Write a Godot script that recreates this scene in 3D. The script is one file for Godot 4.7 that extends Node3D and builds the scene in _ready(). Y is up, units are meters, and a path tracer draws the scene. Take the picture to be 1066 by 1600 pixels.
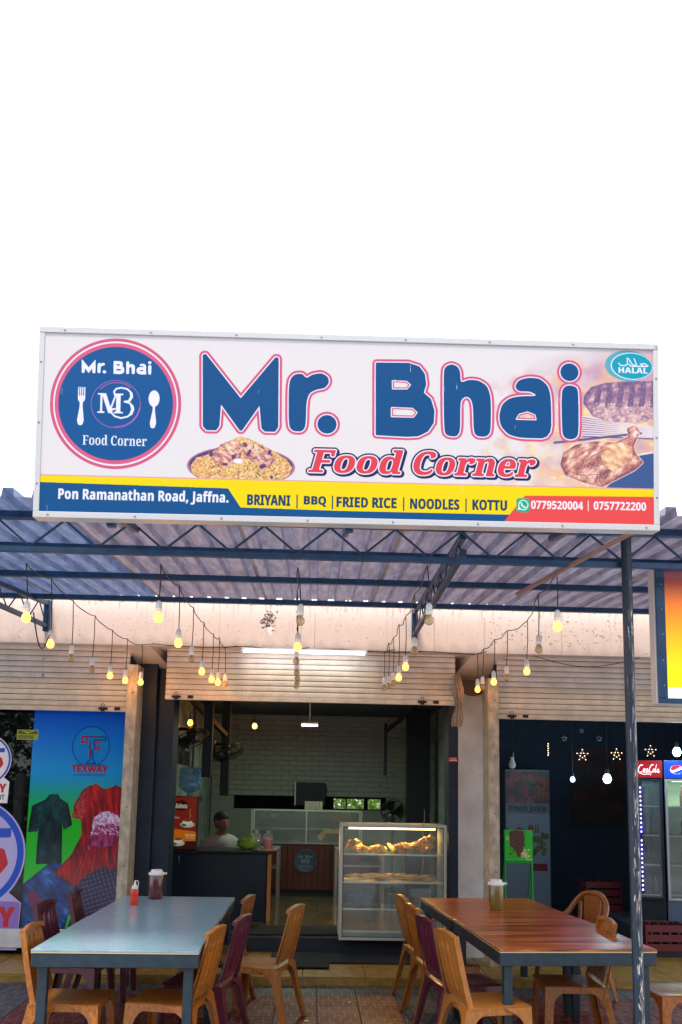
extends Node3D
# A street food shop seen from the road: sign board, tin awning, three shop bays, tables and chairs.

const ROOF0 := 3.148     # underside of the awning sheets at z = 0
const ROOFK := 0.0665     # its fall towards the road, per metre
var T := {}              # textures
var M := {}              # materials
var used := {}           # names of things
var rng := RandomNumberGenerator.new()

# ---------------------------------------------------------------- mesh builder
class Mb:
	var v := PackedVector3Array()
	var n := PackedVector3Array()
	var uv := PackedVector2Array()
	var xf := Transform3D()
	func tri(a: Vector3, b: Vector3, c: Vector3, na: Vector3, nb: Vector3, nc: Vector3, ua := Vector2.ZERO, ub := Vector2.ZERO, uc := Vector2.ZERO) -> void:
		v.append(xf * a); v.append(xf * c); v.append(xf * b)
		n.append((xf.basis * na).normalized()); n.append((xf.basis * nc).normalized()); n.append((xf.basis * nb).normalized())
		uv.append(ua); uv.append(uc); uv.append(ub)
	func quad(a: Vector3, b: Vector3, c: Vector3, d: Vector3, u0 := Vector2(0, 1), u1 := Vector2(1, 0)) -> void:
		# counter-clockwise seen from outside, a at the lower left
		var m := (b - a).cross(d - a)
		if m.length_squared() < 1e-16:
			m = (c - b).cross(d - b)
		m = m.normalized()
		var ub := Vector2(u1.x, u0.y)
		var ud := Vector2(u0.x, u1.y)
		tri(a, b, c, m, m, m, u0, ub, u1)
		tri(a, c, d, m, m, m, u0, u1, ud)
	func oquad(a: Vector3, b: Vector3, c: Vector3, d: Vector3, o: Vector3) -> void:
		var m := (b - a).cross(c - a)
		if m.length_squared() < 1e-16:
			m = (c - a).cross(d - a)
		if m.dot((a + b + c + d) / 4.0 - o) < 0.0:
			quad(d, c, b, a)
		else:
			quad(a, b, c, d)
	func otri(a: Vector3, b: Vector3, c: Vector3, o: Vector3) -> void:
		var m := (b - a).cross(c - a).normalized()
		if m.dot((a + b + c) / 3.0 - o) < 0.0:
			tri(a, c, b, -m, -m, -m)
		else:
			tri(a, b, c, m, m, m)
	func box(c: Vector3, s: Vector3, bev := 0.0, ba := Basis()) -> void:
		var h := s / 2.0
		bev = minf(bev, minf(h.x, minf(h.y, h.z)) * 0.9)
		var px := {}
		for sx in [-1, 1]:
			for sy in [-1, 1]:
				for sz in [-1, 1]:
					var k := Vector3(sx, sy, sz)
					px[[0, k]] = c + ba * Vector3(sx * h.x, sy * (h.y - bev), sz * (h.z - bev))
					px[[1, k]] = c + ba * Vector3(sx * (h.x - bev), sy * h.y, sz * (h.z - bev))
					px[[2, k]] = c + ba * Vector3(sx * (h.x - bev), sy * (h.y - bev), sz * h.z)
		for ax in 3:
			for s1 in [-1, 1]:
				var q := []
				for st in [[-1, -1], [1, -1], [1, 1], [-1, 1]]:
					var k := Vector3()
					k[ax] = s1; k[(ax + 1) % 3] = st[0]; k[(ax + 2) % 3] = st[1]
					q.append(px[[ax, k]])
				oquad(q[0], q[1], q[2], q[3], c)
		if bev <= 0.0:
			return
		for ax in 3:
			var b := (ax + 1) % 3
			var d := (ax + 2) % 3
			for s1 in [-1, 1]:
				for s2 in [-1, 1]:
					var k0 := Vector3()
					k0[ax] = -1; k0[b] = s1; k0[d] = s2
					var k1 := k0
					k1[ax] = 1
					oquad(px[[b, k0]], px[[b, k1]], px[[d, k1]], px[[d, k0]], c)
		for sx in [-1, 1]:
			for sy in [-1, 1]:
				for sz in [-1, 1]:
					var k := Vector3(sx, sy, sz)
					otri(px[[0, k]], px[[1, k]], px[[2, k]], c)
	func bx(x0: float, x1: float, y0: float, y1: float, z0: float, z1: float, bev := 0.0) -> void:
		box(Vector3(x0 + x1, y0 + y1, z0 + z1) / 2.0, Vector3(absf(x1 - x0), absf(y1 - y0), absf(z1 - z0)), bev)
	func bar(a: Vector3, b: Vector3, w: float, h: float, bev := 0.0) -> void:
		# square tube from a to b
		var d := (b - a)
		var up := Vector3.UP if absf(d.normalized().y) < 0.95 else Vector3(0, 0, 1)
		var x := up.cross(d).normalized()
		var y := d.cross(x).normalized()
		box((a + b) / 2.0, Vector3(w, h, d.length()), bev, Basis(x, y, d.normalized()))
	func tube(p: Array, r, sides := 8, caps := true) -> void:
		var rings := []
		var nrm := []
		var up := Vector3.UP
		for i in p.size():
			var d: Vector3 = (p[mini(i + 1, p.size() - 1)] - p[maxi(i - 1, 0)]).normalized()
			if i == 0 and absf(d.y) > 0.9:
				up = Vector3(1, 0, 0)
			var x := up.cross(d).normalized()
			if x.length_squared() < 0.1:
				x = Vector3(0, 0, 1).cross(d).normalized()
			up = d.cross(x).normalized()
			var rr: float = r[i] if r is Array else r
			var ring := []
			var rn := []
			for k in sides:
				var a := TAU * k / sides
				var m := x * cos(a) + up * sin(a)
				rn.append(m)
				ring.append(p[i] + m * rr)
			rings.append(ring); nrm.append(rn)
		for i in p.size() - 1:
			for k in sides:
				var l := (k + 1) % sides
				var u0 := Vector2(float(k) / sides, float(i) / (p.size() - 1))
				tri(rings[i][k], rings[i][l], rings[i + 1][l], nrm[i][k], nrm[i][l], nrm[i + 1][l], u0, u0, u0)
				tri(rings[i][k], rings[i + 1][l], rings[i + 1][k], nrm[i][k], nrm[i + 1][l], nrm[i + 1][k], u0, u0, u0)
		if caps:
			for e in [0, p.size() - 1]:
				var q: Vector3 = p[e] - p[1 if e == 0 else e - 1]
				for k in sides:
					otri(p[e], rings[e][k], rings[e][(k + 1) % sides], p[e] - q)
	func lathe(prof: Array, at: Vector3, segs := 20, ba := Basis()) -> void:
		# prof: Vector2(radius, height) from bottom to top, outer side
		var ns := []
		for i in prof.size() - 1:
			var d: Vector2 = prof[i + 1] - prof[i]
			ns.append(Vector2(d.y, -d.x).normalized())
		for i in prof.size() - 1:
			var n0: Vector2 = ns[i]
			var n1: Vector2 = ns[i]
			if i > 0 and ns[i].dot(ns[i - 1]) > 0.7:
				n0 = (ns[i] + ns[i - 1]).normalized()
			if i < ns.size() - 1 and ns[i].dot(ns[i + 1]) > 0.7:
				n1 = (ns[i] + ns[i + 1]).normalized()
			for k in segs:
				var c0 := Vector3(cos(TAU * k / segs), 0, -sin(TAU * k / segs))
				var c1 := Vector3(cos(TAU * (k + 1) / segs), 0, -sin(TAU * (k + 1) / segs))
				var p00: Vector3 = at + ba * (c0 * prof[i].x + Vector3.UP * prof[i].y)
				var p01: Vector3 = at + ba * (c1 * prof[i].x + Vector3.UP * prof[i].y)
				var p10: Vector3 = at + ba * (c0 * prof[i + 1].x + Vector3.UP * prof[i + 1].y)
				var p11: Vector3 = at + ba * (c1 * prof[i + 1].x + Vector3.UP * prof[i + 1].y)
				var m00 := ba * (c0 * n0.x + Vector3.UP * n0.y)
				var m01 := ba * (c1 * n0.x + Vector3.UP * n0.y)
				var m10 := ba * (c0 * n1.x + Vector3.UP * n1.y)
				var m11 := ba * (c1 * n1.x + Vector3.UP * n1.y)
				if prof[i].x > 1e-5:
					tri(p00, p01, p11, m00, m01, m11)
				if prof[i + 1].x > 1e-5:
					tri(p00, p11, p10, m00, m11, m10)
	func ball(c: Vector3, r: Vector3, ba := Basis(), segs := 14, rings := 9) -> void:
		var pos := func(i, k): 
			var a: float = PI * i / rings - PI / 2
			return Vector3(cos(a) * cos(TAU * k / segs), sin(a), -cos(a) * sin(TAU * k / segs))
		for i in rings:
			for k in segs:
				var q := [pos.call(i, k), pos.call(i, k + 1), pos.call(i + 1, k + 1), pos.call(i + 1, k)]
				var w := []
				var m := []
				for e in q:
					w.append(c + ba * (e * r)); m.append(ba * (e / r).normalized())
				if i > 0:
					tri(w[0], w[1], w[2], m[0], m[1], m[2])
				if i < rings - 1:
					tri(w[0], w[2], w[3], m[0], m[2], m[3])
	func prism(poly: PackedVector2Array, z0: float, z1: float, ba := Basis(), at := Vector3.ZERO) -> void:
		# polygon in x, y; extruded in z
		if Geometry2D.is_polygon_clockwise(poly):
			poly = poly.duplicate(); poly.reverse()
		var w := func(p: Vector2, z: float) -> Vector3: return at + ba * Vector3(p.x, p.y, z)
		var idx := Geometry2D.triangulate_polygon(poly)
		var lo := Vector2(INF, INF)
		var hi := -lo
		for p in poly:
			lo = lo.min(p); hi = hi.max(p)
		var uvf := func(p: Vector2) -> Vector2: return Vector2((p.x - lo.x) / (hi.x - lo.x), 1.0 - (p.y - lo.y) / (hi.y - lo.y))
		var f := (ba * Vector3(0, 0, signf(z1 - z0))).normalized()
		for i in range(0, idx.size(), 3):
			var a := poly[idx[i]]
			var b := poly[idx[i + 1]]
			var c := poly[idx[i + 2]]
			if (b - a).cross(c - a) < 0.0:
				var s := b
				b = c; c = s
			tri(w.call(a, z1), w.call(b, z1), w.call(c, z1), f, f, f, uvf.call(a), uvf.call(b), uvf.call(c))
			tri(w.call(a, z0), w.call(c, z0), w.call(b, z0), -f, -f, -f, uvf.call(a), uvf.call(c), uvf.call(b))
		for i in poly.size():
			var a := poly[i]
			var b := poly[(i + 1) % poly.size()]
			quad(w.call(a, z0), w.call(b, z0), w.call(b, z1), w.call(a, z1))
	func slab(f: Callable, nu: int, nv: int, t: float) -> void:
		# f(u, v) in 0..1 -> point; a sheet of thickness t behind it
		var p := []
		var m := []
		for i in nu + 1:
			for j in nv + 1:
				var u := float(i) / nu
				var w := float(j) / nv
				var a: Vector3 = f.call(minf(u + 0.01, 1.0), w) - f.call(maxf(u - 0.01, 0.0), w)
				var b: Vector3 = f.call(u, minf(w + 0.01, 1.0)) - f.call(u, maxf(w - 0.01, 0.0))
				p.append(f.call(u, w)); m.append(a.cross(b).normalized())
		var at := func(i: int, j: int) -> int: return i * (nv + 1) + j
		for i in nu:
			for j in nv:
				var k := [at.call(i, j), at.call(i + 1, j), at.call(i + 1, j + 1), at.call(i, j + 1)]
				var u0 := Vector2(float(i) / nu, 1.0 - float(j) / nv)
				var u2 := Vector2(float(i + 1) / nu, 1.0 - float(j + 1) / nv)
				var u1 := Vector2(u2.x, u0.y)
				var u3 := Vector2(u0.x, u2.y)
				tri(p[k[0]], p[k[1]], p[k[2]], m[k[0]], m[k[1]], m[k[2]], u0, u1, u2)
				tri(p[k[0]], p[k[2]], p[k[3]], m[k[0]], m[k[2]], m[k[3]], u0, u2, u3)
				if t > 0.0:
					var q := []
					for e in k:
						q.append(p[e] - m[e] * t)
					tri(q[0], q[2], q[1], -m[k[0]], -m[k[2]], -m[k[1]], u0, u2, u1)
					tri(q[0], q[3], q[2], -m[k[0]], -m[k[3]], -m[k[2]], u0, u3, u2)
		if t <= 0.0:
			return
		var rim := func(a: int, b: int) -> void:
			quad(p[a] - m[a] * t, p[b] - m[b] * t, p[b], p[a])
		for i in nu:
			rim.call(at.call(i, 0), at.call(i + 1, 0)); rim.call(at.call(i + 1, nv), at.call(i, nv))
		for j in nv:
			rim.call(at.call(nu, j), at.call(nu, j + 1)); rim.call(at.call(0, j + 1), at.call(0, j))
	func mesh() -> ArrayMesh:
		var a := []
		a.resize(Mesh.ARRAY_MAX)
		a[Mesh.ARRAY_VERTEX] = v; a[Mesh.ARRAY_NORMAL] = n; a[Mesh.ARRAY_TEX_UV] = uv
		var r := ArrayMesh.new()
		r.add_surface_from_arrays(Mesh.PRIMITIVE_TRIANGLES, a)
		return r

# ---------------------------------------------------------------- flat print: a canvas drawn twice as large as it is used
class Cv:
	var im: Image
	var w: int
	var h: int
	const K := 2.0
	func _init(ww: int, hh: int, c: Color) -> void:
		w = ww * 2; h = hh * 2
		im = Image.create(w, h, false, Image.FORMAT_RGBA8)
		im.fill(c)
	func rect(x: float, y: float, a: float, b: float, c: Color) -> void:
		im.fill_rect(Rect2i(int(x * K), int(y * K), int(ceil(a * K)), int(ceil(b * K))), c)
	func poly(sets: Array, c: Color) -> void:
		var e := []
		var lo := INF
		var hi := -INF
		for s in sets:
			for i in s.size():
				var a: Vector2 = s[i] * K
				var b: Vector2 = s[(i + 1) % s.size()] * K
				lo = minf(lo, a.y); hi = maxf(hi, a.y)
				if a.y != b.y:
					e.append([minf(a.y, b.y), maxf(a.y, b.y), a, (b.x - a.x) / (b.y - a.y)])
		for y in range(maxi(0, int(lo)), mini(h, int(hi) + 1)):
			var yy := y + 0.5
			var xs := []
			for q in e:
				if yy >= q[0] and yy < q[1]:
					xs.append(q[2].x + (yy - q[2].y) * q[3])
			xs.sort()
			for i in range(0, xs.size() - 1, 2):
				var x0 := int(round(xs[i]))
				var x1 := int(round(xs[i + 1]))
				if x1 > x0:
					im.fill_rect(Rect2i(x0, y, x1 - x0, 1), c)
	func ell(x: float, y: float, rx: float, ry: float, c: Color, turn := 0.0, seg := 40) -> void:
		poly([oval(x, y, rx, ry, turn, seg)], c)
	func oval(x: float, y: float, rx: float, ry: float, turn := 0.0, seg := 40) -> PackedVector2Array:
		var p := PackedVector2Array()
		for i in seg:
			p.append(Vector2(x, y) + Vector2(rx * cos(TAU * i / seg), ry * sin(TAU * i / seg)).rotated(turn))
		return p
	func line(pts: PackedVector2Array, r: float, c: Color) -> void:
		poly(Array(Geometry2D.offset_polyline(pts, r, Geometry2D.JOIN_ROUND, Geometry2D.END_ROUND)), c)
	func text(s: String, font: Font, x0: float, y0: float, x1: float, y1: float, c: Color, skew := 0.0, fat := 0.0, cols = null) -> void:
		# fits the letters into the box
		var t := TextMesh.new()
		t.text = s; t.font = font; t.font_size = 96; t.pixel_size = 1.0; t.depth = 0.0; t.curve_step = 4.0
		var a: PackedVector3Array = t.surface_get_arrays(0)[Mesh.ARRAY_VERTEX]
		var ix = t.surface_get_arrays(0)[Mesh.ARRAY_INDEX]
		var lo := Vector2(INF, INF)
		var hi := -lo
		var p := PackedVector2Array()
		for q in a:
			var z := Vector2(q.x + q.y * skew, -q.y)
			p.append(z); lo = lo.min(z); hi = hi.max(z)
		var k := Vector2(x1 - x0, y1 - y0) / (hi - lo)
		for i in p.size():
			p[i] = (p[i] - lo) * k + Vector2(x0, y0)
		var n: int = p.size() if ix == null else ix.size()
		var turns := [Vector2.ZERO]
		if fat > 0.0:
			for i in 16:
				turns.append(Vector2(fat, 0).rotated(TAU * i / 16))
		for o in turns:
			for i in range(0, n, 3):
				var t3 := PackedVector2Array()
				for j in 3:
					t3.append(p[i + j if ix == null else ix[i + j]] + o)
				poly([t3], c)
	func grain(r: RandomNumberGenerator, x: float, y: float, a: float, b: float, count: int, cs: Array, lmin: float, lmax: float, thin := 0.35, inside = null) -> void:
		for i in count:
			var p := Vector2(x + r.randf() * a, y + r.randf() * b)
			if inside != null and not Geometry2D.is_point_in_polygon(p, inside):
				continue
			var l := r.randf_range(lmin, lmax)
			ell(p.x, p.y, l, l * thin, cs[r.randi() % cs.size()], r.randf() * PI, 8)
	func photo(shape: PackedVector2Array, cols: Array, seed_: int, freq: float, stretch: Vector2, turn: float, gain := 0.75, rim := 0.35, fall := 0.25) -> void:
		# a printed photograph of something uneven: tones from layered noise
		var g := Gradient.new()
		var off := PackedFloat32Array()
		var cc := PackedColorArray()
		for i in cols.size():
			off.append(float(i) / (cols.size() - 1)); cc.append(cols[i])
		g.offsets = off; g.colors = cc
		var f := FastNoiseLite.new()
		f.seed = seed_; f.frequency = freq; f.fractal_octaves = 5; f.fractal_gain = 0.6
		f.domain_warp_enabled = true; f.domain_warp_amplitude = 18.0; f.domain_warp_frequency = freq
		var lo := INF
		var hi := -INF
		for p in shape:
			lo = minf(lo, p.y); hi = maxf(hi, p.y)
		for y in range(int(lo), int(hi) + 1):
			var yy := y + 0.5
			var xs := []
			for i in shape.size():
				var a := shape[i]
				var b := shape[(i + 1) % shape.size()]
				if (a.y <= yy) != (b.y <= yy):
					xs.append(a.x + (yy - a.y) * (b.x - a.x) / (b.y - a.y))
			xs.sort()
			for i in range(0, xs.size() - 1, 2):
				var wd: float = maxf(xs[i + 1] - xs[i], 1.0)
				for x in range(int(xs[i]), int(xs[i + 1]) + 1):
					var p := Vector2(x, yy).rotated(turn) * stretch
					var e := clampf(minf(x - xs[i], xs[i + 1] - x) / minf(wd * 0.3, 26.0), 0.0, 1.0)
					var t := 0.5 + gain * f.get_noise_2d(p.x, p.y) - rim * (1.0 - e) + fall * (0.5 - (yy - lo) / (hi - lo))
					im.fill_rect(Rect2i(x * 2, y * 2, 2, 2), g.sample(clampf(t, 0.0, 1.0)))
	func done() -> ImageTexture:
		im.resize(w / 2, h / 2, Image.INTERPOLATE_BILINEAR)
		return ImageTexture.create_from_image(im)

static func pv(s: String, k := Vector2.ONE, o := Vector2.ZERO) -> PackedVector2Array:
	var r := PackedVector2Array()
	for q in s.split(" ", false):
		var e := q.split(",")
		r.append(Vector2(float(e[0]), float(e[1])) * k + o)
	return r

# ---------------------------------------------------------------- names, labels, parts
func numbered(s: String) -> String:
	var k: int = used.get(s, 0)
	used[s] = k + 1
	return s if k == 0 else "%s_%03d" % [s, k]

func tag(o: Node3D, label: String, category: String, group := "") -> Node3D:
	o.set_meta("label", label)
	o.set_meta("category", category)
	if group:
		o.set_meta("group", group)
	return o

func thing(called: String, label: String, category: String, at := Vector3.ZERO, group := "") -> Node3D:
	var o := Node3D.new()
	o.name = numbered(called)
	add_child(o)
	o.position = at
	return tag(o, label, category, group)

func put(called: String, b: Mb, m: Material, parent: Node3D = self) -> MeshInstance3D:
	var o := MeshInstance3D.new()
	o.name = numbered(called) if parent == self else called
	o.mesh = b.mesh()
	o.material_override = m
	parent.add_child(o, true)
	return o

func use(called: String, me: Mesh, m: Material, parent: Node3D, tr := Transform3D()) -> MeshInstance3D:
	var o := MeshInstance3D.new()
	o.name = numbered(called) if parent == self else called
	o.mesh = me
	o.material_override = m
	o.transform = tr
	parent.add_child(o, true)
	return o

func structure(o: Node3D) -> Node3D:
	o.set_meta("kind", "structure")
	return o

func copy_of(o: Node3D, called: String, tr: Transform3D, label: String) -> Node3D:
	var r: Node3D = o.duplicate()
	r.name = numbered(called)
	add_child(r)
	r.transform = tr
	r.set_meta("label", label)
	return r

# ---------------------------------------------------------------- materials
func noise(seed_: int, freq: float, lo: float, hi: float, oct := 4, size := 512, kind := FastNoiseLite.TYPE_SIMPLEX_SMOOTH) -> NoiseTexture2D:
	var f := FastNoiseLite.new()
	f.seed = seed_; f.frequency = freq; f.fractal_octaves = oct; f.noise_type = kind
	var t := NoiseTexture2D.new()
	t.width = size; t.height = size; t.seamless = true; t.noise = f
	var g := Gradient.new()
	g.set_color(0, Color(lo, lo, lo)); g.set_color(1, Color(hi, hi, hi))
	t.color_ramp = g
	return t

func mat(c: Color, rough := 0.6, metal := 0.0, tex = null, k := Vector3.ONE, o := {}) -> StandardMaterial3D:
	# c is linear
	var m := StandardMaterial3D.new()
	m.albedo_color = c.linear_to_srgb()
	m.roughness = rough
	m.metallic = metal
	if tex != null:
		m.albedo_texture = tex
		m.uv1_triplanar = true
		m.uv1_world_triplanar = o.get("world", true)
		m.uv1_scale = k
	if o.has("bump"):
		m.heightmap_enabled = true
		m.heightmap_texture = o.get("bumptex", T.fine)
		m.heightmap_scale = o.bump
		if tex == null:
			m.uv1_triplanar = true
			m.uv1_world_triplanar = o.get("world", true)
			m.uv1_scale = k
	if o.has("dirt"):
		m.detail_enabled = true
		m.detail_albedo = o.dirt
		m.detail_blend_mode = BaseMaterial3D.BLEND_MODE_MUL
		m.detail_uv_layer = BaseMaterial3D.DETAIL_UV_2
		m.uv2_triplanar = true
		m.uv2_world_triplanar = true
		m.uv2_scale = o.get("dirtk", Vector3.ONE * 0.6)
	if o.has("coat"):
		m.clearcoat_enabled = true
		m.clearcoat = o.coat
		m.clearcoat_roughness = 0.12
	if o.has("spec"):
		m.metallic_specular = o.spec
	return m

func flat_print(t: Texture2D, rough := 0.5) -> StandardMaterial3D:
	var m := StandardMaterial3D.new()
	m.albedo_texture = t
	m.roughness = rough
	return m

func glow(c: Color, e: float) -> StandardMaterial3D:
	var m := StandardMaterial3D.new()
	m.albedo_color = c
	m.emission_enabled = true
	m.emission = c
	m.emission_energy_multiplier = e
	return m

func glass(a := 0.06, c := Color(0.9, 0.97, 0.95)) -> StandardMaterial3D:
	var m := StandardMaterial3D.new()
	m.albedo_color = Color(c.r, c.g, c.b, a)
	m.transparency = BaseMaterial3D.TRANSPARENCY_ALPHA
	m.roughness = 0.02
	return m

func L(r: float, g: float, b: float) -> Color:
	return Color(r, g, b)

func font(name_: String, weight := 700) -> Font:
	var f := SystemFont.new()
	f.font_names = PackedStringArray([name_])
	f.font_weight = weight
	return f


# ---------------------------------------------------------------- prints
func letters_mr_bhai() -> Array:
	# outlines of the fat round letters; a second outline in a set is a hole
	var dot := PackedVector2Array()
	var idot := PackedVector2Array()
	for i in 32:
		dot.append(Vector2(944, 302) + Vector2(31, 31).rotated(TAU * i / 32) * 0.72)
		idot.append(Vector2(1750, 101) + Vector2(30, 30).rotated(TAU * i / 32) * 0.72)
	return [
		[pv("531,77 540,71 659,221 770,78 781,77 784,315 774,332 740,332 729,322 721,245 662,336 595,244 591,317 581,332 549,332 537,319")],
		[pv("818,311 816,185 820,151 835,134 859,131 874,147 891,134 923,127 945,140 949,160 935,179 905,185 884,198 875,225 874,312 861,329 832,328")],
		[dot],
		[pv("1102,86 1211,84 1247,95 1266,120 1271,156 1263,185 1287,206 1299,245 1297,288 1278,318 1246,335 1209,338 1105,335"),
			pv("1159,148 1205,149 1217,160 1206,173 1160,174"), pv("1157,240 1225,241 1240,254 1229,269 1157,269")],
		[pv("1328,109 1336,92 1355,84 1375,92 1384,110 1385,148 1414,136 1446,138 1474,156 1487,195 1487,313 1473,330 1444,331 1430,318 1427,225 1419,201 1404,194 1389,204 1385,222 1385,315 1372,333 1344,331 1331,317")],
		[pv("1690,331 1589,332 1546,322 1520,293 1514,259 1523,219 1549,196 1587,188 1643,186 1619,171 1579,172 1567,157 1578,134 1613,123 1651,126 1678,150 1688,190"),
			pv("1573,267 1583,251 1609,243 1633,252 1637,267")],
		[pv("1723,168 1735,150 1752,146 1772,151 1780,167 1781,313 1769,329 1752,333 1735,328 1725,312")], [idot]]

func rounded(p: PackedVector2Array, r: float) -> PackedVector2Array:
	var a := Geometry2D.offset_polygon(p, -r, Geometry2D.JOIN_ROUND)
	if a.is_empty():
		return p
	var b := Geometry2D.offset_polygon(a[0], r, Geometry2D.JOIN_ROUND)
	return p if b.is_empty() else b[0]

func chaikin(p: PackedVector2Array) -> PackedVector2Array:
	var r := PackedVector2Array()
	for i in p.size():
		var q := p[(i + 1) % p.size()]
		r.append(p[i].lerp(q, 0.2)); r.append(p[i].lerp(q, 0.8))
	return r

func sign_print() -> ImageTexture:
	var r := RandomNumberGenerator.new()
	r.seed = 5
	var base := Color(0.925, 0.893, 0.885)
	var c := Cv.new(2048, 634, base)
	var sans := font("Droid Sans")
	var serif := font("Droid Serif")
	var blue := Color(0.0, 0.31, 0.53)
	var navy := Color(0.0, 0.32, 0.54)
	var pink := Color(0.86, 0.36, 0.50)
	var white := Color(0.95, 0.93, 0.95)
	# the barbecue picture fades in from the paper towards the right end
	var f := FastNoiseLite.new()
	f.seed = 3; f.frequency = 0.011; f.fractal_octaves = 4
	for x in range(1380, 2048, 4):
		for y in range(0, 500, 4):
			var a := clampf((x - 1480.0 + f.get_noise_2d(x, y) * 260.0) / 330.0, 0.0, 1.0)
			a *= clampf((y - 10.0) / 90.0 + (x - 1800.0) / 400.0, 0.0, 1.0)
			var t := f.get_noise_2d(x + 900, y * 1.6) * 0.9 + 0.45
			var hot := Color(0.80, 0.62, 0.70).lerp(Color(0.96, 0.74, 0.55), clampf(t + (y - 180.0) / 500.0, 0.0, 1.0))
			if t > 0.75 and y > 200:
				hot = hot.lerp(Color(1.0, 0.9, 0.65), 0.7)
			c.rect(x, y, 4, 4, base.lerp(hot, a * 0.9))
	for i in 9:   # bars of the grill
		var y0 := 252.0 + i * 13.0
		c.line(pv("1795,%d 2046,%d" % [int(y0 - i * 5), int(y0 + 34 - i * 9)]), 2.2, Color(0.93, 0.86, 0.88))
		c.line(pv("1795,%d 2046,%d" % [int(y0 + 5 - i * 5), int(y0 + 40 - i * 9)]), 1.8, Color(0.42, 0.36, 0.55))
	c.line(pv("1700,345 1990,305"), 4.0, Color(0.40, 0.38, 0.56))
	var steak := rounded(pv("1797,207 1800,180 1823,150 1870,135 1930,128 2046,122 2046,262 1960,268 1889,270 1830,252"), 8)
	c.photo(steak, [Color(0.44, 0.36, 0.52), Color(0.58, 0.44, 0.56), Color(0.72, 0.55, 0.62), Color(0.86, 0.70, 0.70), Color(0.96, 0.87, 0.84)], 31, 0.024, Vector2(1, 1.4), 0.2, 0.7, 0.3, -0.4)
	for i in 6:
		var x := 1836 + i * 38
		for q in Geometry2D.intersect_polygons(rounded(pv("%d,120 %d,120 %d,165 %d,215 %d,215 %d,160" % [x, x + 16, x + 22, x + 12, x - 6, x + 4]), 4), steak):
			c.photo(q, [Color(0.40, 0.32, 0.50), Color(0.52, 0.40, 0.54), Color(0.66, 0.50, 0.60)], 40 + i, 0.06, Vector2.ONE, 0.0, 0.8, 0.0, 0.1)
	c.grain(r, 1830, 205, 215, 60, 330, [Color(0.93, 0.80, 0.78), Color(0.85, 0.62, 0.60), Color(0.97, 0.88, 0.84)], 1.0, 3.5, 0.5, steak)
	c.poly([pv("1975,384 2048,370 2048,498 1870,498")], Color(0.25, 0.36, 0.56))
	c.line(pv("1972,382 2046,366"), 3.0, Color(0.93, 0.88, 0.9))
	var bird := rounded(pv("1719,419 1729,379 1772,350 1836,337 1905,338 1949,317 1943,290 1970,278 1987,300 1965,351 1971,373 1998,406 1966,435 1912,464 1859,493 1794,478 1735,455"), 5)
	bird = chaikin(chaikin(bird))
	for q in Geometry2D.offset_polygon(bird, 2.5, Geometry2D.JOIN_ROUND):
		c.poly([q], Color(0.93, 0.84, 0.84))
	c.photo(bird, [Color(0.58, 0.36, 0.40), Color(0.72, 0.46, 0.44), Color(0.86, 0.60, 0.52), Color(0.94, 0.75, 0.66), Color(0.99, 0.92, 0.88)], 51, 0.013, Vector2(1.0, 2.2), 0.75, 1.0, 0.45, 0.3)
	c.photo(rounded(pv("1850,352 1925,340 1962,352 1960,400 1900,440 1862,420"), 10), [Color(0.80, 0.54, 0.48), Color(0.93, 0.70, 0.54), Color(0.98, 0.84, 0.64), Color(0.99, 0.94, 0.86)], 52, 0.016, Vector2(1, 1.8), -0.6, 0.9, 0.35, 0.2)
	for s in ["1770,395 1800,372 1850,352", "1790,420 1830,385 1880,360", "1860,430 1850,470 1862,488", "1745,440 1790,455 1840,450"]:
		c.line(pv(s), 1.3, Color(0.62, 0.38, 0.42))
	c.grain(r, 1740, 380, 150, 85, 260, [Color(0.97, 0.88, 0.84), Color(0.50, 0.27, 0.32)], 0.8, 2.6, 0.4, bird)
	# round badge
	c.ell(252, 250, 213, 221, Color(0.85, 0.36, 0.50), 0, 90)
	c.ell(252, 250, 203, 211, white, 0, 90)
	c.ell(252, 250, 198, 205, Color(0.87, 0.38, 0.52), 0, 90)
	c.ell(252, 250, 186, 192, Color(0.0, 0.335, 0.58), 0, 90)
	for s in letters_mr_bhai():
		var q := []
		for p in s:
			var o := PackedVector2Array()
			for e in p:
				o.append(Vector2(137, 103) + (e - Vector2(531, 71)) * Vector2(0.182, 0.176))
			q.append(o)
		c.poly(q, white)
	var ring := PackedVector2Array()
	for i in range(-8, 92):
		ring.append(Vector2(252, 252) + Vector2(80, 0).rotated(-TAU * (i + 12) / 100.0))
	c.line(ring, 1.2, Color(0.70, 0.38, 0.72))
	for a in [[0.62, 0.86, 73.0], [0.02, 0.26, 76.0]]:
		var arc := PackedVector2Array()
		for i in 25:
			arc.append(Vector2(254, 252) + Vector2(a[2], 0).rotated(TAU * (a[0] + (a[1] - a[0]) * i / 24.0)))
		c.line(arc, 1.3, Color(0.75, 0.40, 0.70))
	c.text("M", serif, 193, 216, 276, 283, white, 0.0)
	c.line(pv("249,222 245,210 252,200 268,196 288,200 301,212 304,226 296,240 280,243 297,247 308,260 306,280 292,293 270,299 250,293 238,281 240,270 250,268", Vector2.ONE, Vector2(0, 0)), 3.0, white)
	c.line(pv("301,214 303,226 297,237"), 4.6, white)
	c.line(pv("304,256 308,268 302,284"), 5.0, white)
	for i in 4:
		c.rect(128.5 + i * 6.6, 197, 4.0, 34, white)
	c.poly([rounded(pv("128,226 152.5,226 152,240 145,250 145,262 150,310 146,324 139,327 132,324 128,310 135,262 135,250 129,240"), 1.5)], white)
	c.ell(376, 230, 18, 28, white)
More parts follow.
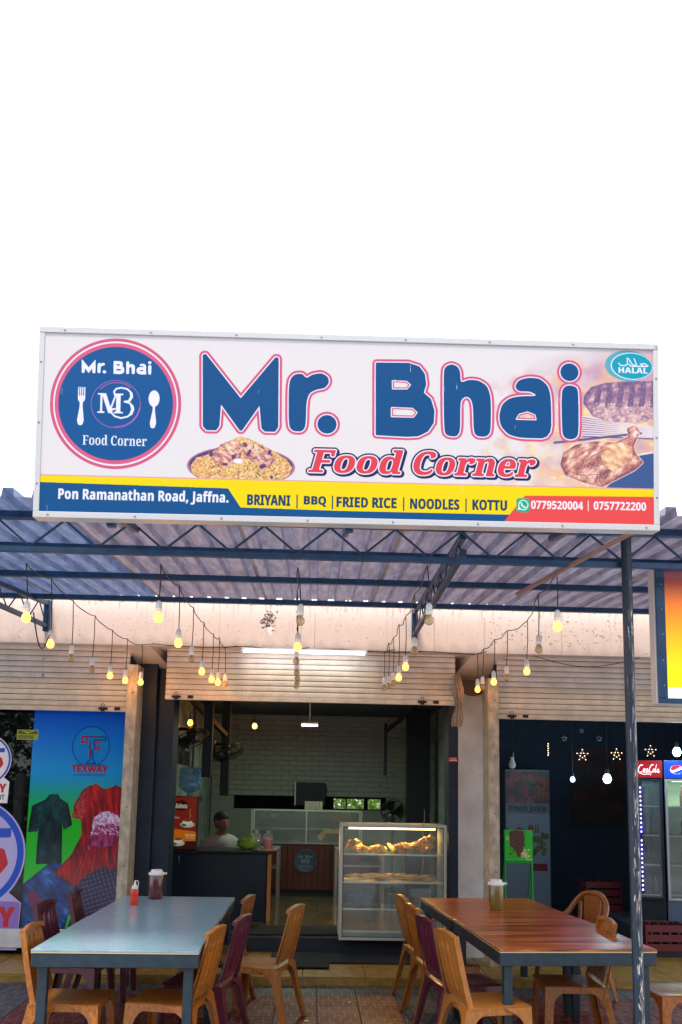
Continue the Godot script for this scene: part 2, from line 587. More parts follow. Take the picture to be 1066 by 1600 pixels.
	c.poly([rounded(pv("372,252 380,252 380,270 385,312 381,328 374,331 367,328 364,312 372,270"), 1.5)], white)
	c.text("Food Corner", serif, 148, 357, 356, 392, white)
	# big letters
	var big := letters_mr_bhai()
	for pass_ in 3:
		for s in big:
			var grow: float = [13.5, 6.0, 0.0][pass_]
			var col: Color = [pink, white, blue][pass_]
			var body := rounded(s[0], 6.0) if s == big[0] else (chaikin(chaikin(s[0])) if s != big[3] else chaikin(rounded(s[0], 4.0)))
			var sets := []
			if grow > 0.0:
				sets = Array(Geometry2D.offset_polygon(body, grow - 2.0, Geometry2D.JOIN_ROUND))
			else:
				sets = [body]
			for k in range(1, s.size()):
				for q in Geometry2D.offset_polygon(s[k], 3.0 - grow * 0.55, Geometry2D.JOIN_ROUND):
					sets.append(q)
			c.poly(sets, col)
	# the plate of rice
	var dish := c.oval(665, 452, 177, 68)
	c.poly([dish], Color(0.72, 0.50, 0.60))
	c.ell(665, 450, 170, 62, Color(0.36, 0.25, 0.47))
	var rice := rounded(pv("500,456 520,425 548,418 580,400 600,378 640,360 662,350 690,358 720,372 752,388 790,410 815,426 832,452 820,480 780,502 700,508 600,508 540,500 510,482"), 6)
	c.photo(rice, [Color(0.66, 0.40, 0.38), Color(0.86, 0.58, 0.40), Color(0.94, 0.74, 0.44), Color(0.97, 0.84, 0.54), Color(0.99, 0.93, 0.76)], 61, 0.06, Vector2(1, 1.6), 0.3, 0.9, 0.1, 0.0)
	c.grain(r, 495, 350, 340, 160, 1500, [Color(0.98, 0.88, 0.58), Color(0.96, 0.78, 0.44), Color(0.99, 0.93, 0.74), Color(0.86, 0.56, 0.36), Color(0.70, 0.42, 0.36)], 2.5, 7, 0.16, rice)
	for s in ["568,430 580,395 612,372 650,362 672,385 662,425 640,446 600,448", "668,398 685,372 722,380 760,402 775,432 752,455 712,440 684,424"]:
		c.photo(rounded(pv(s), 10), [Color(0.64, 0.40, 0.46), Color(0.84, 0.58, 0.52), Color(0.93, 0.72, 0.62), Color(0.97, 0.82, 0.70), Color(0.99, 0.92, 0.84)], 70 + s.length(), 0.03, Vector2(1, 2.0), -0.5, 0.9, 0.4, 0.35)
	for q in [[566, 412], [676, 378], [690, 405], [612, 446], [757, 402], [735, 450], [765, 486], [640, 420]]:
		c.ell(q[0], q[1], r.randf_range(6, 13), r.randf_range(5, 8), Color(0.42, 0.24, 0.50), r.randf() * 3, 14)
	c.ell(655, 434, 17, 9, Color(0.95, 0.90, 0.88))
	c.ell(655, 434, 12, 6, Color(0.98, 0.95, 0.92))
	c.grain(r, 570, 370, 220, 120, 90, [Color(0.52, 0.52, 0.36), Color(0.40, 0.30, 0.34)], 2, 6, 0.4, rice)
	# Food Corner
	for s in [["Food", 886, 1196], ["Corner", 1232, 1636]]:
		var y0: float = 385.0 if s[0] == "Food" else 387.0
		c.text(s[0], serif, s[1] + 4, y0 + 4, s[2] + 4, 468, Color(0.12, 0.15, 0.36), 0.22, 10.5)
		c.text(s[0], serif, s[1], y0, s[2], 465, Color(0.12, 0.15, 0.36), 0.22, 10.5)
		c.text(s[0], serif, s[1], y0, s[2], 465, white, 0.22, 5.5)
		c.text(s[0], serif, s[1], y0, s[2], 465, Color(0.90, 0.26, 0.32), 0.22, 1.4)
	# lower bands
	c.rect(0, 494, 2048, 5, Color(0.92, 0.66, 0.62))
	c.rect(0, 498, 2048, 140, Color(0.98, 0.86, 0.0))
	c.poly([pv("0,520 624,527 666,590 985,594 1560,594 1526,634 0,634")], navy)
	c.poly([pv("1519,634 1602,528 2048,522 2048,634")], Color(0.93, 0.30, 0.30))
	c.text("Pon Ramanathan Road, Jaffna.", sans, 76, 538, 626, 584, white, 0.0, 0.7)
	for s in [["BRIYANI", 688, 827, 546], ["BBQ", 873, 945, 547], ["FRIED RICE", 980, 1176, 547], ["NOODLES", 1222, 1383, 547], ["KOTTU", 1428, 1541, 546]]:
		c.text(s[0], sans, s[1], s[3], s[2], s[3] + 34, Color(0.10, 0.24, 0.42), 0.0, 0.8)
	for x in [850, 966, 1200, 1406]:
		c.rect(x - 2, 543, 4, 46, Color(0.10, 0.24, 0.42))
	c.text("0779520004", sans, 1622, 544, 1795, 572, white, 0.0, 0.5)
	c.text("0757722200", sans, 1831, 542, 2006, 570, white, 0.0, 0.5)
	c.rect(1811, 540, 3, 36, white)
	c.poly([rounded(pv("1573,537 1617,537 1617,585 1573,585"), 9)], Color(0.10, 0.70, 0.50))
	c.ell(1596, 560, 17, 18, white)
	c.poly([pv("1580,566 1590,574 1577,578")], white)
	c.ell(1596, 560, 13.5, 14.5, Color(0.10, 0.70, 0.50))
	c.line(pv("1589,553 1591,560 1597,566 1603,568"), 2.6, white)
	# halal mark
	c.ell(1950, 73, 80, 53, Color(0.36, 0.68, 0.75), 0.04)
	c.ell(1960, 74, 71, 47, white, 0.04)
	c.ell(1961, 74, 68, 44, Color(0.05, 0.63, 0.72), 0.04)
	c.text("HALAL", sans, 1916, 79, 2014, 98, white, 0.0, 0.5)
	for s in ["2016,72 2004,64 1990,66 1996,72 2012,74 1978,74", "1978,74 1972,56 1968,48", "1975,74 1960,66 1950,48", "1975,74 1958,74 1950,68", "1945,46 1946,66 1938,73 1922,72 1916,64"]:
		c.line(pv(s), 2.0, white)
	# weathering of the vinyl: fine scratches where it was rubbed
	for i in 40:
		var p := Vector2(r.randf() * 2048, r.randf() * 634)
		c.line(PackedVector2Array([p, p + Vector2(r.randf_range(-3, 3), r.randf_range(4, 26))]), 0.4, Color(0.93, 0.91, 0.93))
	return c.done()

func poster_print() -> ImageTexture:
	var r := RandomNumberGenerator.new()
	r.seed = 9
	var c := Cv.new(512, 1240, Color(0.02, 0.25, 0.62))
	for y in range(0, 1240, 2):
		var t := y / 1240.0
		var k := Color(0.02, 0.30, 0.88).lerp(Color(0.04, 0.58, 0.86), clampf(t / 0.30, 0, 1)).lerp(Color(0.12, 0.72, 0.12), clampf((t - 0.36) / 0.17, 0, 1))
		c.rect(0, y, 512, 2, k)
	for x in range(0, 512, 7):
		c.rect(x, 420, 1, 700, Color(0.10, 0.66, 0.16))
	# round mark with a dress form between letters
	c.ell(322, 258, 104, 112, Color(0.05, 0.22, 0.55))
	c.ell(322, 258, 99, 107, Color(0.03, 0.52, 0.84))
	for s in ["372,205 272,205", "272,205 268,236 296,236 300,212", "318,238 318,310"]:
		c.line(pv(s, Vector2.ONE, Vector2(0, 0)), 5, Color(0.70, 0.08, 0.16))
	c.line(pv("340,232 366,240 368,268 346,276"), 5, Color(0.70, 0.08, 0.16))
	c.line(pv("290,205 400,205 400,222 336,222"), 3, Color(0.04, 0.20, 0.52))
	c.line(pv("322,230 314,262 326,286 322,330 300,352 352,352 336,330 334,286 344,262 336,230"), 3, Color(0.04, 0.20, 0.52))
	c.rect(240, 356, 170, 14, Color(0.03, 0.40, 0.66))
	c.text("TEXWAY", font("Droid Sans"), 222, 366, 422, 400, Color(0.66, 0.06, 0.18), 0.0, 1.5)
	c.text("CLOTHING POINT", font("Droid Sans"), 236, 410, 410, 424, Color(0.04, 0.26, 0.58))
	# clothes
	var jeans := rounded(pv("0,1010 60,960 130,900 160,890 290,930 330,960 310,1100 250,1180 240,1240 0,1240"), 10)
	c.photo(jeans, [Color(0.02, 0.08, 0.24), Color(0.05, 0.18, 0.42), Color(0.10, 0.30, 0.58), Color(0.30, 0.50, 0.74)], 81, 0.012, Vector2(1, 0.5), 0.9, 0.8, 0.3, 0.0)
	c.poly([pv("20,1060 70,1040 110,1110 60,1150")], Color(0.40, 0.12, 0.30))
	var dress := rounded(pv("290,500 320,480 362,462 385,480 410,492 455,480 470,466 512,490 512,1010 470,1050 395,1090 330,1060 160,950 250,850 300,740 290,660 240,650 248,580"), 8)
	c.photo(dress, [Color(0.30, 0.0, 0.08), Color(0.52, 0.03, 0.09), Color(0.68, 0.07, 0.11), Color(0.80, 0.14, 0.16)], 82, 0.02, Vector2(1.6, 0.28), 0.12, 0.9, 0.3, 0.1)
	for i in 9:
		c.line(pv("%d,760 %d,1060" % [330 + i * 16, 230 + i * 34]), 2, Color(0.36, 0.02, 0.10))
	c.grain(r, 245, 500, 60, 150, 240, [Color(0.72, 0.35, 0.34)], 1.5, 4, 0.6, dress)
	var polo := rounded(pv("20,590 90,555 110,530 160,528 170,548 215,575 245,690 200,720 190,680 200,900 60,905 62,700 56,730 5,735"), 7)
	c.photo(polo, [Color(0.01, 0.08, 0.11), Color(0.02, 0.15, 0.18), Color(0.04, 0.22, 0.24), Color(0.08, 0.30, 0.30)], 83, 0.014, Vector2(1.2, 0.6), 0.0, 0.8, 0.35, 0.1)
	c.poly([pv("104,535 134,580 165,535 160,525 112,525")], Color(0.04, 0.24, 0.24))
	c.line(pv("134,580 134,640"), 1.5, Color(0.06, 0.28, 0.28))
	var blouse := rounded(pv("356,650 400,620 440,612 490,635 512,680 512,720 500,730 480,800 400,810 360,800 340,850 336,800 350,720"), 8)
	c.photo(blouse, [Color(0.36, 0.06, 0.22), Color(0.62, 0.20, 0.42), Color(0.78, 0.40, 0.60)], 84, 0.02, Vector2(1.4, 0.5), 0.1, 0.8, 0.3, 0.2)
	c.photo(rounded(pv("360,650 400,620 440,612 490,635 512,670 512,700 470,680 430,690 380,690 352,730"), 6), [Color(0.62, 0.34, 0.58), Color(0.86, 0.74, 0.88), Color(0.97, 0.92, 0.97)], 85, 0.03, Vector2(1, 0.6), 0.3, 0.9, 0.2, 0.3)
	c.grain(r, 340, 620, 172, 120, 160, [Color(0.90, 0.82, 0.92), Color(0.72, 0.42, 0.62)], 3, 12, 0.25, blouse)
	var plaid := rounded(pv("270,1030 340,960 420,920 500,930 512,960 512,1200 460,1180 420,1240 250,1240 280,1140"), 8)
	c.poly([plaid], Color(0.05, 0.12, 0.36))
	var clip := func(a: PackedVector2Array, col: Color, wd: float) -> void:
		for q in Geometry2D.offset_polyline(a, wd):
			for e in Geometry2D.intersect_polygons(q, plaid):
				c.poly([e], col)
	for i in 14:
		var o := i * 24.0
		clip.call(PackedVector2Array([Vector2(200 + o, 900), Vector2(330 + o, 1260)]), Color(0.02, 0.06, 0.22), 4)
		clip.call(PackedVector2Array([Vector2(200 + o + 9, 900), Vector2(330 + o + 9, 1260)]), Color(0.50, 0.34, 0.50), 1)
		clip.call(PackedVector2Array([Vector2(230, 900 + o), Vector2(540, 800 + o)]), Color(0.02, 0.06, 0.22), 4)
		clip.call(PackedVector2Array([Vector2(230, 909 + o), Vector2(540, 809 + o)]), Color(0.50, 0.34, 0.50), 1)
	return c.done()

func sticker_print(big: bool) -> ImageTexture:
	var bg := Color(0.70, 0.66, 0.84) if big else Color(0.93, 0.90, 0.90)
	var rim := Color(0.05, 0.28, 0.74)
	var c := Cv.new(384, 512, bg)
	c.ell(192, 192, 186, 186, rim, 0, 80)
	c.ell(192, 192, 164 if big else 172, 164 if big else 172, bg, 0, 80)
	c.poly([pv("120,110 330,100 330,132 120,140")], rim)
	c.line(pv("232,180 300,184 312,220 290,250 232,252"), 14, Color(0.76, 0.10, 0.16))
	c.line(pv("150,150 150,290"), 14, Color(0.76, 0.10, 0.16))
	c.line(pv("192,150 180,220 196,260 186,300 160,330 236,330 214,300"), 7, rim)
	var pad := Color(0.55, 0.42, 0.72) if big else bg
	c.poly([rounded(pv("6,350 378,350 372,505 12,505"), 14)], pad)
	c.text("TEXWAY", font("Droid Sans"), 24, 370, 358, 432, Color(0.76, 0.08, 0.16), 0.0, 2.5)
	c.text("CLOTHING POINT", font("Droid Sans"), 30, 450, 350, 488, rim if big else Color(0.35, 0.35, 0.45), 0.0, 1.0)
	return c.done()

func coffee_print() -> ImageTexture:
	var r := RandomNumberGenerator.new()
	r.seed = 2
	var c := Cv.new(256, 512, Color(0.56, 0.16, 0.08))
	c.poly([pv("0,310 256,340 256,512 0,512")], Color(0.88, 0.48, 0.05))
	c.poly([pv("0,440 256,430 256,512 0,512")], Color(0.25, 0.08, 0.04))
	c.ell(84, 84, 74, 52, Color(0.20, 0.03, 0.02))
	c.text("Kelesta", font("Droid Serif"), 22, 62, 150, 110, Color(0.95, 0.92, 0.88), 0.3, 0.8)
	for q in [[160, 270, 1.0], [70, 455, 0.9]]:
		c.ell(q[0], q[1], 78 * q[2], 30 * q[2], Color(0.80, 0.80, 0.76))
		c.ell(q[0], q[1] - 26, 50 * q[2], 30 * q[2], Color(0.92, 0.92, 0.9))
		c.ell(q[0], q[1] - 42, 46 * q[2], 14 * q[2], Color(0.52, 0.30, 0.10))
		c.ell(q[0] - 38, q[1] + 6, 26, 12, Color(0.20, 0.42, 0.08))
	c.line(pv("190,120 176,150 194,178 180,206"), 3, Color(0.85, 0.6, 0.5))
	c.text("milk tea", font("Droid Sans"), 14, 190, 70, 214, Color(0.95, 0.85, 0.8))
	c.text("Milk Coffee", font("Droid Sans"), 140, 360, 246, 386, Color(0.95, 0.9, 0.85))
	c.text("hot & tasty", font("Droid Sans"), 150, 392, 240, 410, Color(0.95, 0.9, 0.85))
	return c.done()

func juice_print() -> ImageTexture:
	var r := RandomNumberGenerator.new()
	r.seed = 4
	var c := Cv.new(256, 640, Color(0.55, 0.60, 0.66))
	c.rect(0, 0, 256, 200, Color(0.30, 0.10, 0.12))
	for i in 60:
		c.ell(r.randf() * 256, r.randf() * 190, r.randf_range(10, 34), r.randf_range(8, 24), [Color(0.58, 0.12, 0.12), Color(0.40, 0.08, 0.14), Color(0.62, 0.26, 0.16), Color(0.22, 0.26, 0.12)][r.randi() % 4], r.randf() * 3, 16)
	c.rect(0, 150, 256, 50, Color(0.42, 0.46, 0.50))
	c.text("Fresh Juice", font("Droid Sans"), 20, 160, 236, 194, Color(0.10, 0.14, 0.25), 0.0, 1.0)
	for i in 26:
		c.ell(30 + r.randf() * 120, 270 + r.randf() * 120, 22, 17, [Color(0.62, 0.10, 0.14), Color(0.52, 0.06, 0.12)][i % 2], r.randf() * 3, 16)
	for i in 20:
		c.ell(160 + r.randf() * 80, 300 + r.randf() * 90, 16, 11, [Color(0.30, 0.36, 0.16), Color(0.42, 0.44, 0.24)][i % 2], r.randf() * 3, 14)
	c.rect(172, 250, 5, 40, Color(0.05, 0.06, 0.12)); c.rect(186, 250, 5, 40, Color(0.05, 0.06, 0.12))
	c.rect(140, 430, 100, 34, Color(0.50, 0.10, 0.18))
	return c.done()

func easel_print() -> ImageTexture:
	var r := RandomNumberGenerator.new()
	r.seed = 6
	var c := Cv.new(256, 272, Color(0.08, 0.80, 0.14))
	c.poly([rounded(pv("40,20 90,0 170,10 185,90 160,200 120,250 95,180 45,130"), 10)], Color(0.36, 0.20, 0.16))
	c.grain(r, 40, 0, 150, 250, 160, [Color(0.46, 0.26, 0.20), Color(0.28, 0.12, 0.12)], 4, 14, 0.3)
	for i in 24:
		c.ell(150 + r.randf() * 90, 170 + r.randf() * 90, 12, 7, [Color(0.86, 0.84, 0.62), Color(0.92, 0.90, 0.80), Color(0.80, 0.70, 0.20)][i % 3], r.randf() * 3, 10)
	c.text("Ice", font("Droid Sans"), 12, 50, 40, 90, Color(0.9, 0.9, 0.8))
	return c.done()

func header_print(which: int) -> ImageTexture:
	var c := Cv.new(256, 128, Color(0.50, 0.02, 0.06) if which == 0 else Color(0.02, 0.16, 0.55))
	var white := Color(0.92, 0.80, 0.80)
	if which == 0:
		# flowing script
		c.line(pv("74,34 52,34 34,56 30,82 44,94 62,84"), 4, white)
		for x in [78, 108]:
			c.line(pv("%d,70 %d,60 %d,66 %d,84 %d,90 %d,80 %d,70" % [x, x + 8, x + 16, x + 12, x + 2, x - 4, x]), 3, white)
		c.line(pv("100,66 92,62 86,80 96,90"), 3, white)
		c.line(pv("124,62 124,88 134,84"), 3, white)
		c.line(pv("176,30 156,34 140,58 138,82 152,92 168,80"), 4, white)
		c.line(pv("172,70 180,60 188,68 182,86 172,84 172,70"), 3, white)
		c.line(pv("208,28 196,60 194,88 204,84"), 3, white)
		c.line(pv("222,64 212,66 208,82 218,88 226,64 224,90 236,82"), 3, white)
		c.line(pv("44,94 80,104 130,100 150,106"), 3, white)
	else:
		c.ell(62, 66, 34, 34, Color(0.90, 0.92, 0.96))
		c.poly([pv("30,56 44,36 66,30 88,44 74,52 58,64 44,72 32,74")], Color(0.80, 0.06, 0.12))
		c.poly([pv("40,92 60,78 80,66 95,60 96,72 84,92 62,100")], Color(0.04, 0.20, 0.62))
		c.text("pepsi", font("Droid Sans"), 108, 42, 236, 98, Color(0.93, 0.95, 1.0), 0.0, 0.5)
	return c.done()

func light_box_print() -> ImageTexture:
	var c := Cv.new(256, 256, Color(1, 1, 1))
	var g := Gradient.new()
	g.offsets = PackedFloat32Array([0.0, 0.12, 0.3, 0.5, 0.7, 0.9])
	g.colors = PackedColorArray([Color(0.26, 0.10, 0.20), Color(0.50, 0.22, 0.14), Color(0.84, 0.42, 0.08), Color(0.95, 0.58, 0.06), Color(0.97, 0.70, 0.02), Color(0.98, 0.76, 0.02)])
	for y in range(0, 234):
		c.rect(0, y, 256, 1, g.sample(y / 256.0))
	c.rect(0, 234, 256, 24, Color(0.90, 0.88, 0.86))
	return c.done()

func tile_print(base: Color, alt: Color) -> ImageTexture:
	var r := RandomNumberGenerator.new()
	r.seed = 12
	var c := Cv.new(256, 256, base)
	for y in range(0, 256, 16):
		c.rect(0, y, 256, 7, alt)
	var cream := Color(0.74, 0.58, 0.48)
	for x in [10, 74, 138, 202]:
		c.line(PackedVector2Array([Vector2(x, 4), Vector2(x, 92)]), 1.3, cream)
		c.line(PackedVector2Array([Vector2(x + 30, 160), Vector2(x + 30, 252)]), 1.3, cream)
	for q in [[64, 128], [192, 128], [128, 0], [128, 256], [0, 256], [256, 0]]:
		for s in [34, 20]:
			var o := c.oval(q[0], q[1], s, s, 0, 32)
			o.append(o[0])
			c.line(o, 1.3, cream)
	for q in ["0,128 30,128", "98,128 158,128", "226,128 256,128"]:
		c.line(pv(q), 1.3, cream)
	c.grain(r, 0, 0, 256, 256, 260, [base.darkened(0.25), alt.darkened(0.2), base.lightened(0.06)], 1, 5, 0.6)
	return c.done()

func beam_print() -> ImageTexture:
	# plaster with black mould, flaked paint and rain marks, 9.6 m by 0.43 m
	var r := RandomNumberGenerator.new()
	r.seed = 21
	var c := Cv.new(2048, 96, Color(0.88, 0.785, 0.73))
	var cs := [Color(0.85, 0.765, 0.715), Color(0.87, 0.79, 0.74), Color(0.84, 0.755, 0.705), Color(0.865, 0.785, 0.735)]
	c.grain(r, 0, 0, 2048, 96, 5200, cs, 0.8, 3.6, 0.6)
	for i in 170:
		var x := r.randf() * 2048
		c.rect(x, 0 if r.randf() < 0.5 else r.randf() * 60, r.randf_range(0.5, 1.6), r.randf_range(8, 50), Color(0.825, 0.735, 0.68))
	for i in 260:   # drips from the weathered top edge
		var x := r.randf() * 2048
		var l := 4.0 + 34.0 * pow(r.randf(), 3.0)
		for k in 5:
			c.rect(x - 0.8 + r.randf() * 1.6, l * k / 6.0 * r.randf(), r.randf_range(0.4, 1.1), l * r.randf_range(0.3, 0.6), [Color(0.72, 0.63, 0.57), Color(0.78, 0.69, 0.63)][k % 2])
	for i in 700:
		c.ell(r.randf() * 2048, 3.0 * absf(r.randfn()), r.randf_range(0.5, 3.0), r.randf_range(0.4, 1.2), [Color(0.56, 0.49, 0.42), Color(0.66, 0.58, 0.51), Color(0.48, 0.46, 0.38)][i % 3], 0, 8)
	var X := func(m: float) -> float: return (m + 4.6) / 9.6 * 2048.0
	var x0: float = X.call(-0.43)
	for i in 90:
		c.ell(x0 + r.randfn() * 6, 38 + r.randfn() * 9, r.randf_range(0.8, 3.2), r.randf_range(0.6, 2), Color(0.30, 0.24, 0.24), r.randf() * 3, 8)
	for i in 12:
		c.ell(x0 + 2 + r.randfn() * 4, 58 + r.randfn() * 5, r.randf_range(2, 5), r.randf_range(1.4, 3), Color(0.93, 0.90, 0.87), r.randf() * 3, 8)
	for i in 120:
		var m := r.randf_range(1.55, 2.8)
		c.ell(X.call(m), 20 + r.randf() * 66, r.randf_range(0.6, 3.0), r.randf_range(0.5, 1.8), [Color(0.68, 0.58, 0.46), Color(0.60, 0.50, 0.40), Color(0.74, 0.64, 0.53)][r.randi() % 3], r.randf() * 3, 8)
	for i in 160:
		c.ell(X.call(r.randf_range(-4.5, 4.9)), r.randf() * 96, r.randf_range(0.5, 2.4), r.randf_range(0.4, 1.2), Color(0.64, 0.54, 0.48), r.randf() * 3, 8)
	for m in [-0.02, -0.14, 1.05, 1.5, 2.2]:
		c.rect(X.call(m), 20, 0.8, 76, Color(0.66, 0.55, 0.50))
	return c.done()

func worn_post_print() -> ImageTexture:
	var r := RandomNumberGenerator.new()
	r.seed = 33
	var c := Cv.new(64, 1024, Color(0.055, 0.125, 0.19))
	for i in 400:
		var t := 1.0 - pow(r.randf(), 2.2)
		var y := 1024.0 * (0.12 + 0.88 * t) + r.randfn() * 20.0
		var x := 36.0 + r.randfn() * 5.0
		c.ell(x, y, r.randf_range(0.3, 1.3), r.randf_range(3, 17), [Color(0.60, 0.58, 0.55), Color(0.72, 0.70, 0.66), Color(0.36, 0.38, 0.42), Color(0.42, 0.32, 0.26)][r.randi() % 4], r.randfn() * 0.10, 8)
	for i in 240:
		c.ell(r.randf() * 64, 1024.0 - absf(r.randfn()) * 40.0, r.randf_range(0.6, 2.0), r.randf_range(1, 6), Color(0.30, 0.17, 0.10), 0, 8)
	for i in 160:
		c.ell(r.randf() * 64, r.randf() * 1024, r.randf_range(0.3, 0.8), r.randf_range(1, 4), Color(0.30, 0.35, 0.42), 0, 8)
	return c.done()

func top_print(wood: bool, seed_: int) -> ImageTexture:
	# laminate of a table top with grain, scratches and rings left by glasses
	var r := RandomNumberGenerator.new()
	r.seed = seed_
	var c := Cv.new(384, 512, Color(0.60, 0.20, 0.085) if wood else Color(0.54, 0.665, 0.72))
	if wood:
		var f := FastNoiseLite.new()
		f.seed = seed_; f.frequency = 0.02; f.fractal_octaves = 4
		var g := Gradient.new()
		g.offsets = PackedFloat32Array([0.0, 0.35, 0.65, 1.0])
		g.colors = PackedColorArray([Color(0.26, 0.09, 0.04), Color(0.54, 0.22, 0.07), Color(0.70, 0.34, 0.12), Color(0.82, 0.46, 0.20)])
		for y in 512:
			for x in range(0, 384, 4):
				var t := 0.5 + 0.9 * f.get_noise_2d(x * 0.09, y * 2.6 + 3.0 * sin(x * 0.012))
				c.rect(x, y, 4, 1, g.sample(clampf(t, 0, 1)))
	else:
		c.grain(r, 0, 0, 384, 512, 2600, [Color(0.52, 0.645, 0.70), Color(0.56, 0.685, 0.735), Color(0.50, 0.63, 0.69), Color(0.57, 0.675, 0.715)], 1, 9, 0.3)
	var mark := Color(0.74, 0.36, 0.20) if wood else Color(0.66, 0.75, 0.78)
	var dark := Color(0.28, 0.09, 0.05) if wood else Color(0.40, 0.51, 0.57)
	for i in 90:
		var p := Vector2(r.randf() * 384, r.randf() * 512)
		var d := Vector2(r.randfn(), r.randfn()).normalized() * r.randf_range(4, 38)
		c.line(PackedVector2Array([p, p + d * 0.5 + Vector2(r.randfn(), r.randfn()), p + d]), 0.3, mark if i % 3 else dark)
	for i in 5:
		var o := c.oval(r.randf() * 384, r.randf() * 512, 17, 17, 0, 30)
		o.resize(18 + r.randi() % 12)
		c.line(o, 0.5, mark)
	for i in 170:
		c.ell(r.randf() * 384, r.randf() * 512, r.randf_range(0.4, 1.8), r.randf_range(0.4, 1.2), dark, 0, 8)
	for i in 120:   # chipped rim
		var e := r.randf() * 512
		c.ell(0 if i % 2 else 384, e, r.randf_range(0.5, 2.2), r.randf_range(1, 4), Color(0.55, 0.45, 0.32), 0, 8)
		c.ell(r.randf() * 384, 0 if i % 2 else 512, r.randf_range(1, 4), r.randf_range(0.5, 2.0), Color(0.55, 0.45, 0.32), 0, 8)
	return c.done()


func make_materials() -> void:
	T.fine = noise(1, 0.05, 0.82, 1.0, 5)
	T.light = noise(9, 0.05, 0.92, 1.0, 5)
	T.blot = noise(2, 0.012, 0.74, 1.06, 4)
	T.soft = noise(6, 0.012, 0.88, 1.03, 4)
	T.wood = noise(3, 0.02, 0.74, 1.04, 5)
	T.grain = noise(8, 0.02, 0.28, 1.12, 5)
	T.bump = noise(4, 0.06, 0.0, 1.0, 5)
	var k3 := Vector3.ONE
	M.paint_navy = mat(L(0.012, 0.070, 0.175), 0.42, 0.0, T.fine, k3 * 3.0, {"dirt": T.blot, "dirtk": k3 * 1.5})
	M.table_paint = mat(L(0.014, 0.036, 0.058), 0.4, 0.0, T.fine, k3 * 3.0, {"dirt": T.blot, "dirtk": k3 * 2.5})
	M.rust = mat(L(0.34, 0.20, 0.17), 0.8, 0.2, T.fine, k3 * 5.0)
	M.sheeting = mat(L(0.52, 0.48, 0.56), 0.55, 0.0, T.fine, Vector3(3, 1, 0.7), {"dirt": T.blot, "dirtk": Vector3(2.5, 1, 0.5)})
	M.sheeting_blue = mat(L(0.44, 0.50, 0.64), 0.55, 0.0, T.fine, Vector3(3, 1, 0.7), {"dirt": T.blot, "dirtk": Vector3(2.5, 1, 0.5)})
	for m in [M.sheeting, M.sheeting_blue]:
		m.backlight_enabled = true  # translucency added so daylight through the sheets brightens their underside
	M.sheeting.backlight = Color(0.54, 0.545, 0.61)
	M.sheeting_blue.backlight = Color(0.44, 0.54, 0.68)
	M.shaded_blue_wall = mat(L(0.028, 0.048, 0.095), 0.7, 0.0, T.fine, k3 * 1.5, {"dirt": T.soft})  # dark of the unlit room depths put into the wall colour
	M.alu = mat(L(0.62, 0.62, 0.64), 0.35, 0.6, T.fine, k3 * 6.0)
	M.cabinet_alu = mat(L(0.54, 0.57, 0.50), 0.35, 0.25, T.fine, k3 * 6.0)
	M.alu_white = mat(L(0.58, 0.57, 0.58), 0.4, 0.1, T.fine, k3 * 6.0)
	M.cast_alu = mat(L(0.45, 0.45, 0.46), 0.4, 0.7, T.fine, k3 * 4.0)
	M.shutter = mat(L(0.80, 0.69, 0.60), 0.5, 0.0, T.light, k3 * 1.5, {"dirt": T.soft, "dirtk": k3 * 0.9})
	M.shutter_low = mat(L(0.80, 0.65, 0.48), 0.5, 0.0, T.light, k3 * 1.5, {"dirt": T.soft, "dirtk": k3 * 0.9})
	M.guide = mat(L(0.60, 0.51, 0.37), 0.55, 0.0, T.light, k3 * 3.0, {"dirt": T.blot, "dirtk": Vector3(2, 1.2, 2)})
	M.plaster = mat(L(0.68, 0.58, 0.53), 0.8, 0.0, T.light, k3 * 2.0, {"dirt": T.soft, "bump": 0.3})
	M.pillar = mat(L(0.66, 0.64, 0.62), 0.75, 0.0, T.light, k3 * 2.0, {"dirt": T.soft, "bump": 0.3})
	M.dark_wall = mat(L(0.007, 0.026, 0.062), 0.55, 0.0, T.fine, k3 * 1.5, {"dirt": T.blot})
	M.room_wall = mat(L(0.34, 0.42, 0.42), 0.8, 0.0, T.fine, k3 * 2.0, {"dirt": T.blot})
	M.brick_a = mat(L(0.35, 0.41, 0.41), 0.75, 0.0, T.fine, k3 * 4.0, {"bump": 0.3})
	M.brick_b = mat(L(0.335, 0.395, 0.395), 0.75, 0.0, T.fine, k3 * 4.0, {"bump": 0.3})
	M.brick_c = mat(L(0.365, 0.42, 0.42), 0.75, 0.0, T.fine, k3 * 4.0, {"bump": 0.3})
	M.mortar = mat(L(0.30, 0.355, 0.355), 0.9, 0.0, T.fine, k3 * 4.0)
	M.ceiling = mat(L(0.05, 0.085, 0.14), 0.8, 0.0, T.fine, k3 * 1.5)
	M.concrete = mat(L(0.46, 0.43, 0.40), 0.85, 0.0, T.fine, k3 * 1.5, {"dirt": T.blot, "bump": 0.4})
	M.black = mat(L(0.006, 0.012, 0.024), 0.7, 0.0, T.fine, k3 * 4.0)
	M.black_plastic = mat(L(0.012, 0.012, 0.014), 0.35)
	M.wire = mat(L(0.012, 0.012, 0.014), 0.6)
	M.porcelain = mat(L(0.80, 0.78, 0.74), 0.3, 0.0, null, k3, {"coat": 0.4})
	M.white_plastic = mat(L(0.72, 0.71, 0.69), 0.4)
	M.steel = mat(L(0.42, 0.43, 0.45), 0.32, 0.85, T.fine, k3 * 6.0)
	M.brass = mat(L(0.45, 0.32, 0.12), 0.4, 0.8)
	M.ochre = mat(L(0.48, 0.27, 0.045), 0.35, 0.0, T.fine, k3 * 2.5, {"dirt": T.blot, "dirtk": k3 * 1.4})
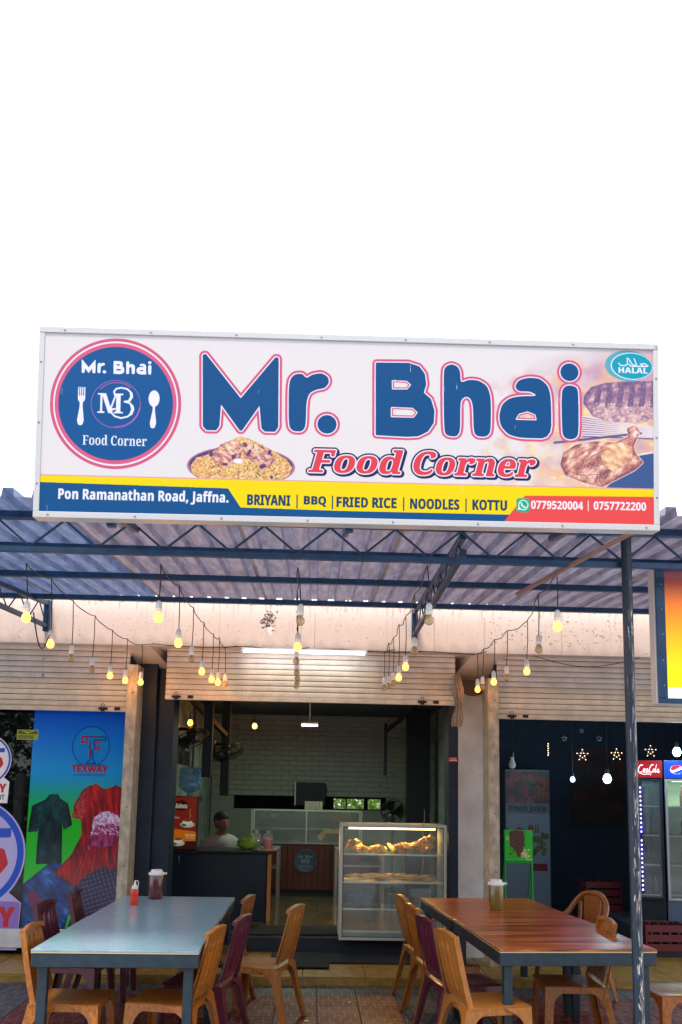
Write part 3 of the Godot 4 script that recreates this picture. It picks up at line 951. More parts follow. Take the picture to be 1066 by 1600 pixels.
	M.ochre_b = mat(L(0.43, 0.24, 0.042), 0.4, 0.0, T.fine, k3 * 2.5, {"dirt": T.blot, "dirtk": k3 * 1.4})
	M.floor_tile = mat(L(0.16, 0.12, 0.07), 0.18, 0.0, T.fine, k3 * 2.0, {"dirt": T.blot})
	M.floor_dark = mat(L(0.06, 0.07, 0.09), 0.35, 0.0, T.fine, k3 * 2.0, {"dirt": T.blot})
	M.mat_black = mat(L(0.012, 0.016, 0.022), 0.95, 0.0, T.fine, k3 * 14.0, {"bump": 0.8})
	M.chair = mat(L(0.50, 0.155, 0.012), 0.36, 0.0, T.wood, Vector3(9, 1.2, 9), {"world": false, "coat": 0.35, "dirt": T.blot, "dirtk": k3 * 5.0})
	M.chair_b = mat(L(0.40, 0.115, 0.010), 0.36, 0.0, T.wood, Vector3(9, 1.2, 9), {"world": false, "coat": 0.35, "dirt": T.blot, "dirtk": k3 * 4.0})
	M.chair_c = mat(L(0.40, 0.14, 0.02), 0.42, 0.0, T.wood, Vector3(8, 1.0, 8), {"world": false, "coat": 0.2})
	M.maroon = mat(L(0.095, 0.008, 0.030), 0.36, 0.0, T.wood, Vector3(9, 1.2, 9), {"world": false, "coat": 0.35})
	M.top_grey = mat(L(0.28, 0.42, 0.50), 0.24, 0.0, T.fine, Vector3(5, 5, 5), {"dirt": T.soft, "dirtk": k3 * 1.3})
	M.top_wood = mat(L(0.52, 0.14, 0.032), 0.22, 0.0, T.grain, Vector3(0.4, 4, 5), {"world": false, "coat": 0.25})
	M.edge_cream = mat(L(0.55, 0.42, 0.24), 0.5, 0.0, T.fine, k3 * 6.0)
	M.panel_red = mat(L(0.085, 0.018, 0.012), 0.4, 0.0, T.wood, Vector3(14, 1, 14))
	M.wood_strip = mat(L(0.42, 0.21, 0.05), 0.45, 0.0, T.wood, Vector3(12, 1, 12))
	M.counter = mat(L(0.007, 0.018, 0.042), 0.3, 0.0, T.fine, k3 * 3.0)
	M.darkened_glass = glass(0.62, Color(0.03, 0.05, 0.06))  # dark tone added to the glass so the room behind looks unlit
	M.darkened_glass.metallic_specular = 0.42
	M.pane = glass()
	M.pane.metallic_specular = 0.32
	M.soil = mat(L(0.54, 0.54, 0.56), 0.95, 0.0, T.fine, k3 * 0.6, {"dirt": T.blot, "dirtk": k3 * 0.15, "bump": 0.6})
	M.asphalt = mat(L(0.29, 0.29, 0.30), 0.9, 0.0, T.fine, k3 * 1.2, {"dirt": T.blot, "dirtk": k3 * 0.2, "bump": 0.5})
	M.bark = mat(L(0.12, 0.085, 0.06), 0.9, 0.0, T.fine, Vector3(3, 0.8, 3), {"bump": 2.0})
	M.leaf = mat(L(0.045, 0.10, 0.018), 0.55)
	M.leaf.backlight_enabled = true
	M.leaf.backlight = Color(0.16, 0.24, 0.05)
	M.leaf_light = mat(L(0.14, 0.24, 0.04), 0.55)
	M.leaf_light.backlight_enabled = true
	M.leaf_light.backlight = Color(0.42, 0.52, 0.12)
	M.lit = glow(Color(1.0, 0.66, 0.28), 2.0)
	M.unlit = mat(L(0.55, 0.34, 0.10), 0.08, 0.0, null, k3, {"coat": 0.6})
	M.unlit.transparency = BaseMaterial3D.TRANSPARENCY_ALPHA
	M.unlit.albedo_color.a = 0.55
	M.cloth = mat(L(0.50, 0.38, 0.28), 0.95, 0.0, T.fine, k3 * 6.0, {"dirt": T.blot, "dirtk": k3 * 4.0})
	M.red = mat(L(0.50, 0.03, 0.02), 0.4, 0.0, T.fine, k3 * 4.0)

# ---------------------------------------------------------------- setting
func tiled(parent: Node3D, m: Array, xs: Array, zs: Array, y: float, th: float, gap: float, pick: Callable) -> void:
	# separate tiles with open joints; xs and zs are the joint lines
	var cache := {}
	for i in xs.size() - 1:
		for j in zs.size() - 1:
			var w: float = xs[i + 1] - xs[i] - gap
			var d: float = absf(zs[j + 1] - zs[j]) - gap
			var k := "%.3f %.3f" % [w, d]
			if not cache.has(k):
				var b := Mb.new()
				b.box(Vector3.ZERO, Vector3(w, th, d), 0.0025)
				# print on the upper face
				var e := 0.0025
				b.quad(Vector3(-w / 2 + e, th / 2 + 0.0004, d / 2 - e), Vector3(w / 2 - e, th / 2 + 0.0004, d / 2 - e), Vector3(w / 2 - e, th / 2 + 0.0004, -d / 2 + e), Vector3(-w / 2 + e, th / 2 + 0.0004, -d / 2 + e))
				cache[k] = b.mesh()
			var lift := rng.randf_range(-0.0012, 0.0012)
			use("tile", cache[k], m[pick.call(i, j)], parent, Transform3D(Basis(Vector3(0, 1, 0), 0.0), Vector3((xs[i] + xs[i + 1]) / 2, y - th / 2 + lift, (zs[j] + zs[j + 1]) / 2)))

func steps(a: float, b: float, n: int) -> Array:
	var r := []
	for i in n + 1:
		r.append(a + (b - a) * i / n)
	return r

func build_ground() -> void:
	var b := Mb.new()
	b.quad(Vector3(-300, -0.06, 300), Vector3(300, -0.06, 300), Vector3(300, -0.06, -300), Vector3(-300, -0.06, -300))
	structure(put("ground", b, M.soil))
	b = Mb.new()
	b.quad(Vector3(-300, -0.05, 13.5), Vector3(300, -0.05, 13.5), Vector3(300, -0.05, 7.6), Vector3(-300, -0.05, 7.6))
	structure(put("road", b, M.asphalt))
	# tiled terrace in front of the shops
	b = Mb.new()
	b.bx(-4.6, 5.0, -0.3, -0.012, -0.5, 4.3, 0.01)
	var terrace := put("terrace", b, M.concrete)
	structure(terrace)
	var red := flat_print(tile_print(Color(0.42, 0.10, 0.08), Color(0.30, 0.06, 0.055)), 0.5)
	var grey := flat_print(tile_print(Color(0.26, 0.28, 0.30), Color(0.20, 0.23, 0.26)), 0.5)
	var red2 := flat_print(tile_print(Color(0.39, 0.095, 0.075), Color(0.28, 0.06, 0.05)), 0.55)
	tiled(terrace, [red, red2, grey], steps(-2.94, 3.06, 20), steps(0.105, 2.505, 8), 0.0, 0.014, 0.004,
		func(i, j): return 2 if j == 0 or i < 3 or i == 12 or i == 13 else (i * 7 + j * 5) % 2)
	# step along the front of the shops
	b = Mb.new()
	b.bx(-4.6, 5.0, -0.2, 0.056, -0.92, 0.092)
	var step := put("step", b, M.concrete)
	structure(step)
	tiled(step, [M.ochre, M.ochre_b], steps(-4.6, 5.0, 19), [0.098, -0.40, -0.90], 0.07, 0.014, 0.005, func(i, j): return (i * 3 + j) % 2)
	for i in 19:
		var e := Mb.new()
		e.bx(-4.6 + i * 9.6 / 19 + 0.0025, -4.6 + (i + 1) * 9.6 / 19 - 0.0025, 0.002, 0.0545, 0.0925, 0.1, 0.002)
		put("tile", e, [M.ochre_b, M.ochre][i % 2], step)
	# floors of the three shops
	b = Mb.new()
	b.bx(-1.4, 1.6, -0.2, 0.186, -5.0, -0.93)
	var fl := put("floor", b, M.concrete)
	structure(fl)
	tiled(fl, [M.floor_tile], steps(-1.4, 1.6, 6), steps(-0.925, -4.925, 8), 0.2, 0.014, 0.003, func(i, j): return 0)
	var e := Mb.new()
	e.bx(-1.4, 1.6, 0.03, 0.1995, -0.928, -0.915, 0.002)
	put("threshold", e, M.black, fl)
	b = Mb.new()
	b.bx(1.75, 4.9, -0.2, 0.13, -4.0, -0.93)
	structure(put("floor_right", b, M.floor_dark))
	b = Mb.new()
	b.bx(-4.5, -1.6, -0.2, 0.14, -3.2, -0.93)
	structure(put("floor_left", b, M.floor_dark))

func build_building() -> void:
	var w := thing("shop_building", "low shop building with a pale pink stained concrete beam over three shuttered bays", "building")
	# front beam, its face carries the stains
	var b := Mb.new()
	b.bx(-4.6, 5.0, 2.785, 3.205, -0.6, -0.303, 0.004)
	var beam := put("beam", b, M.plaster, w)
	b = Mb.new()
	b.quad(Vector3(-4.6, 2.789, -0.3), Vector3(5.0, 2.789, -0.3), Vector3(5.0, 3.201, -0.3), Vector3(-4.6, 3.201, -0.3))
	var bm := flat_print(beam_print(), 0.8)
	bm.heightmap_enabled = false
	put("plaster_face", b, bm, beam)
	# sloped soffits over the pillars
	for s in [[-1.72, -1.47, -1.68, -1.33], [1.41, 1.71, 1.28, 1.66]]:
		b = Mb.new()
		var pts := [Vector3(s[0], 2.784, -0.31), Vector3(s[1], 2.784, -0.31), Vector3(s[3], 2.62, -0.76), Vector3(s[2], 2.62, -0.76), Vector3(s[0], 2.9, -0.31), Vector3(s[1], 2.9, -0.31), Vector3(s[3], 2.9, -0.76), Vector3(s[2], 2.9, -0.76)]
		var o := Vector3((s[0] + s[1]) / 2, 2.82, -0.55)
		for q in [[0, 1, 2, 3], [4, 5, 6, 7], [0, 1, 5, 4], [1, 2, 6, 5], [2, 3, 7, 6], [3, 0, 4, 7]]:
			b.oquad(pts[q[0]], pts[q[1]], pts[q[2]], pts[q[3]], o)
		put("soffit", b, M.plaster, w)
	# pillars
	b = Mb.new()
	b.bx(-1.69, -1.45, 0.0, 2.7, -1.0, -0.62, 0.006)
	put("pillar", b, M.dark_wall, w)
	b = Mb.new()
	b.bx(1.345, 1.64, 0.0, 2.7, -1.0, -0.75, 0.006)
	put("pillar", b, M.pillar, w)
	b = Mb.new()
	b.bx(-1.449, -1.30, 0.072, 2.65, -1.0, -0.70, 0.004)
	put("dark_side_panel", b, M.dark_wall, w)
	b = Mb.new()
	b.bx(1.255, 1.343, 0.072, 2.65, -1.0, -0.76, 0.004)
	put("dark_side_panel", b, M.dark_wall, w)
	# rooms
	b = Mb.new()
	b.bx(-4.6, 5.0, 2.62, 2.74, -6.3, -0.77)
	put("ceiling", b, M.ceiling, w)
	b = Mb.new()
	b.bx(-4.7, 5.1, 2.90, 3.02, -6.4, -0.61)
	put("roof_slab", b, M.concrete, w)
	b = Mb.new()
	b.bx(-1.62, -1.46, -0.1, 2.62, -5.0, -1.01)
	put("partition_wall", b, M.room_wall, w)
	b = Mb.new()
	b.bx(1.62, 1.74, -0.1, 2.62, -5.0, -1.01)
	put("partition_wall", b, M.room_wall, w)
	b = Mb.new()
	b.bx(-4.7, -4.58, -0.1, 2.9, -6.4, -0.31)
	put("end_wall", b, M.concrete, w)
	b = Mb.new()
	b.bx(4.95, 5.07, -0.1, 2.9, -6.4, -0.31)
	put("end_wall", b, M.concrete, w)
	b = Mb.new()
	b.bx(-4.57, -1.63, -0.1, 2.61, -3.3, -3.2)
	put("rear_wall", b, M.shaded_blue_wall, w)
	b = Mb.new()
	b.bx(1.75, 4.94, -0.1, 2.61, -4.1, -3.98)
	put("rear_wall", b, M.shaded_blue_wall, w)
	# white painted brick wall at the back of the middle shop, open towards the kitchen
	b = Mb.new()
	b.bx(-1.45, 1.61, 1.455, 2.615, -5.12, -5.005)
	b.bx(-1.45, 1.61, -0.1, 1.27, -5.12, -5.005)
	b.bx(-1.45, -1.13, 1.27, 1.455, -5.12, -5.005)
	b.bx(1.05, 1.61, 1.27, 1.455, -5.12, -5.005)
	var back := put("back_wall", b, M.mortar, w)
	var cache := []
	for k in 3:
		var q := Mb.new()
		q.box(Vector3.ZERO, Vector3(0.208, 0.062, 0.02), 0.006)
		cache.append(q.mesh())
	var half := Mb.new()
	half.box(Vector3.ZERO, Vector3(0.098, 0.062, 0.02), 0.006)
	var hm := half.mesh()
	var r := RandomNumberGenerator.new()
	r.seed = 7
	for row in 16:
		var y := 1.49 + row * 0.072
		var off := 0.109 if row % 2 else 0.0
		for i in 14:
			var x := -1.34 + i * 0.218 + off
			if x > 1.5:
				continue
			use("brick", cache[i % 3], [M.brick_a, M.brick_b, M.brick_c][r.randi() % 3], back, Transform3D(Basis(), Vector3(x, y, -5.0 + r.randf_range(-0.003, 0.004))))
	# kitchen behind the hatch, with openings to the yard
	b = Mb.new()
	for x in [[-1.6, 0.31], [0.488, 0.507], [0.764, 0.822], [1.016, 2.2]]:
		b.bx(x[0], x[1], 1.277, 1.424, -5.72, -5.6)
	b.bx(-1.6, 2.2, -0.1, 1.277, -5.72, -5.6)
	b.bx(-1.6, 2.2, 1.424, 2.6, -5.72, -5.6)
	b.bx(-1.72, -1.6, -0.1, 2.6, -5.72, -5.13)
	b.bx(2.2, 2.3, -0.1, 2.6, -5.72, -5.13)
	put("kitchen_wall", b, M.shaded_blue_wall, w)
	# dark pilasters on the left, a boxed column and a hanging frame on the right
	b = Mb.new()
	b.bx(-1.15, -1.055, 1.66, 2.61, -1.72, -1.62, 0.004)
	put("dark_post", b, M.black, w)
	b = Mb.new()
	b.bx(-1.11, -1.01, 1.46, 2.61, -3.12, -3.0, 0.004)
	b.bar(Vector3(-1.42, 2.58, -1.8), Vector3(-1.06, 2.18, -3.0), 0.05, 0.05)
	put("dark_post", b, M.black, w)
	b = Mb.new()
	b.bx(1.2, 1.5, 0.2, 2.6, -3.9, -3.75, 0.004)
	put("dark_post", b, M.black, w)
	b = Mb.new()
	b.bx(0.905, 0.945, 1.75, 2.42, -3.82, -3.78)
	b.bar(Vector3(0.925, 2.32, -3.8), Vector3(1.25, 2.6, -3.3), 0.04, 0.04)
	put("hanging_frame", b, M.black, w)
	# small weeds rooted in the beam
	for q in [[0.02, 0.5, 46], [0.45, 0.5, 40], [1.7, 0.9, 60], [2.55, 0.4, 40]]:
		weeds(Vector3(q[0], 3.205, -0.42), q[1], q[2])

var weed_words := ["over the ceiling light tube", "between the light tube and the middle truss", "left of the steel post", "right of the steel post"]
func weeds(at: Vector3, span: float, count: int) -> void:
	var r := RandomNumberGenerator.new()
	r.seed = int(at.x * 100) + 50
	var k := int(used.get("weed_clump", 0))
	var o := thing("weed_clump", "small green weeds on top of the beam " + weed_words[k], "weeds", at, "weeds on the beam")
	var b := Mb.new()
	for i in count:
		var p := Vector3(r.randf_range(-0.5, 0.5) * span, 0.0, r.randf_range(-0.08, 0.1))
		var h := r.randf_range(0.03, 0.11)
		b.tube([p, p + Vector3(r.randf_range(-0.02, 0.02), h, r.randf_range(-0.01, 0.03))], 0.0015, 4)
		for j in 3:
			var q := p + Vector3(0, h * r.randf_range(0.4, 1.0), 0)
			var a := r.randf() * TAU
			var d := Vector3(cos(a), r.randf_range(0.1, 0.6), sin(a)) * r.randf_range(0.015, 0.035)
			var sd := d.cross(Vector3.UP).normalized() * 0.009
			b.quad(q, q + d * 0.5 - sd, q + d, q + d * 0.5 + sd)
	put("leaves", b, M.leaf_light, o)

func roof_y(z: float) -> float:
	return ROOF0 - ROOFK * z

func build_awning() -> void:
	var o := thing("sheet_awning", "corrugated translucent tin awning on navy painted steel trusses over the terrace", "awning")
	# sheets of 0.9 m with six ribs each
	for s in 11:
		var x0 := -4.95 + s * 0.9
		var z0 := 3.02
		var z1 := -0.13
		var prof := []
		for k in 6:
			var x := x0 + k * 0.15
			prof.append_array([Vector2(x, 0), Vector2(x + 0.085, 0), Vector2(x + 0.092, 0.046), Vector2(x + 0.143, 0.046)])
		prof.append(Vector2(x0 + 0.9, 0)); prof.append(Vector2(x0 + 0.925, 0.002))
		var b := Mb.new()
		var lift := 0.0015 * (s % 2)
		for i in prof.size() - 1:
			var p: Vector2 = prof[i]
			var q: Vector2 = prof[i + 1]
			b.quad(Vector3(p.x, roof_y(z0) + p.y + lift, z0), Vector3(p.x, roof_y(z1) + p.y + lift, z1), Vector3(q.x, roof_y(z1) + q.y + lift, z1), Vector3(q.x, roof_y(z0) + q.y + lift, z0))
		put("sheet", b, M.sheeting_blue if s < 4 else M.sheeting, o)
	# purlins and rear tube
	for z in [2.0, 1.09, 0.07]:
		var b := Mb.new()
		b.box(Vector3(0, roof_y(z) - 0.022, z), Vector3(9.9, 0.042, 0.042), 0.004)
		put("purlin", b, M.paint_navy, o)
	# front truss
	var zt := 2.75
	var yt := roof_y(zt) - 0.022
	var b2 := Mb.new()
	b2.box(Vector3(0, yt, zt), Vector3(9.9, 0.04, 0.04), 0.004)
	put("top_chord", b2, M.paint_navy, o)
	b2 = Mb.new()
	b2.box(Vector3(0, 2.762, zt), Vector3(9.9, 0.032, 0.032), 0.003)
	put("bottom_chord", b2, M.paint_navy, o)
	b2 = Mb.new()
	b2.tube([Vector3(0, 0, 0), Vector3(0.1735, yt - 0.02 - 2.778, 0)], 0.0065, 6)
	var up := b2.mesh()
	b2 = Mb.new()
	b2.tube([Vector3(0, yt - 0.02 - 2.778, 0), Vector3(0.1735, 0, 0)], 0.0065, 6)
	var down := b2.mesh()
	for i in range(-12, 14):
		var x := -0.462 + 0.347 * i
		use("brace", up, M.paint_navy, o, Transform3D(Basis(), Vector3(x, 2.778, zt)))
		use("brace", down, M.paint_navy, o, Transform3D(Basis(), Vector3(x + 0.1735, 2.778, zt)))
	# trusses that carry the awning back to the wall
	for x in [-2.42, 0.83, 4.1]:
		var tip := -0.28
		var c := Mb.new()
		var A := Vector3(x - (0.06 if x < 1 else 0.0), roof_y(2.72) - 0.06, 2.72)
		var B := Vector3(x + 0.04, roof_y(tip) - 0.03, tip)
		c.bar(A, B, 0.036, 0.036, 0.003)
		c.bar(A + Vector3(0, -0.09, 0), B + Vector3(0, -0.2, 0), 0.036, 0.036, 0.003)
		c.bx(B.x - 0.025, B.x + 0.025, B.y - 0.25, B.y + 0.03, tip - 0.018, tip + 0.03, 0.003)
		put("cross_truss", c, M.paint_navy, o)
		for i in 14:
			var d := Mb.new()
			var t0 := i / 14.0
			var t1 := (i + 1) / 14.0
			var lo0 := (A + Vector3(0, -0.09, 0)).lerp(B + Vector3(0, -0.2, 0), t0)
			var hi1 := A.lerp(B, t1)
			if i % 2:
				lo0 = A.lerp(B, t0); hi1 = (A + Vector3(0, -0.09, 0)).lerp(B + Vector3(0, -0.2, 0), t1)
			d.tube([lo0, hi1], 0.006, 6)
			put("brace", d, M.paint_navy, o)
	# rusty angle stay at the right end of the sign
	var st := Mb.new()
	st.bar(Vector3(1.16, 2.70, 2.3), Vector3(1.5, 2.80, 3.2), 0.024, 0.016)
	put("stay", st, M.rust, o)

func build_shutter(x0: float, x1: float, y0: float, label: String, lock_x: Array) -> void:
	var o := thing("roller_shutter", label, "roller shutter", Vector3((x0 + x1) / 2, y0, -0.45), "half raised roller shutters")
	var w := x1 - x0
	var n := int((2.82 - y0 - 0.045) / 0.05) + 1
	var b := Mb.new()
	var f := func(u: float, v: float) -> Vector3:
		return Vector3((u - 0.5) * w, v * 0.047, 0.006 + 0.006 * pow(sin(PI * clampf(v * 1.08, 0, 1)), 0.5) - (0.007 if v > 0.93 else 0.0))
	b.slab(f, 6, 9, 0.0016)
	var me := b.mesh()
	for i in n:
		use("slat", me, M.shutter if i > 4 else M.shutter_low, o, Transform3D(Basis(), Vector3(0, 0.045 + i * 0.05, 0)))
	var e := Mb.new()
	e.bx(-w / 2, w / 2, 0.0, 0.042, 0.0, 0.03, 0.004)
	put("bottom_bar", e, M.shutter_low, o)
	for x in lock_x:
		e = Mb.new()
		e.bx(x - 0.04, x + 0.04, 0.016, 0.036, 0.0305, 0.042, 0.003)
		e.tube([Vector3(x - 0.012, 0.026, 0.045), Vector3(x - 0.012, 0.06, 0.045), Vector3(x, 0.07, 0.045), Vector3(x + 0.012, 0.06, 0.045), Vector3(x + 0.012, 0.03, 0.045)], 0.003, 6)
		e.bx(x - 0.018, x + 0.018, 0.0, 0.036, 0.0425, 0.058, 0.003)
		put("padlock", e, M.black, o)
		e = Mb.new()
		e.bx(x + 0.10, x + 0.15, 0.012, 0.04, 0.0305, 0.037, 0.002)
		put("latch_plate", e, M.black, o)
	# drum behind the upper slats, its round end plates show
	e = Mb.new()
	var turn := Basis(Vector3(0, 0, 1), PI / 2)
	e.lathe([Vector2(0, -w / 2 - 0.012), Vector2(0.125, -w / 2 - 0.012), Vector2(0.125, w / 2 + 0.012), Vector2(0, w / 2 + 0.012)], Vector3(0, 2.68 - y0, -0.16), 28, turn)
	put("drum", e, M.dark_wall, o)

func build_guides() -> void:
	var spec := [[-1.665, -1.575, "tan steel shutter channel on the left pillar"], [1.545, 1.64, "tan steel shutter channel with brown stains on the right pillar"]]
	for s in spec:
		var o := thing("shutter_channel", s[2], "shutter channel", Vector3((s[0] + s[1]) / 2, 0.072, -0.4), "steel shutter channels")
		var b := Mb.new()
		var h: float = 2.55 if s[0] < 0 else 2.5
		var wd: float = s[1] - s[0]
		b.bx(-wd / 2, wd / 2, 0, h, 0.03, 0.05, 0.003)
		b.bx(-wd / 2, -wd / 2 + 0.004, 0, h, -0.2, 0.029)
		b.bx(wd / 2 - 0.004, wd / 2, 0, h, -0.2, 0.029)
		put("channel", b, M.guide, o)
		for i in 5:
			var c := Mb.new()
			c.lathe([Vector2(0.008, 0), Vector2(0.007, 0.005), Vector2(0, 0.007)], Vector3(0.01, 0.3 + i * 0.5, 0.05), 8, Basis(Vector3(1, 0, 0), PI / 2))
			put("bolt", c, M.rust, o)

func build_sign() -> void:
	var o := thing("sign_board", "large white sign board with blue shop name, food pictures and yellow navy red band", "sign", Vector3(0.139, 2.756, 3.345))
	o.rotation = Vector3(deg_to_rad(4.5), 0, deg_to_rad(0.36))
	var w := 2.845
	var h := 0.868
	var b := Mb.new()
	b.bx(-w / 2 + 0.01, w / 2 - 0.01, 0.01, h - 0.01, -0.07, -0.002)
	put("backing", b, M.alu, o)
	b = Mb.new()
	var d := 0.0
	b.quad(Vector3(-w / 2 + d, d, 0), Vector3(w / 2 - d, d, 0), Vector3(w / 2 - d, h - d, 0), Vector3(-w / 2 + d, h - d, 0))
	var pm := flat_print(sign_print(), 0.55)
	pm.metallic_specular = 0.28
	pm.albedo_color = Color(0.835, 0.835, 0.85)
	put("printed_sheet", b, pm, o)
	var t := 0.022
	for q in [[-w / 2 - 0.004, w / 2 + 0.004, -0.006, t], [-w / 2 - 0.004, w / 2 + 0.004, h - t, h + 0.006]]:
		b = Mb.new()
		b.bx(q[0], q[1], q[2], q[3], -0.075, 0.006, 0.002)
		put("frame", b, M.alu_white, o)
	for q in [[-w / 2 - 0.004, -w / 2 + t], [w / 2 - t, w / 2 + 0.004]]:
		b = Mb.new()
		b.bx(q[0], q[1], t + 0.0005, h - t - 0.0005, -0.075, 0.005, 0.002)
		put("frame", b, M.alu_white, o)
	b = Mb.new()
	b.lathe([Vector2(0.0055, 0), Vector2(0.005, 0.002), Vector2(0, 0.003)], Vector3.ZERO, 8, Basis(Vector3(1, 0, 0), PI / 2))
	var screw := b.mesh()
	for i in 8:
		for y in [0.008, h - 0.008]:
			use("screw", screw, M.steel, o, Transform3D(Basis(), Vector3(-1.36 + i * 0.389 + (0.05 if y > 0.1 else 0.0), y, 0.006)))
	for i in 3:
		for x in [-w / 2 + 0.009, w / 2 - 0.009]:
			use("screw", screw, M.steel, o, Transform3D(Basis(), Vector3(x, 0.15 + i * 0.28, 0.005)))
	# uprights that carry it
	for x in [-1.1, 0.0, 1.1]:
		b = Mb.new()
		b.bx(x - 0.02, x + 0.02, -0.02, h - 0.05, -0.12, -0.078, 0.003)
		b.bar(Vector3(x, 0.05, -0.1), Vector3(x, 0.09, -0.62), 0.03, 0.03)
		put("bracket", b, M.paint_navy, o)

func build_light_box() -> void:
	var o := thing("light_box", "box sign at the right edge printed orange fading to yellow over a white band", "sign", Vector3(2.3, 2.042, 2.6))
	var w := 0.92
	var h := 0.772
	var b := Mb.new()
	b.bx(-w / 2, w / 2, 0, h, -0.075, -0.004, 0.004)
	put("casing", b, M.alu_white, o)
	b = Mb.new()
	b.quad(Vector3(-w / 2 + 0.05, 0.03, 0.002), Vector3(w / 2 - 0.05, 0.03, 0.002), Vector3(w / 2 - 0.05, h - 0.03, 0.002), Vector3(-w / 2 + 0.05, h - 0.03, 0.002))
	var lp := flat_print(light_box_print(), 0.3)
	lp.emission_enabled = true
	lp.emission_texture = lp.albedo_texture
	lp.emission = Color.BLACK
	lp.emission_energy_multiplier = 0.45
	put("backlit_panel", b, lp, o)
	for q in [[-w / 2 + 0.008, w / 2 - 0.008, 0.004, 0.032], [-w / 2 + 0.008, w / 2 - 0.008, h - 0.032, h - 0.004]]:
		b = Mb.new()
		b.bx(q[0], q[1], q[2], q[3], -0.003, 0.012, 0.002)
		put("bezel", b, M.paint_navy, o)
	for x in [-w / 2 + 0.008, w / 2 - 0.058]:
		b = Mb.new()
		b.bx(x, x + 0.05, 0.033, h - 0.033, -0.003, 0.011, 0.002)
		put("bezel", b, M.paint_navy, o)
		for i in 5:
			b = Mb.new()
			b.lathe([Vector2(0.004, 0), Vector2(0, 0.003)], Vector3(x + 0.03, 0.1 + i * 0.14, 0.011), 6, Basis(Vector3(1, 0, 0), PI / 2))
			put("screw", b, M.steel, o)
	b = Mb.new()
	b.bx(w / 2 + 0.0, w / 2 + 0.05, -2.1, h, -0.06, -0.01, 0.003)
	put("pole", b, M.paint_navy, o)

func build_post() -> void:
	var o := thing("steel_post", "dark steel awning post with peeling paint in front of the brown table", "post", Vector3(1.617, 0, 2.80))
	var b := Mb.new()
	var segs := 16
	for k in segs:
		var a := TAU * k / segs
		var c := TAU * (k + 1) / segs
		var p := Vector3(sin(a), 0, cos(a)) * 0.0265
		var q := Vector3(sin(c), 0, cos(c)) * 0.0265
		var u0 := float(k) / segs + 0.5
		var u1 := float(k + 1) / segs + 0.5
		for s in [[0.02, 2.91]]:
			var y0 := Vector3(0, s[0], 0)
			var y1 := Vector3(0, s[1], 0)
			b.tri(p + y0, q + y0, q + y1, p, q, q, Vector2(u0, 1), Vector2(u1, 1), Vector2(u1, 0))
			b.tri(p + y0, q + y1, p + y1, p, q, p, Vector2(u0, 1), Vector2(u1, 0), Vector2(u0, 0))
	var m := flat_print(worn_post_print(), 0.5)
	put("pipe", b, m, o)
	b = Mb.new()
	b.box(Vector3(0, 0.008, 0), Vector3(0.14, 0.014, 0.14), 0.003)
	put("base_plate", b, M.paint_navy, o)


# ---------------------------------------------------------------- bulbs
func bulb(at: Vector3, sock: float, hook: Vector3, lit: bool, label: String, group: String) -> void:
	var o := thing("hanging_bulb", label, "light bulb", at, group)
	var b := Mb.new()
	b.lathe([Vector2(0.0, 0.0), Vector2(0.011, 0.002), Vector2(0.021, 0.012), Vector2(0.0245, 0.026), Vector2(0.022, 0.039), Vector2(0.0145, 0.050), Vector2(0.0115, 0.062)], Vector3.ZERO, 16)
	put("glass_bulb", b, M.lit if lit else M.unlit, o)
	b = Mb.new()
	b.lathe([Vector2(0.0, 0.056), Vector2(0.0165, 0.056), Vector2(0.0185, 0.060), Vector2(0.0185, 0.080), Vector2(0.0195, 0.0815), Vector2(0.0195, 0.0845), Vector2(0.0175, 0.086), Vector2(0.017, 0.104), Vector2(0.011, 0.117), Vector2(0.005, 0.121), Vector2(0, 0.122)], Vector3.ZERO, 16)
	var s := put("socket", b, M.porcelain, o)
	b = Mb.new()
	b.lathe([Vector2(0.0188, 0.0795), Vector2(0.0197, 0.0800), Vector2(0.0188, 0.0812)], Vector3.ZERO, 16)
	put("band", b, M.brass, s)
	b = Mb.new()
	var h := hook - at
	var m := Vector3(0, 0.12, 0).lerp(h, 0.5) + Vector3(0.004, 0, 0.003)
	b.tube([Vector3(0, 0.118, 0), m, h], 0.0032, 6)
	put("cord", b, M.wire, o)
	if not lit:
		b = Mb.new()
		b.tube([Vector3(0, 0.06, 0), Vector3(0, 0.035, 0)], 0.004, 6)
		put("stem", b, M.brass, o)
	else:
		var l := OmniLight3D.new()
		l.position = Vector3(0, 0.026, 0)
		l.light_color = Color(1.0, 0.66, 0.22)
		l.light_energy = 0.012
		l.light_size = 0.02
		l.omni_range = 12.0
		l.omni_attenuation = 2.0
		l.shadow_enabled = true
		o.add_child(l)

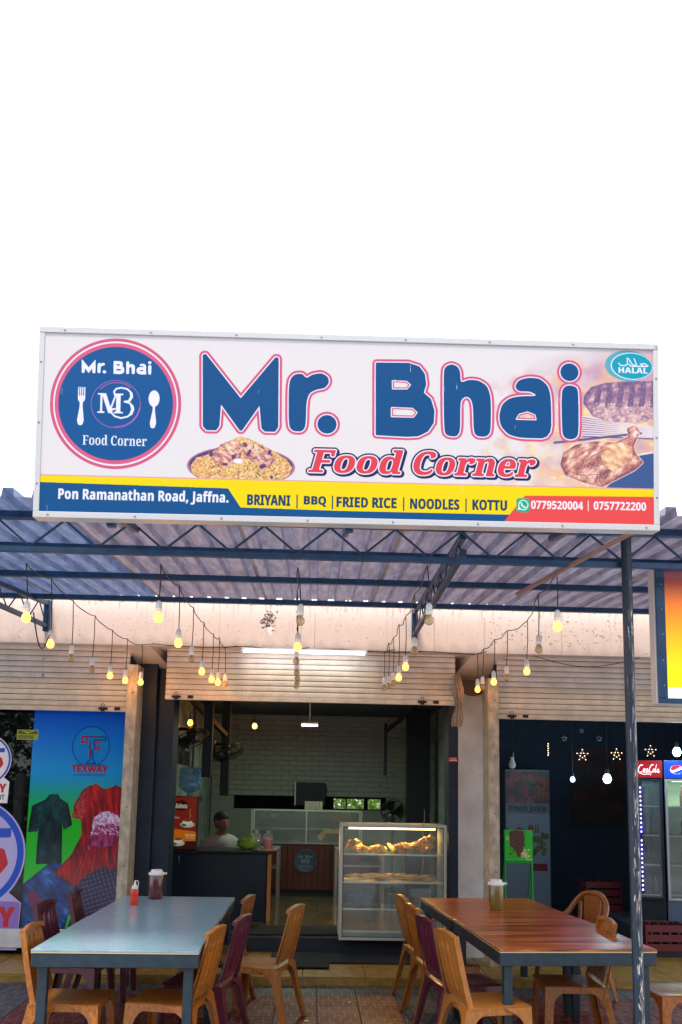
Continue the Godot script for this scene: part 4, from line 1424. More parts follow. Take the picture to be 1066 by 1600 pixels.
func build_bulbs() -> void:
	var S := [
		[[-1.58, 2.51, -1.6, 2.75, 1], [-1.71, 1.67, -1.73, 2.88, 1], [-1.74, 1.1, -1.75, 2.86, 0], [-1.74, 0.54, -1.74, 2.87, 0], [-1.69, 0.17, -1.69, 2.83, 1], [-1.63, -0.12, -1.63, 2.81, 1], [-1.52, -0.22, -1.52, 2.78, 1]],
		[[-0.85, 2.6, -0.85, 2.74, 1], [-0.87, 1.81, -0.88, 2.82, 1], [-0.88, 1.17, -0.88, 2.82, 0], [-0.89, 0.54, -0.89, 2.84, 1], [-0.87, 0.07, -0.87, 2.84, 1], [-0.84, -0.12, -0.84, 2.84, 1], [-0.79, -0.22, -0.8, 2.77, 0]],
		[[-0.09, 2.61, -0.11, 2.74, 0], [-0.12, 1.77, -0.13, 2.8, 1], [-0.14, 1.19, -0.14, 2.79, 0], [-0.15, 0.6, -0.15, 2.82, 0], [-0.15, 0.28, -0.16, 2.8, 0], [-0.16, -0.02, -0.16, 2.8, 0], [-0.17, -0.24, -0.17, 2.77, 0]],
		[[0.59, 2.71, 0.58, 2.74, 0], [0.63, 1.73, 0.63, 2.82, 0], [0.65, 1.03, 0.65, 2.82, 1], [0.66, 0.45, 0.66, 2.88, 1], [0.65, 0.09, 0.65, 2.84, 0], [0.63, -0.12, 0.63, 2.83, 0], [0.6, -0.22, 0.6, 2.77, 0]],
		[[1.3, 2.62, 1.3, 2.74, 1], [1.39, 1.91, 1.39, 2.8, 0], [1.56, 0.95, 1.57, 2.83, 1], [1.49, 0.6, 1.5, 2.82, 0], [1.45, 0.32, 1.46, 2.8, 1], [1.43, -0.04, 1.44, 2.78, 0], [1.42, -0.2, 1.42, 2.77, 1]]]
	var where := ["string above the left shop poster", "string left of the light tube", "string in the middle of the terrace", "string by the middle truss", "string over the brown table"]
	var nth := ["nearest", "second", "third", "fourth", "fifth", "sixth", "last"]
	for i in S.size():
		var line := []
		for k in S[i].size():
			var q: Array = S[i][k]
			var lit: bool = q[4] == 1
			var word := "glowing amber bulb, " if lit else "unlit amber bulb, "
			bulb(Vector3(q[0], 2.42, q[1]), 0.12, Vector3(q[2], q[3], q[1]), lit, word + nth[k] + " from the road on the " + where[i], "bulbs on the " + where[i])
			line.append(Vector3(q[2], q[3], q[1]))
		# the cable they hang from, sagging a little between them
		var p := []
		for k in line.size() - 1:
			for s in 6:
				var t := s / 6.0
				p.append(line[k].lerp(line[k + 1], t) - Vector3(0.006 * sin(t * 9.0), (0.03 if i % 2 else 0.022) * sin(PI * t), 0))
		p.append(line[-1])
		p.append(Vector3(line[-1].x + 0.1, 2.80, -0.292))
		var b := Mb.new()
		b.tube(p, 0.0034, 6)
		var o := put("bulb_cable", b, M.wire)
		tag(o, "thin black cable carrying the bulb " + where[i], "cable", "cables of the bulb strings")
	# loose loops of flex
	var b3 := Mb.new()
	var loop := []
	for i in 13:
		var t := i / 12.0
		loop.append(Vector3(-1.58, 2.5, 2.4).lerp(Vector3(-1.71, 2.5, 1.7), t) - Vector3(0, 0.14 * sin(PI * t), 0))
	b3.tube(loop, 0.004, 6)
	tag(put("loose_flex", b3, M.wire), "black flex looping between the first two glowing bulbs on the left string", "cable")
	b3 = Mb.new()
	loop = []
	for i in 25:
		var t := i / 24.0
		loop.append(Vector3(-1.45, 2.80, -0.29).lerp(Vector3(1.42, 2.79, -0.29), t) + Vector3(0, -0.018 * absf(sin(t * 11.0)), 0.004))
	b3.tube(loop, 0.004, 6)
	tag(put("wall_cable", b3, M.wire), "black cable running along the lower edge of the pink beam", "cable")
	b3 = Mb.new()
	loop = []
	for i in 13:
		var t := i / 12.0
		loop.append(Vector3(1.95, 2.77, -0.28).lerp(Vector3(2.9, 2.78, -0.28), t) - Vector3(0, 0.09 * sin(PI * t), 0))
	b3.tube(loop, 0.0035, 6)
	tag(put("sagging_wire", b3, M.wire), "thin wire sagging across the top of the right shutter", "cable")

func build_tube_light() -> void:
	var o := thing("tube_light", "white fluorescent tube light fixed under the beam over the middle shutter", "tube light", Vector3(-0.107, 2.752, -0.262))
	var b := Mb.new()
	b.bx(-0.56, 0.56, 0.004, 0.034, -0.034, -0.012, 0.003)
	put("batten", b, M.white_plastic, o)
	b = Mb.new()
	b.tube([Vector3(-0.535, 0, 0), Vector3(0.535, 0, 0)], 0.013, 12)
	put("tube", b, glow(Color(0.94, 0.97, 1.0), 1.6), o)
	for x in [-1, 1]:
		b = Mb.new()
		b.bx(x * 0.536, x * 0.562, -0.016, 0.003, -0.03, 0.014, 0.003)
		put("end_cap", b, M.white_plastic, o)
	var l := AreaLight3D.new()
	l.area_size = Vector2(1.06, 0.02)
	l.light_energy = 0.10
	l.light_color = Color(0.94, 0.97, 1.0)
	l.area_range = 14.0
	l.position = Vector3(0, -0.016, 0.006)
	l.rotation.x = -PI / 2 + 0.5
	l.shadow_enabled = true
	o.add_child(l)

# ---------------------------------------------------------------- tables and chairs
func make_table(called: String, label: String, w: float, d: float, top: Material, at: Vector3, turn: float) -> Node3D:
	var o := thing(called, label, "table", at)
	o.rotation.y = turn
	var h := 0.68
	var b := Mb.new()
	b.bx(-w / 2, w / 2, h - 0.012, h, -d / 2, d / 2, 0.0015)
	var tp := put("top", b, top, o)
	b = Mb.new()
	b.quad(Vector3(-w / 2 + 0.002, h + 0.0005, d / 2 - 0.002), Vector3(w / 2 - 0.002, h + 0.0005, d / 2 - 0.002), Vector3(w / 2 - 0.002, h + 0.0005, -d / 2 + 0.002), Vector3(-w / 2 + 0.002, h + 0.0005, -d / 2 + 0.002))
	var lam := flat_print(top_print(top == M.top_wood, int(absf(at.z) * 100.0) + 7), 0.28 if top == M.top_wood else 0.2)
	lam.heightmap_enabled = false
	put("laminate", b, lam, tp)
	b = Mb.new()
	b.bx(-w / 2 + 0.001, w / 2 - 0.001, h - 0.019, h - 0.0125, -d / 2 + 0.001, d / 2 - 0.001)
	put("board_edge", b, M.edge_cream, o)
	for s in [-1, 1]:
		b = Mb.new()
		b.bx(-w / 2 + 0.004, w / 2 - 0.004, h - 0.092, h - 0.0195, s * (d / 2 - 0.004), s * (d / 2 - 0.03), 0.003)
		put("apron", b, M.table_paint, o)
		b = Mb.new()
		b.bx(s * (w / 2 - 0.004), s * (w / 2 - 0.03), h - 0.092, h - 0.0195, -d / 2 + 0.0305, d / 2 - 0.0305, 0.003)
		put("apron", b, M.table_paint, o)
	for sx in [-1, 1]:
		for sz in [-1, 1]:
			b = Mb.new()
			b.box(Vector3(sx * (w / 2 - 0.058), (h - 0.02) / 2, sz * (d / 2 - 0.058)), Vector3(0.05, h - 0.022, 0.05), 0.004)
			put("leg", b, M.table_paint, o)
	for i in 5:
		b = Mb.new()
		b.lathe([Vector2(0.0032, 0), Vector2(0, 0.0015)], Vector3((i - 2) * w * 0.22, h, d / 2 - 0.018), 6)
		put("nail", b, M.steel, o)
	return o

var PR := {}

func chair_meshes() -> void:
	# armless moulded chair, facing +z
	var hs := 0.385
	var half := func(v: float) -> float: return 0.172 - 0.012 * v
	var lean := func(v: float) -> float: return -0.168 - 0.092 * v - 0.005 * sin(PI * v)
	var back := func(u: float, v: float) -> Vector3:
		var a := (u - 0.5) * 2.0
		var g := 0.0
		if v > 0.10 and v < 0.84 and absf(a) < 0.62:
			g = 0.010 * clampf(1.7 * absf(sin(a * 6.6)) - 0.6, 0.0, 1.0) * clampf((v - 0.10) * 14.0, 0, 1) * clampf((0.84 - v) * 14.0, 0, 1)
		return Vector3(-a * half.call(v), 0.40 + 0.37 * v - 0.022 * a * a * v, lean.call(v) - 0.010 * (1.0 - a * a) - g)
	var b := Mb.new()
	b.slab(back, 64, 18, 0.011)
	# stiles and top rail
	for s in [-1, 1]:
		var stile := func(u: float, v: float) -> Vector3:
			return Vector3(s * (half.call(v) + 0.004 - 0.026 * (u if s > 0 else 1.0 - u)), 0.34 + 0.416 * v, lean.call(v) - 0.002) if s > 0 else Vector3(-(half.call(v) + 0.004 - 0.026 * (1.0 - u)), 0.34 + 0.416 * v, lean.call(v) - 0.002)
		b.slab(func(u: float, v: float) -> Vector3: return stile.call(u, v), 2, 12, -0.030 if s > 0 else 0.030)
	b.slab(func(u: float, v: float) -> Vector3: return Vector3(-(u - 0.5) * 0.318, 0.747 + 0.024 * v - 0.019 * pow((u - 0.5) * 2, 2), lean.call(0.94 + 0.06 * v) + 0.004 - 0.010 * (1.0 - pow((u - 0.5) * 2.0, 2.0))), 16, 2, 0.024)
	PR.back = b.mesh()
	b = Mb.new()
	b.slab(func(u: float, v: float) -> Vector3:
		var x := (u - 0.5) * 2.0
		var z := (v - 0.5) * 2.0
		var e := maxf(pow(absf(x), 6), pow(absf(z), 6))
		return Vector3(x * (0.176 + 0.006 * z), hs - 0.010 * (1.0 - x * x) * (1.0 - z * z) - 0.008 * e, -z * 0.192 + 0.006), 18, 18, 0.014)
	for q in [[-0.172, 0.182, 0.176, 0.182], [-0.166, -0.170, 0.166, -0.170]]:
		b.bx(q[0], q[2], hs - 0.052, hs - 0.012, q[1] - 0.006, q[1] + 0.006, 0.003)
	for s in [-1, 1]:
		b.bx(s * 0.160, s * 0.174, hs - 0.052, hs - 0.012, -0.165, 0.176, 0.003)
	PR.seat = b.mesh()
	for k in 4:
		var sx := -1.0 if k % 2 else 1.0
		var fr := 1.0 if k < 2 else -1.0
		b = Mb.new()
		var zt := 0.190 if fr > 0 else -0.182
		var zb := 0.205 if fr > 0 else -0.275
		var corner := func(v: float) -> Vector3: return Vector3(sx * lerpf(0.200, 0.176, v), lerpf(0.0, hs - 0.012, v), lerpf(zb, zt, pow(v, 0.8)))
		var flare := func(v: float) -> float: return 0.034 + 0.016 * v + 0.11 * pow(clampf((v - 0.70) / 0.30, 0, 1), 2.4)
		var side := func(u: float, v: float) -> Vector3: return corner.call(v) - Vector3(0, 0, fr * flare.call(v) * u)
		var front := func(u: float, v: float) -> Vector3: return corner.call(v) - Vector3(sx * flare.call(v) * 0.9 * u, 0, 0)
		b.slab(side, 3, 14, 0.009 if sx * fr < 0 else -0.009)
		b.slab(front, 3, 14, -0.009 if sx * fr < 0 else 0.009)
		PR["leg%d" % k] = b.mesh()
	# arm chair with a hooped back
	b = Mb.new()
	var hoop := []
	for q in [[0.2, 0.385, 0.16], [0.215, 0.50, 0.13], [0.215, 0.555, 0.06], [0.21, 0.575, -0.06], [0.2, 0.62, -0.15], [0.17, 0.70, -0.205], [0.10, 0.765, -0.23], [0.0, 0.78, -0.235], [-0.10, 0.765, -0.23], [-0.17, 0.70, -0.205], [-0.2, 0.62, -0.15], [-0.21, 0.575, -0.06], [-0.215, 0.555, 0.06], [-0.215, 0.50, 0.13], [-0.2, 0.385, 0.16]]:
		hoop.append(Vector3(q[0], q[1], q[2]))
	var fine := []
	for i in hoop.size() - 1:
		for s in 4:
			fine.append(hoop[i].cubic_interpolate(hoop[i + 1], hoop[maxi(i - 1, 0)], hoop[mini(i + 2, hoop.size() - 1)], s / 4.0))
	fine.append(hoop[-1])
	b.tube(fine, 0.021, 10)
	PR.hoop = b.mesh()
	b = Mb.new()
	b.slab(func(u: float, v: float) -> Vector3: return Vector3(-(u - 0.5) * (0.13 + 0.06 * v), 0.38 + 0.39 * v, -0.165 - 0.07 * v - 0.012 * sin(PI * v)), 8, 10, 0.012)
	for s in [-1, 1]:
		b.slab(func(u: float, v: float) -> Vector3: return Vector3(s * 0.125 - (u - 0.5) * 0.03, 0.38 + 0.33 * v, -0.165 - 0.055 * v - 0.012 * sin(PI * v)), 2, 10, 0.012)
	PR.splat = b.mesh()

func make_chair(label: String, m: Material, arms: bool, group: String) -> Node3D:
	var o := thing("plastic_chair" if not arms else "plastic_armchair", label, "chair", Vector3.ZERO, group)
	use("seat", PR.seat, m, o)
	if arms:
		use("hoop", PR.hoop, m, o)
		use("splat", PR.splat, m, o)
	else:
		use("backrest", PR.back, m, o)
	for k in 4:
		use("leg", PR["leg%d" % k], m, o)
	return o

func build_furniture() -> void:
	make_table("dining_table", "blue grey topped table with navy steel frame nearest the road", 0.885, 1.18, M.top_grey, Vector3(-1.04, 0.006, 1.80), deg_to_rad(0.8))
	make_table("dining_table", "blue grey topped table against the left pillar carrying sauce bottle and jug", 0.885, 1.06, M.top_grey, Vector3(-1.045, 0.005, 0.672), deg_to_rad(0.4))
	make_table("dining_table", "brown wood topped table behind the peeling post", 0.915, 1.18, M.top_wood, Vector3(1.480, 0.006, 1.612), deg_to_rad(3.6))
	make_table("dining_table", "brown wood topped table against the right pillar with a mustard jug", 0.915, 1.06, M.top_wood, Vector3(1.394, 0.005, 0.488), deg_to_rad(4.4))
	chair_meshes()
	var cs := {"brown": make_chair("", M.chair, false, "armless brown plastic chairs"), "maroon": make_chair("", M.maroon, false, "armless maroon plastic chairs"), "arm": make_chair("", M.chair_b, true, "")}
	var seen_ := {}
	var spots := [
		["brown", -1.325, 2.085, 90, "brown plastic chair left of the blue grey table, nearest the road"],
		["brown", -0.775, 2.07, -101, "brown plastic chair tucked under right side of blue grey table, nearest the road"],
		["maroon", -0.66, 1.63, -102, "maroon plastic chair at right side of blue grey table"],
		["brown", -0.70, 0.66, -100, "brown plastic chair at the far right corner of the blue grey tables"],
		["brown", -0.335, 1.10, -107, "brown plastic chair standing alone in the aisle"],
		["maroon", -1.56, 1.15, 84, "maroon plastic chair left of the blue grey table before the poster"],
		["maroon", -1.53, 0.50, 92, "maroon plastic chair beside the jug end of the blue grey tables"],
		["brown", 0.93, 0.50, 98, "brown plastic chair left of the brown tables, nearest the food cabinet"],
		["brown", 0.945, 0.99, 99, "second brown plastic chair from the food cabinet, left of the brown tables"],
		["maroon", 0.965, 1.56, 101, "maroon plastic chair between brown ones at left of the brown table"],
		["brown", 1.015, 2.07, 102, "brown plastic chair left of the brown table, nearest the road"],
		["brown", 1.66, 1.545, -92, "brown plastic chair tucked under the right side of the brown table"],
		["arm", 2.02, 0.42, -65, "brown armchair with hooped back right of the brown tables"],
		["brown", 2.27, 1.74, -84, "brown plastic chair at the right edge, beyond the peeling post"],
	]
	for s in spots:
		var tr := Transform3D(Basis(Vector3.UP, deg_to_rad(s[3])), Vector3(s[1], 0, s[2]))
		var src: Node3D = cs[s[0]]
		if seen_.has(s[0]):
			var cp := copy_of(src, "plastic_chair", tr, s[4])
			if s[0] == "brown" and used["plastic_chair"] % 3 != 0:
				for p in cp.get_children():
					p.material_override = M.chair_b if used["plastic_chair"] % 3 == 1 else M.chair_c
		else:
			seen_[s[0]] = true
			src.transform = tr
			src.set_meta("label", s[4])
	if true:
		cs.arm.remove_meta("group")
	# bottles and jugs
	var o := thing("sauce_bottle", "red squeeze bottle with white nozzle cap on the blue grey table", "sauce bottle", Vector3(-1.30, 0.68, 0.66))
	var b := Mb.new()
	b.lathe([Vector2(0, 0), Vector2(0.027, 0), Vector2(0.030, 0.004), Vector2(0.030, 0.055), Vector2(0.027, 0.066), Vector2(0.030, 0.077), Vector2(0.030, 0.112), Vector2(0.024, 0.122), Vector2(0.018, 0.126), Vector2(0, 0.126)], Vector3.ZERO, 20)
	var rm := mat(L(0.62, 0.035, 0.012), 0.3)
	put("bottle", b, rm, o)
	b = Mb.new()
	b.lathe([Vector2(0, 0.122), Vector2(0.024, 0.122), Vector2(0.025, 0.138), Vector2(0.016, 0.142), Vector2(0.008, 0.158), Vector2(0.004, 0.182), Vector2(0, 0.184)], Vector3.ZERO, 18)
	put("nozzle_cap", b, M.white_plastic, o)
	b = Mb.new()
	b.tube([Vector3(0.004, 0.178, 0), Vector3(0.016, 0.182, 0), Vector3(0.025, 0.172, 0), Vector3(0.025, 0.148, 0), Vector3(0.022, 0.136, 0)], 0.0025, 6)
	put("tether", b, M.white_plastic, o)
	scraps()
	jug(Vector3(-1.21, 0.68, 0.30), mat(L(0.085, 0.012, 0.012), 0.25, 0.0, null, Vector3.ONE, {"coat": 0.5}), "dark maroon jug with white lid at the far end of blue grey tables")
	jug(Vector3(1.385, 0.68, 0.66), mat(L(0.17, 0.105, 0.012), 0.3, 0.0, null, Vector3.ONE, {"coat": 0.5}), "olive mustard jug with white lid on the brown table")

func scraps() -> void:
	var spots := [[-0.01, 1.13, 0.03, "small white paper scrap on the red tiles in the aisle"], [0.30, 0.62, 0.018, "tiny crumpled paper bit on the tiles before the step"]]
	for s in spots:
		var b := Mb.new()
		b.slab(func(u: float, v: float) -> Vector3: return Vector3((u - 0.5) * s[2], 0.004 * absf(sin(u * 6.0 + v * 3.0)), (0.5 - v) * s[2] * 0.7), 6, 5, 0.0008)
		var e := put("paper_scrap", b, M.white_plastic)
		e.position = Vector3(s[0], 0.003, s[1])
		tag(e, s[3], "paper scrap")

func jug(at: Vector3, m: Material, label: String) -> void:
	var o := thing("sauce_jug", label, "jug", at)
	var b := Mb.new()
	b.lathe([Vector2(0, 0), Vector2(0.050, 0), Vector2(0.053, 0.004), Vector2(0.056, 0.08), Vector2(0.058, 0.19), Vector2(0.055, 0.195), Vector2(0.052, 0.19), Vector2(0.048, 0.02), Vector2(0, 0.018)], Vector3.ZERO, 28)
	put("body", b, m, o)
	b = Mb.new()
	b.lathe([Vector2(0, 0.188), Vector2(0.060, 0.189), Vector2(0.062, 0.194), Vector2(0.062, 0.204), Vector2(0.057, 0.209), Vector2(0.045, 0.211), Vector2(0.043, 0.226), Vector2(0.039, 0.23), Vector2(0, 0.23)], Vector3.ZERO, 28)
	b.box(Vector3(0.055, 0.2, 0), Vector3(0.05, 0.014, 0.036), 0.004)
	put("lid", b, M.white_plastic, o)

# ---------------------------------------------------------------- left shop
func build_left_shop() -> void:
	var o := thing("shop_window", "large glass window of the left clothing shop behind its shutter", "shop window", Vector3(0, 0, -0.6))
	var b := Mb.new()
	b.bx(-4.5, -1.7, 0.30, 2.60, -0.004, 0.004)
	put("darkened_pane", b, M.darkened_glass, o)  # darkened glass stands in for the dimness of the room
	b = Mb.new()
	b.bx(-4.55, -1.695, 0.14, 0.30, -0.03, 0.03, 0.004)
	put("sill", b, M.pillar, o)
	b = Mb.new()
	b.bx(-1.70, -1.692, 0.3, 2.6, -0.02, 0.02)
	put("frame", b, M.alu, o)
	b = Mb.new()
	b.bx(-2.535, -1.705, 0.31, 2.45, 0.005, 0.0065)
	var p := put("poster_board", b, M.dark_wall, o)
	b = Mb.new()
	b.quad(Vector3(-2.535, 0.31, 0.0072), Vector3(-1.705, 0.31, 0.0072), Vector3(-1.705, 2.32, 0.0072), Vector3(-2.535, 2.32, 0.0072))
	put("clothing_print", b, flat_print(poster_print(), 0.12), p)
	for s in [[-2.94, 1.762, 0.222, false, "white"], [-3.02, 0.93, 0.475, true, "lilac"]]:
		b = Mb.new()
		var r: float = s[2]
		var k := r * 1.03
		var cy: float = s[1]
		var out := PackedVector2Array()
		for i in 41:
			var a := -PI * 0.23 + TAU * 0.73 * i / 40.0
			out.append(Vector2(cos(a), sin(a)) * k)
		out.append(Vector2(-k * 0.98, -k * 0.84)); out.append(Vector2(-k * 0.95, -k * 1.66)); out.append(Vector2(k * 0.95, -k * 1.66)); out.append(Vector2(k * 0.98, -k * 0.84))
		b.prism(out, 0.0, 0.003)
		tag(put("window_sticker", b, flat_print(sticker_print(s[3]), 0.4)), "round %s shop sticker with blue ring and red lettering on the left window" % s[4], "sticker")
		var n: Node3D = get_child(get_child_count() - 1)
		n.position = Vector3(s[0], cy, -0.590)
	b = Mb.new()
	var c := Cv.new(128, 64, Color(0.62, 0.66, 0.10))
	c.rect(6, 6, 116, 22, Color(0.30, 0.34, 0.12)); c.rect(6, 34, 96, 24, Color(0.44, 0.46, 0.14))
	c.poly([pv("20,6 64,24 108,6 64,14")], Color(0.75, 0.78, 0.2))
	b.quad(Vector3(-0.095, -0.045, 0.002), Vector3(0.095, -0.045, 0.002), Vector3(0.095, 0.045, 0.002), Vector3(-0.095, 0.045, 0.002))
	b.bx(-0.095, 0.095, -0.045, 0.045, 0.0, 0.0015)
	var e := put("notice", b, flat_print(c.done(), 0.4))
	e.position = Vector3(-2.585, 1.995, -0.594)
	tag(e, "small yellow green notice on the left window beside the poster", "notice")
	# rail with garments inside the shop, hardly seen
	o = thing("garment_rail", "dim rail of hanging clothes inside the left shop", "clothes rail", Vector3(-3.2, 0.14, -1.6))
	b = Mb.new()
	b.tube([Vector3(-0.6, 0, 0), Vector3(-0.6, 1.3, 0), Vector3(0.6, 1.3, 0), Vector3(0.6, 0, 0)], 0.015, 8)
	put("rail", b, M.steel, o)
	var cols := [L(0.2, 0.05, 0.05), L(0.05, 0.08, 0.2), L(0.3, 0.25, 0.2), L(0.06, 0.12, 0.08)]
	for i in 9:
		b = Mb.new()
		var x := -0.5 + i * 0.125
		b.slab(func(u: float, v: float) -> Vector3: return Vector3(x + 0.02 * sin(v * 5.0 + i), 0.45 + 0.8 * v, (u - 0.5) * (0.42 - 0.1 * v)), 4, 6, 0.03)
		put("garment", b, mat(cols[i % 4], 0.9), o)
	# padlocked hook hanging from a wire in front of the left shutter
	b = Mb.new()
	b.tube([Vector3(0, 0.0, 0), Vector3(0.002, 0.38, 0)], 0.0015, 5)
	b.tube([Vector3(-0.02, 0.12, 0), Vector3(0.0, 0.14, 0), Vector3(0.02, 0.13, 0)], 0.0025, 5)
	b.box(Vector3(0.004, -0.015, 0), Vector3(0.02, 0.04, 0.012), 0.003)
	e = put("hanging_tag", b, M.steel)
	e.position = Vector3(-2.36, 2.50, -0.2)
	tag(e, "small weight on a thin wire in front of the left shutter", "weight")

# ---------------------------------------------------------------- middle shop
func blob(b: Mb, c: Vector3, r: Vector3, ba: Basis, rg: RandomNumberGenerator, wob: float) -> void:
	# uneven lump
	var f := FastNoiseLite.new()
	f.seed = rg.randi() % 10000
	f.frequency = 1.2
	var n := 10
	var k := 14
	var g := []
	for i in n + 1:
		var row := []
		for j in k:
			var a := PI * i / n - PI / 2
			var d := Vector3(cos(a) * cos(TAU * j / k), sin(a), -cos(a) * sin(TAU * j / k))
			row.append(c + ba * (d * r * (1.0 + wob * f.get_noise_3d(d.x, d.y, d.z))))
		g.append(row)
	for i in n:
		for j in k:
			var l := (j + 1) % k
			var nn := func(p: Vector3) -> Vector3: return (p - c).normalized()
			b.tri(g[i][j], g[i][l], g[i + 1][l], nn.call(g[i][j]), nn.call(g[i][l]), nn.call(g[i + 1][l]))
			b.tri(g[i][j], g[i + 1][l], g[i + 1][j], nn.call(g[i][j]), nn.call(g[i + 1][l]), nn.call(g[i + 1][j]))

func build_food_cabinet() -> void:
	var x0 := 0.257
	var x1 := 1.232
	var z0 := -0.72
	var z1 := -1.12
	var y0 := 0.215
	var y1 := 1.25
	var c := Vector3((x0 + x1) / 2, y0, (z0 + z1) / 2)
	var o := thing("food_cabinet", "aluminium and glass food cabinet with fried snacks at the shop front", "display cabinet", c)
	var w := x1 - x0
	var d := z0 - z1
	var h := y1 - y0
	var t := 0.026
	for sx in [-1, 1]:
		for sz in [-1, 1]:
			var b := Mb.new()
			b.bx(sx * w / 2, sx * (w / 2 - t), 0, h, sz * d / 2, sz * (d / 2 - t), 0.002)
			put("frame", b, M.cabinet_alu, o)
	for y in [[0.0, t], [h - t, h]]:
		for sz in [-1, 1]:
			var b := Mb.new()
			b.bx(-w / 2 + t, w / 2 - t, y[0], y[1], sz * d / 2, sz * (d / 2 - t), 0.002)
			put("frame", b, M.cabinet_alu, o)
		for sx in [-1, 1]:
			var b := Mb.new()
			b.bx(sx * w / 2, sx * (w / 2 - t), y[0], y[1], -d / 2 + t, d / 2 - t, 0.002)
			put("frame", b, M.cabinet_alu, o)
	var g := Mb.new()
	g.bx(-w / 2 + t, w / 2 - t, t, h - t, d / 2 - 0.014, d / 2 - 0.009)
	put("front_pane", g, M.pane, o)
	for sx in [-1, 1]:
		g = Mb.new()
		g.bx(sx * (w / 2 - 0.009), sx * (w / 2 - 0.014), t, h - t, -d / 2 + t, d / 2 - t)
		put("side_pane", g, M.pane, o)
	g = Mb.new()
	g.bx(-w / 2 + t, w / 2 - t, h - 0.018, h - 0.012, -d / 2 + t, d / 2 - t)
	put("top_pane", g, M.pane, o)
	g = Mb.new()
	g.bx(-w / 2 + t, w / 2 - t, 0.004, 0.012, -d / 2 + t, d / 2 - t)
	put("bottom_board", g, M.steel, o)
	var ys := [0.275, 0.512, 0.762]
	for y in ys:
		g = Mb.new()
		g.bx(-w / 2 + t + 0.002, w / 2 - t - 0.002, y - 0.006, y, -d / 2 + t, d / 2 - 0.03)
		var sh := put("shelf", g, glass(0.07, Color(0.55, 0.85, 0.72)), o)
		g = Mb.new()
		g.bx(-w / 2 + t + 0.001, w / 2 - t - 0.001, y - 0.012, y + 0.002, d / 2 - 0.03, d / 2 - 0.018, 0.002)
		put("shelf_edge", g, M.cabinet_alu, sh)
	# dark rubber gaskets round the front pane
	for q in [[-w / 2 + t, w / 2 - t, t, t + 0.006], [-w / 2 + t, w / 2 - t, h - t - 0.006, h - t], [-w / 2 + t, -w / 2 + t + 0.006, t + 0.006, h - t - 0.006], [w / 2 - t - 0.006, w / 2 - t, t + 0.006, h - t - 0.006]]:
		g = Mb.new()
		g.bx(q[0], q[1], q[2], q[3], d / 2 - 0.0085, d / 2 - 0.003)
		put("gasket", g, M.black_plastic, o)
	g = Mb.new()
	g.bx(-w / 2 + 0.05, w / 2 - 0.05, ys[1] + 0.001, ys[1] + 0.005, -d / 2 + 0.05, d / 2 - 0.05, 0.001)
	put("tray", g, mat(L(0.55, 0.40, 0.12), 0.5), o)
	var lm := Mb.new()
	lm.tube([Vector3(-0.4, h - 0.05, -0.06), Vector3(0.42, h - 0.05, -0.06)], 0.01, 10)
	put("lamp_tube", lm, glow(Color(1.0, 0.86, 0.55), 2.5), o)
	var l := AreaLight3D.new()
	l.area_size = Vector2(0.8, 0.016)
	l.light_energy = 0.6
	l.light_color = Color(1.0, 0.80, 0.45)
	l.area_range = 12.0
	l.position = Vector3(0, h - 0.063, -0.06)
	l.rotation.x = -PI / 2
	l.shadow_enabled = true
	o.add_child(l)
	# fried snacks, one by one
	var r := RandomNumberGenerator.new()
	r.seed = 14
	var fried := [mat(L(0.58, 0.25, 0.03), 0.5, 0.0, T.fine, Vector3.ONE * 18, {"bump": 0.6}), mat(L(0.60, 0.33, 0.05), 0.5, 0.0, T.fine, Vector3.ONE * 18, {"bump": 0.6}), mat(L(0.44, 0.15, 0.03), 0.55, 0.0, T.fine, Vector3.ONE * 18, {"bump": 0.6}), mat(L(0.72, 0.46, 0.06), 0.5, 0.0, T.fine, Vector3.ONE * 18, {"bump": 0.6})]
	var kinds := []
	for k in 4:
		var b := Mb.new()
		var dims: Vector3 = [Vector3(0.068, 0.020, 0.022), Vector3(0.046, 0.020, 0.038), Vector3(0.034, 0.028, 0.034), Vector3(0.075, 0.013, 0.032)][k]
		blob(b, Vector3.ZERO, dims, Basis(), r, 0.35)
		kinds.append(b.mesh())
	var base: float = y0 + ys[2] + 0.006
	for i in 58:
		var u := r.randf()
		var x: float
		var pile := 0.0
		if i < 14:
			x = -0.42 + u * 0.17; pile = 0.085 * (1.0 - absf(u - 0.35))
		elif i < 24:
			x = -0.22 + u * 0.30; pile = 0.02
		else:
			x = 0.06 + u * 0.36; pile = 0.04 + 0.09 * u
		var k := r.randi() % 4
		var y: float = base + 0.018 + r.randf() * pile
		var tr := Transform3D(Basis.from_euler(Vector3(r.randf_range(-0.5, 0.5), r.randf() * TAU, r.randf_range(-0.9, 0.9))), Vector3(c.x + x, y, c.z + r.randf_range(-0.10, 0.12)))
		tag(use("fried_snack", kinds[k], fried[r.randi() % 4], self, tr), "golden brown fried snack piled on the upper shelf of the food cabinet", "snack", "fried snacks in the food cabinet")
	base = y0 + ys[1] + 0.006
	for i in 30:
		var tr := Transform3D(Basis.from_euler(Vector3(r.randf_range(-0.1, 0.1), r.randf_range(-0.5, 0.5), r.randf_range(-0.15, 0.15))), Vector3(c.x - 0.38 + 0.78 * r.randf(), base + 0.014 + r.randf() * 0.03, c.z + r.randf_range(-0.1, 0.12)))
		tag(use("flat_pastry", kinds[3], fried[3 if r.randf() < 0.6 else 1], self, tr), "flat yellow pastry on the middle shelf of the food cabinet", "pastry", "flat pastries in the food cabinet")
	# paper bag and cloth on the lower shelf
	var pb := Mb.new()
	blob(pb, Vector3(c.x - 0.28, y0 + ys[0] + 0.075, c.z), Vector3(0.11, 0.075, 0.10), Basis(), r, 0.4)
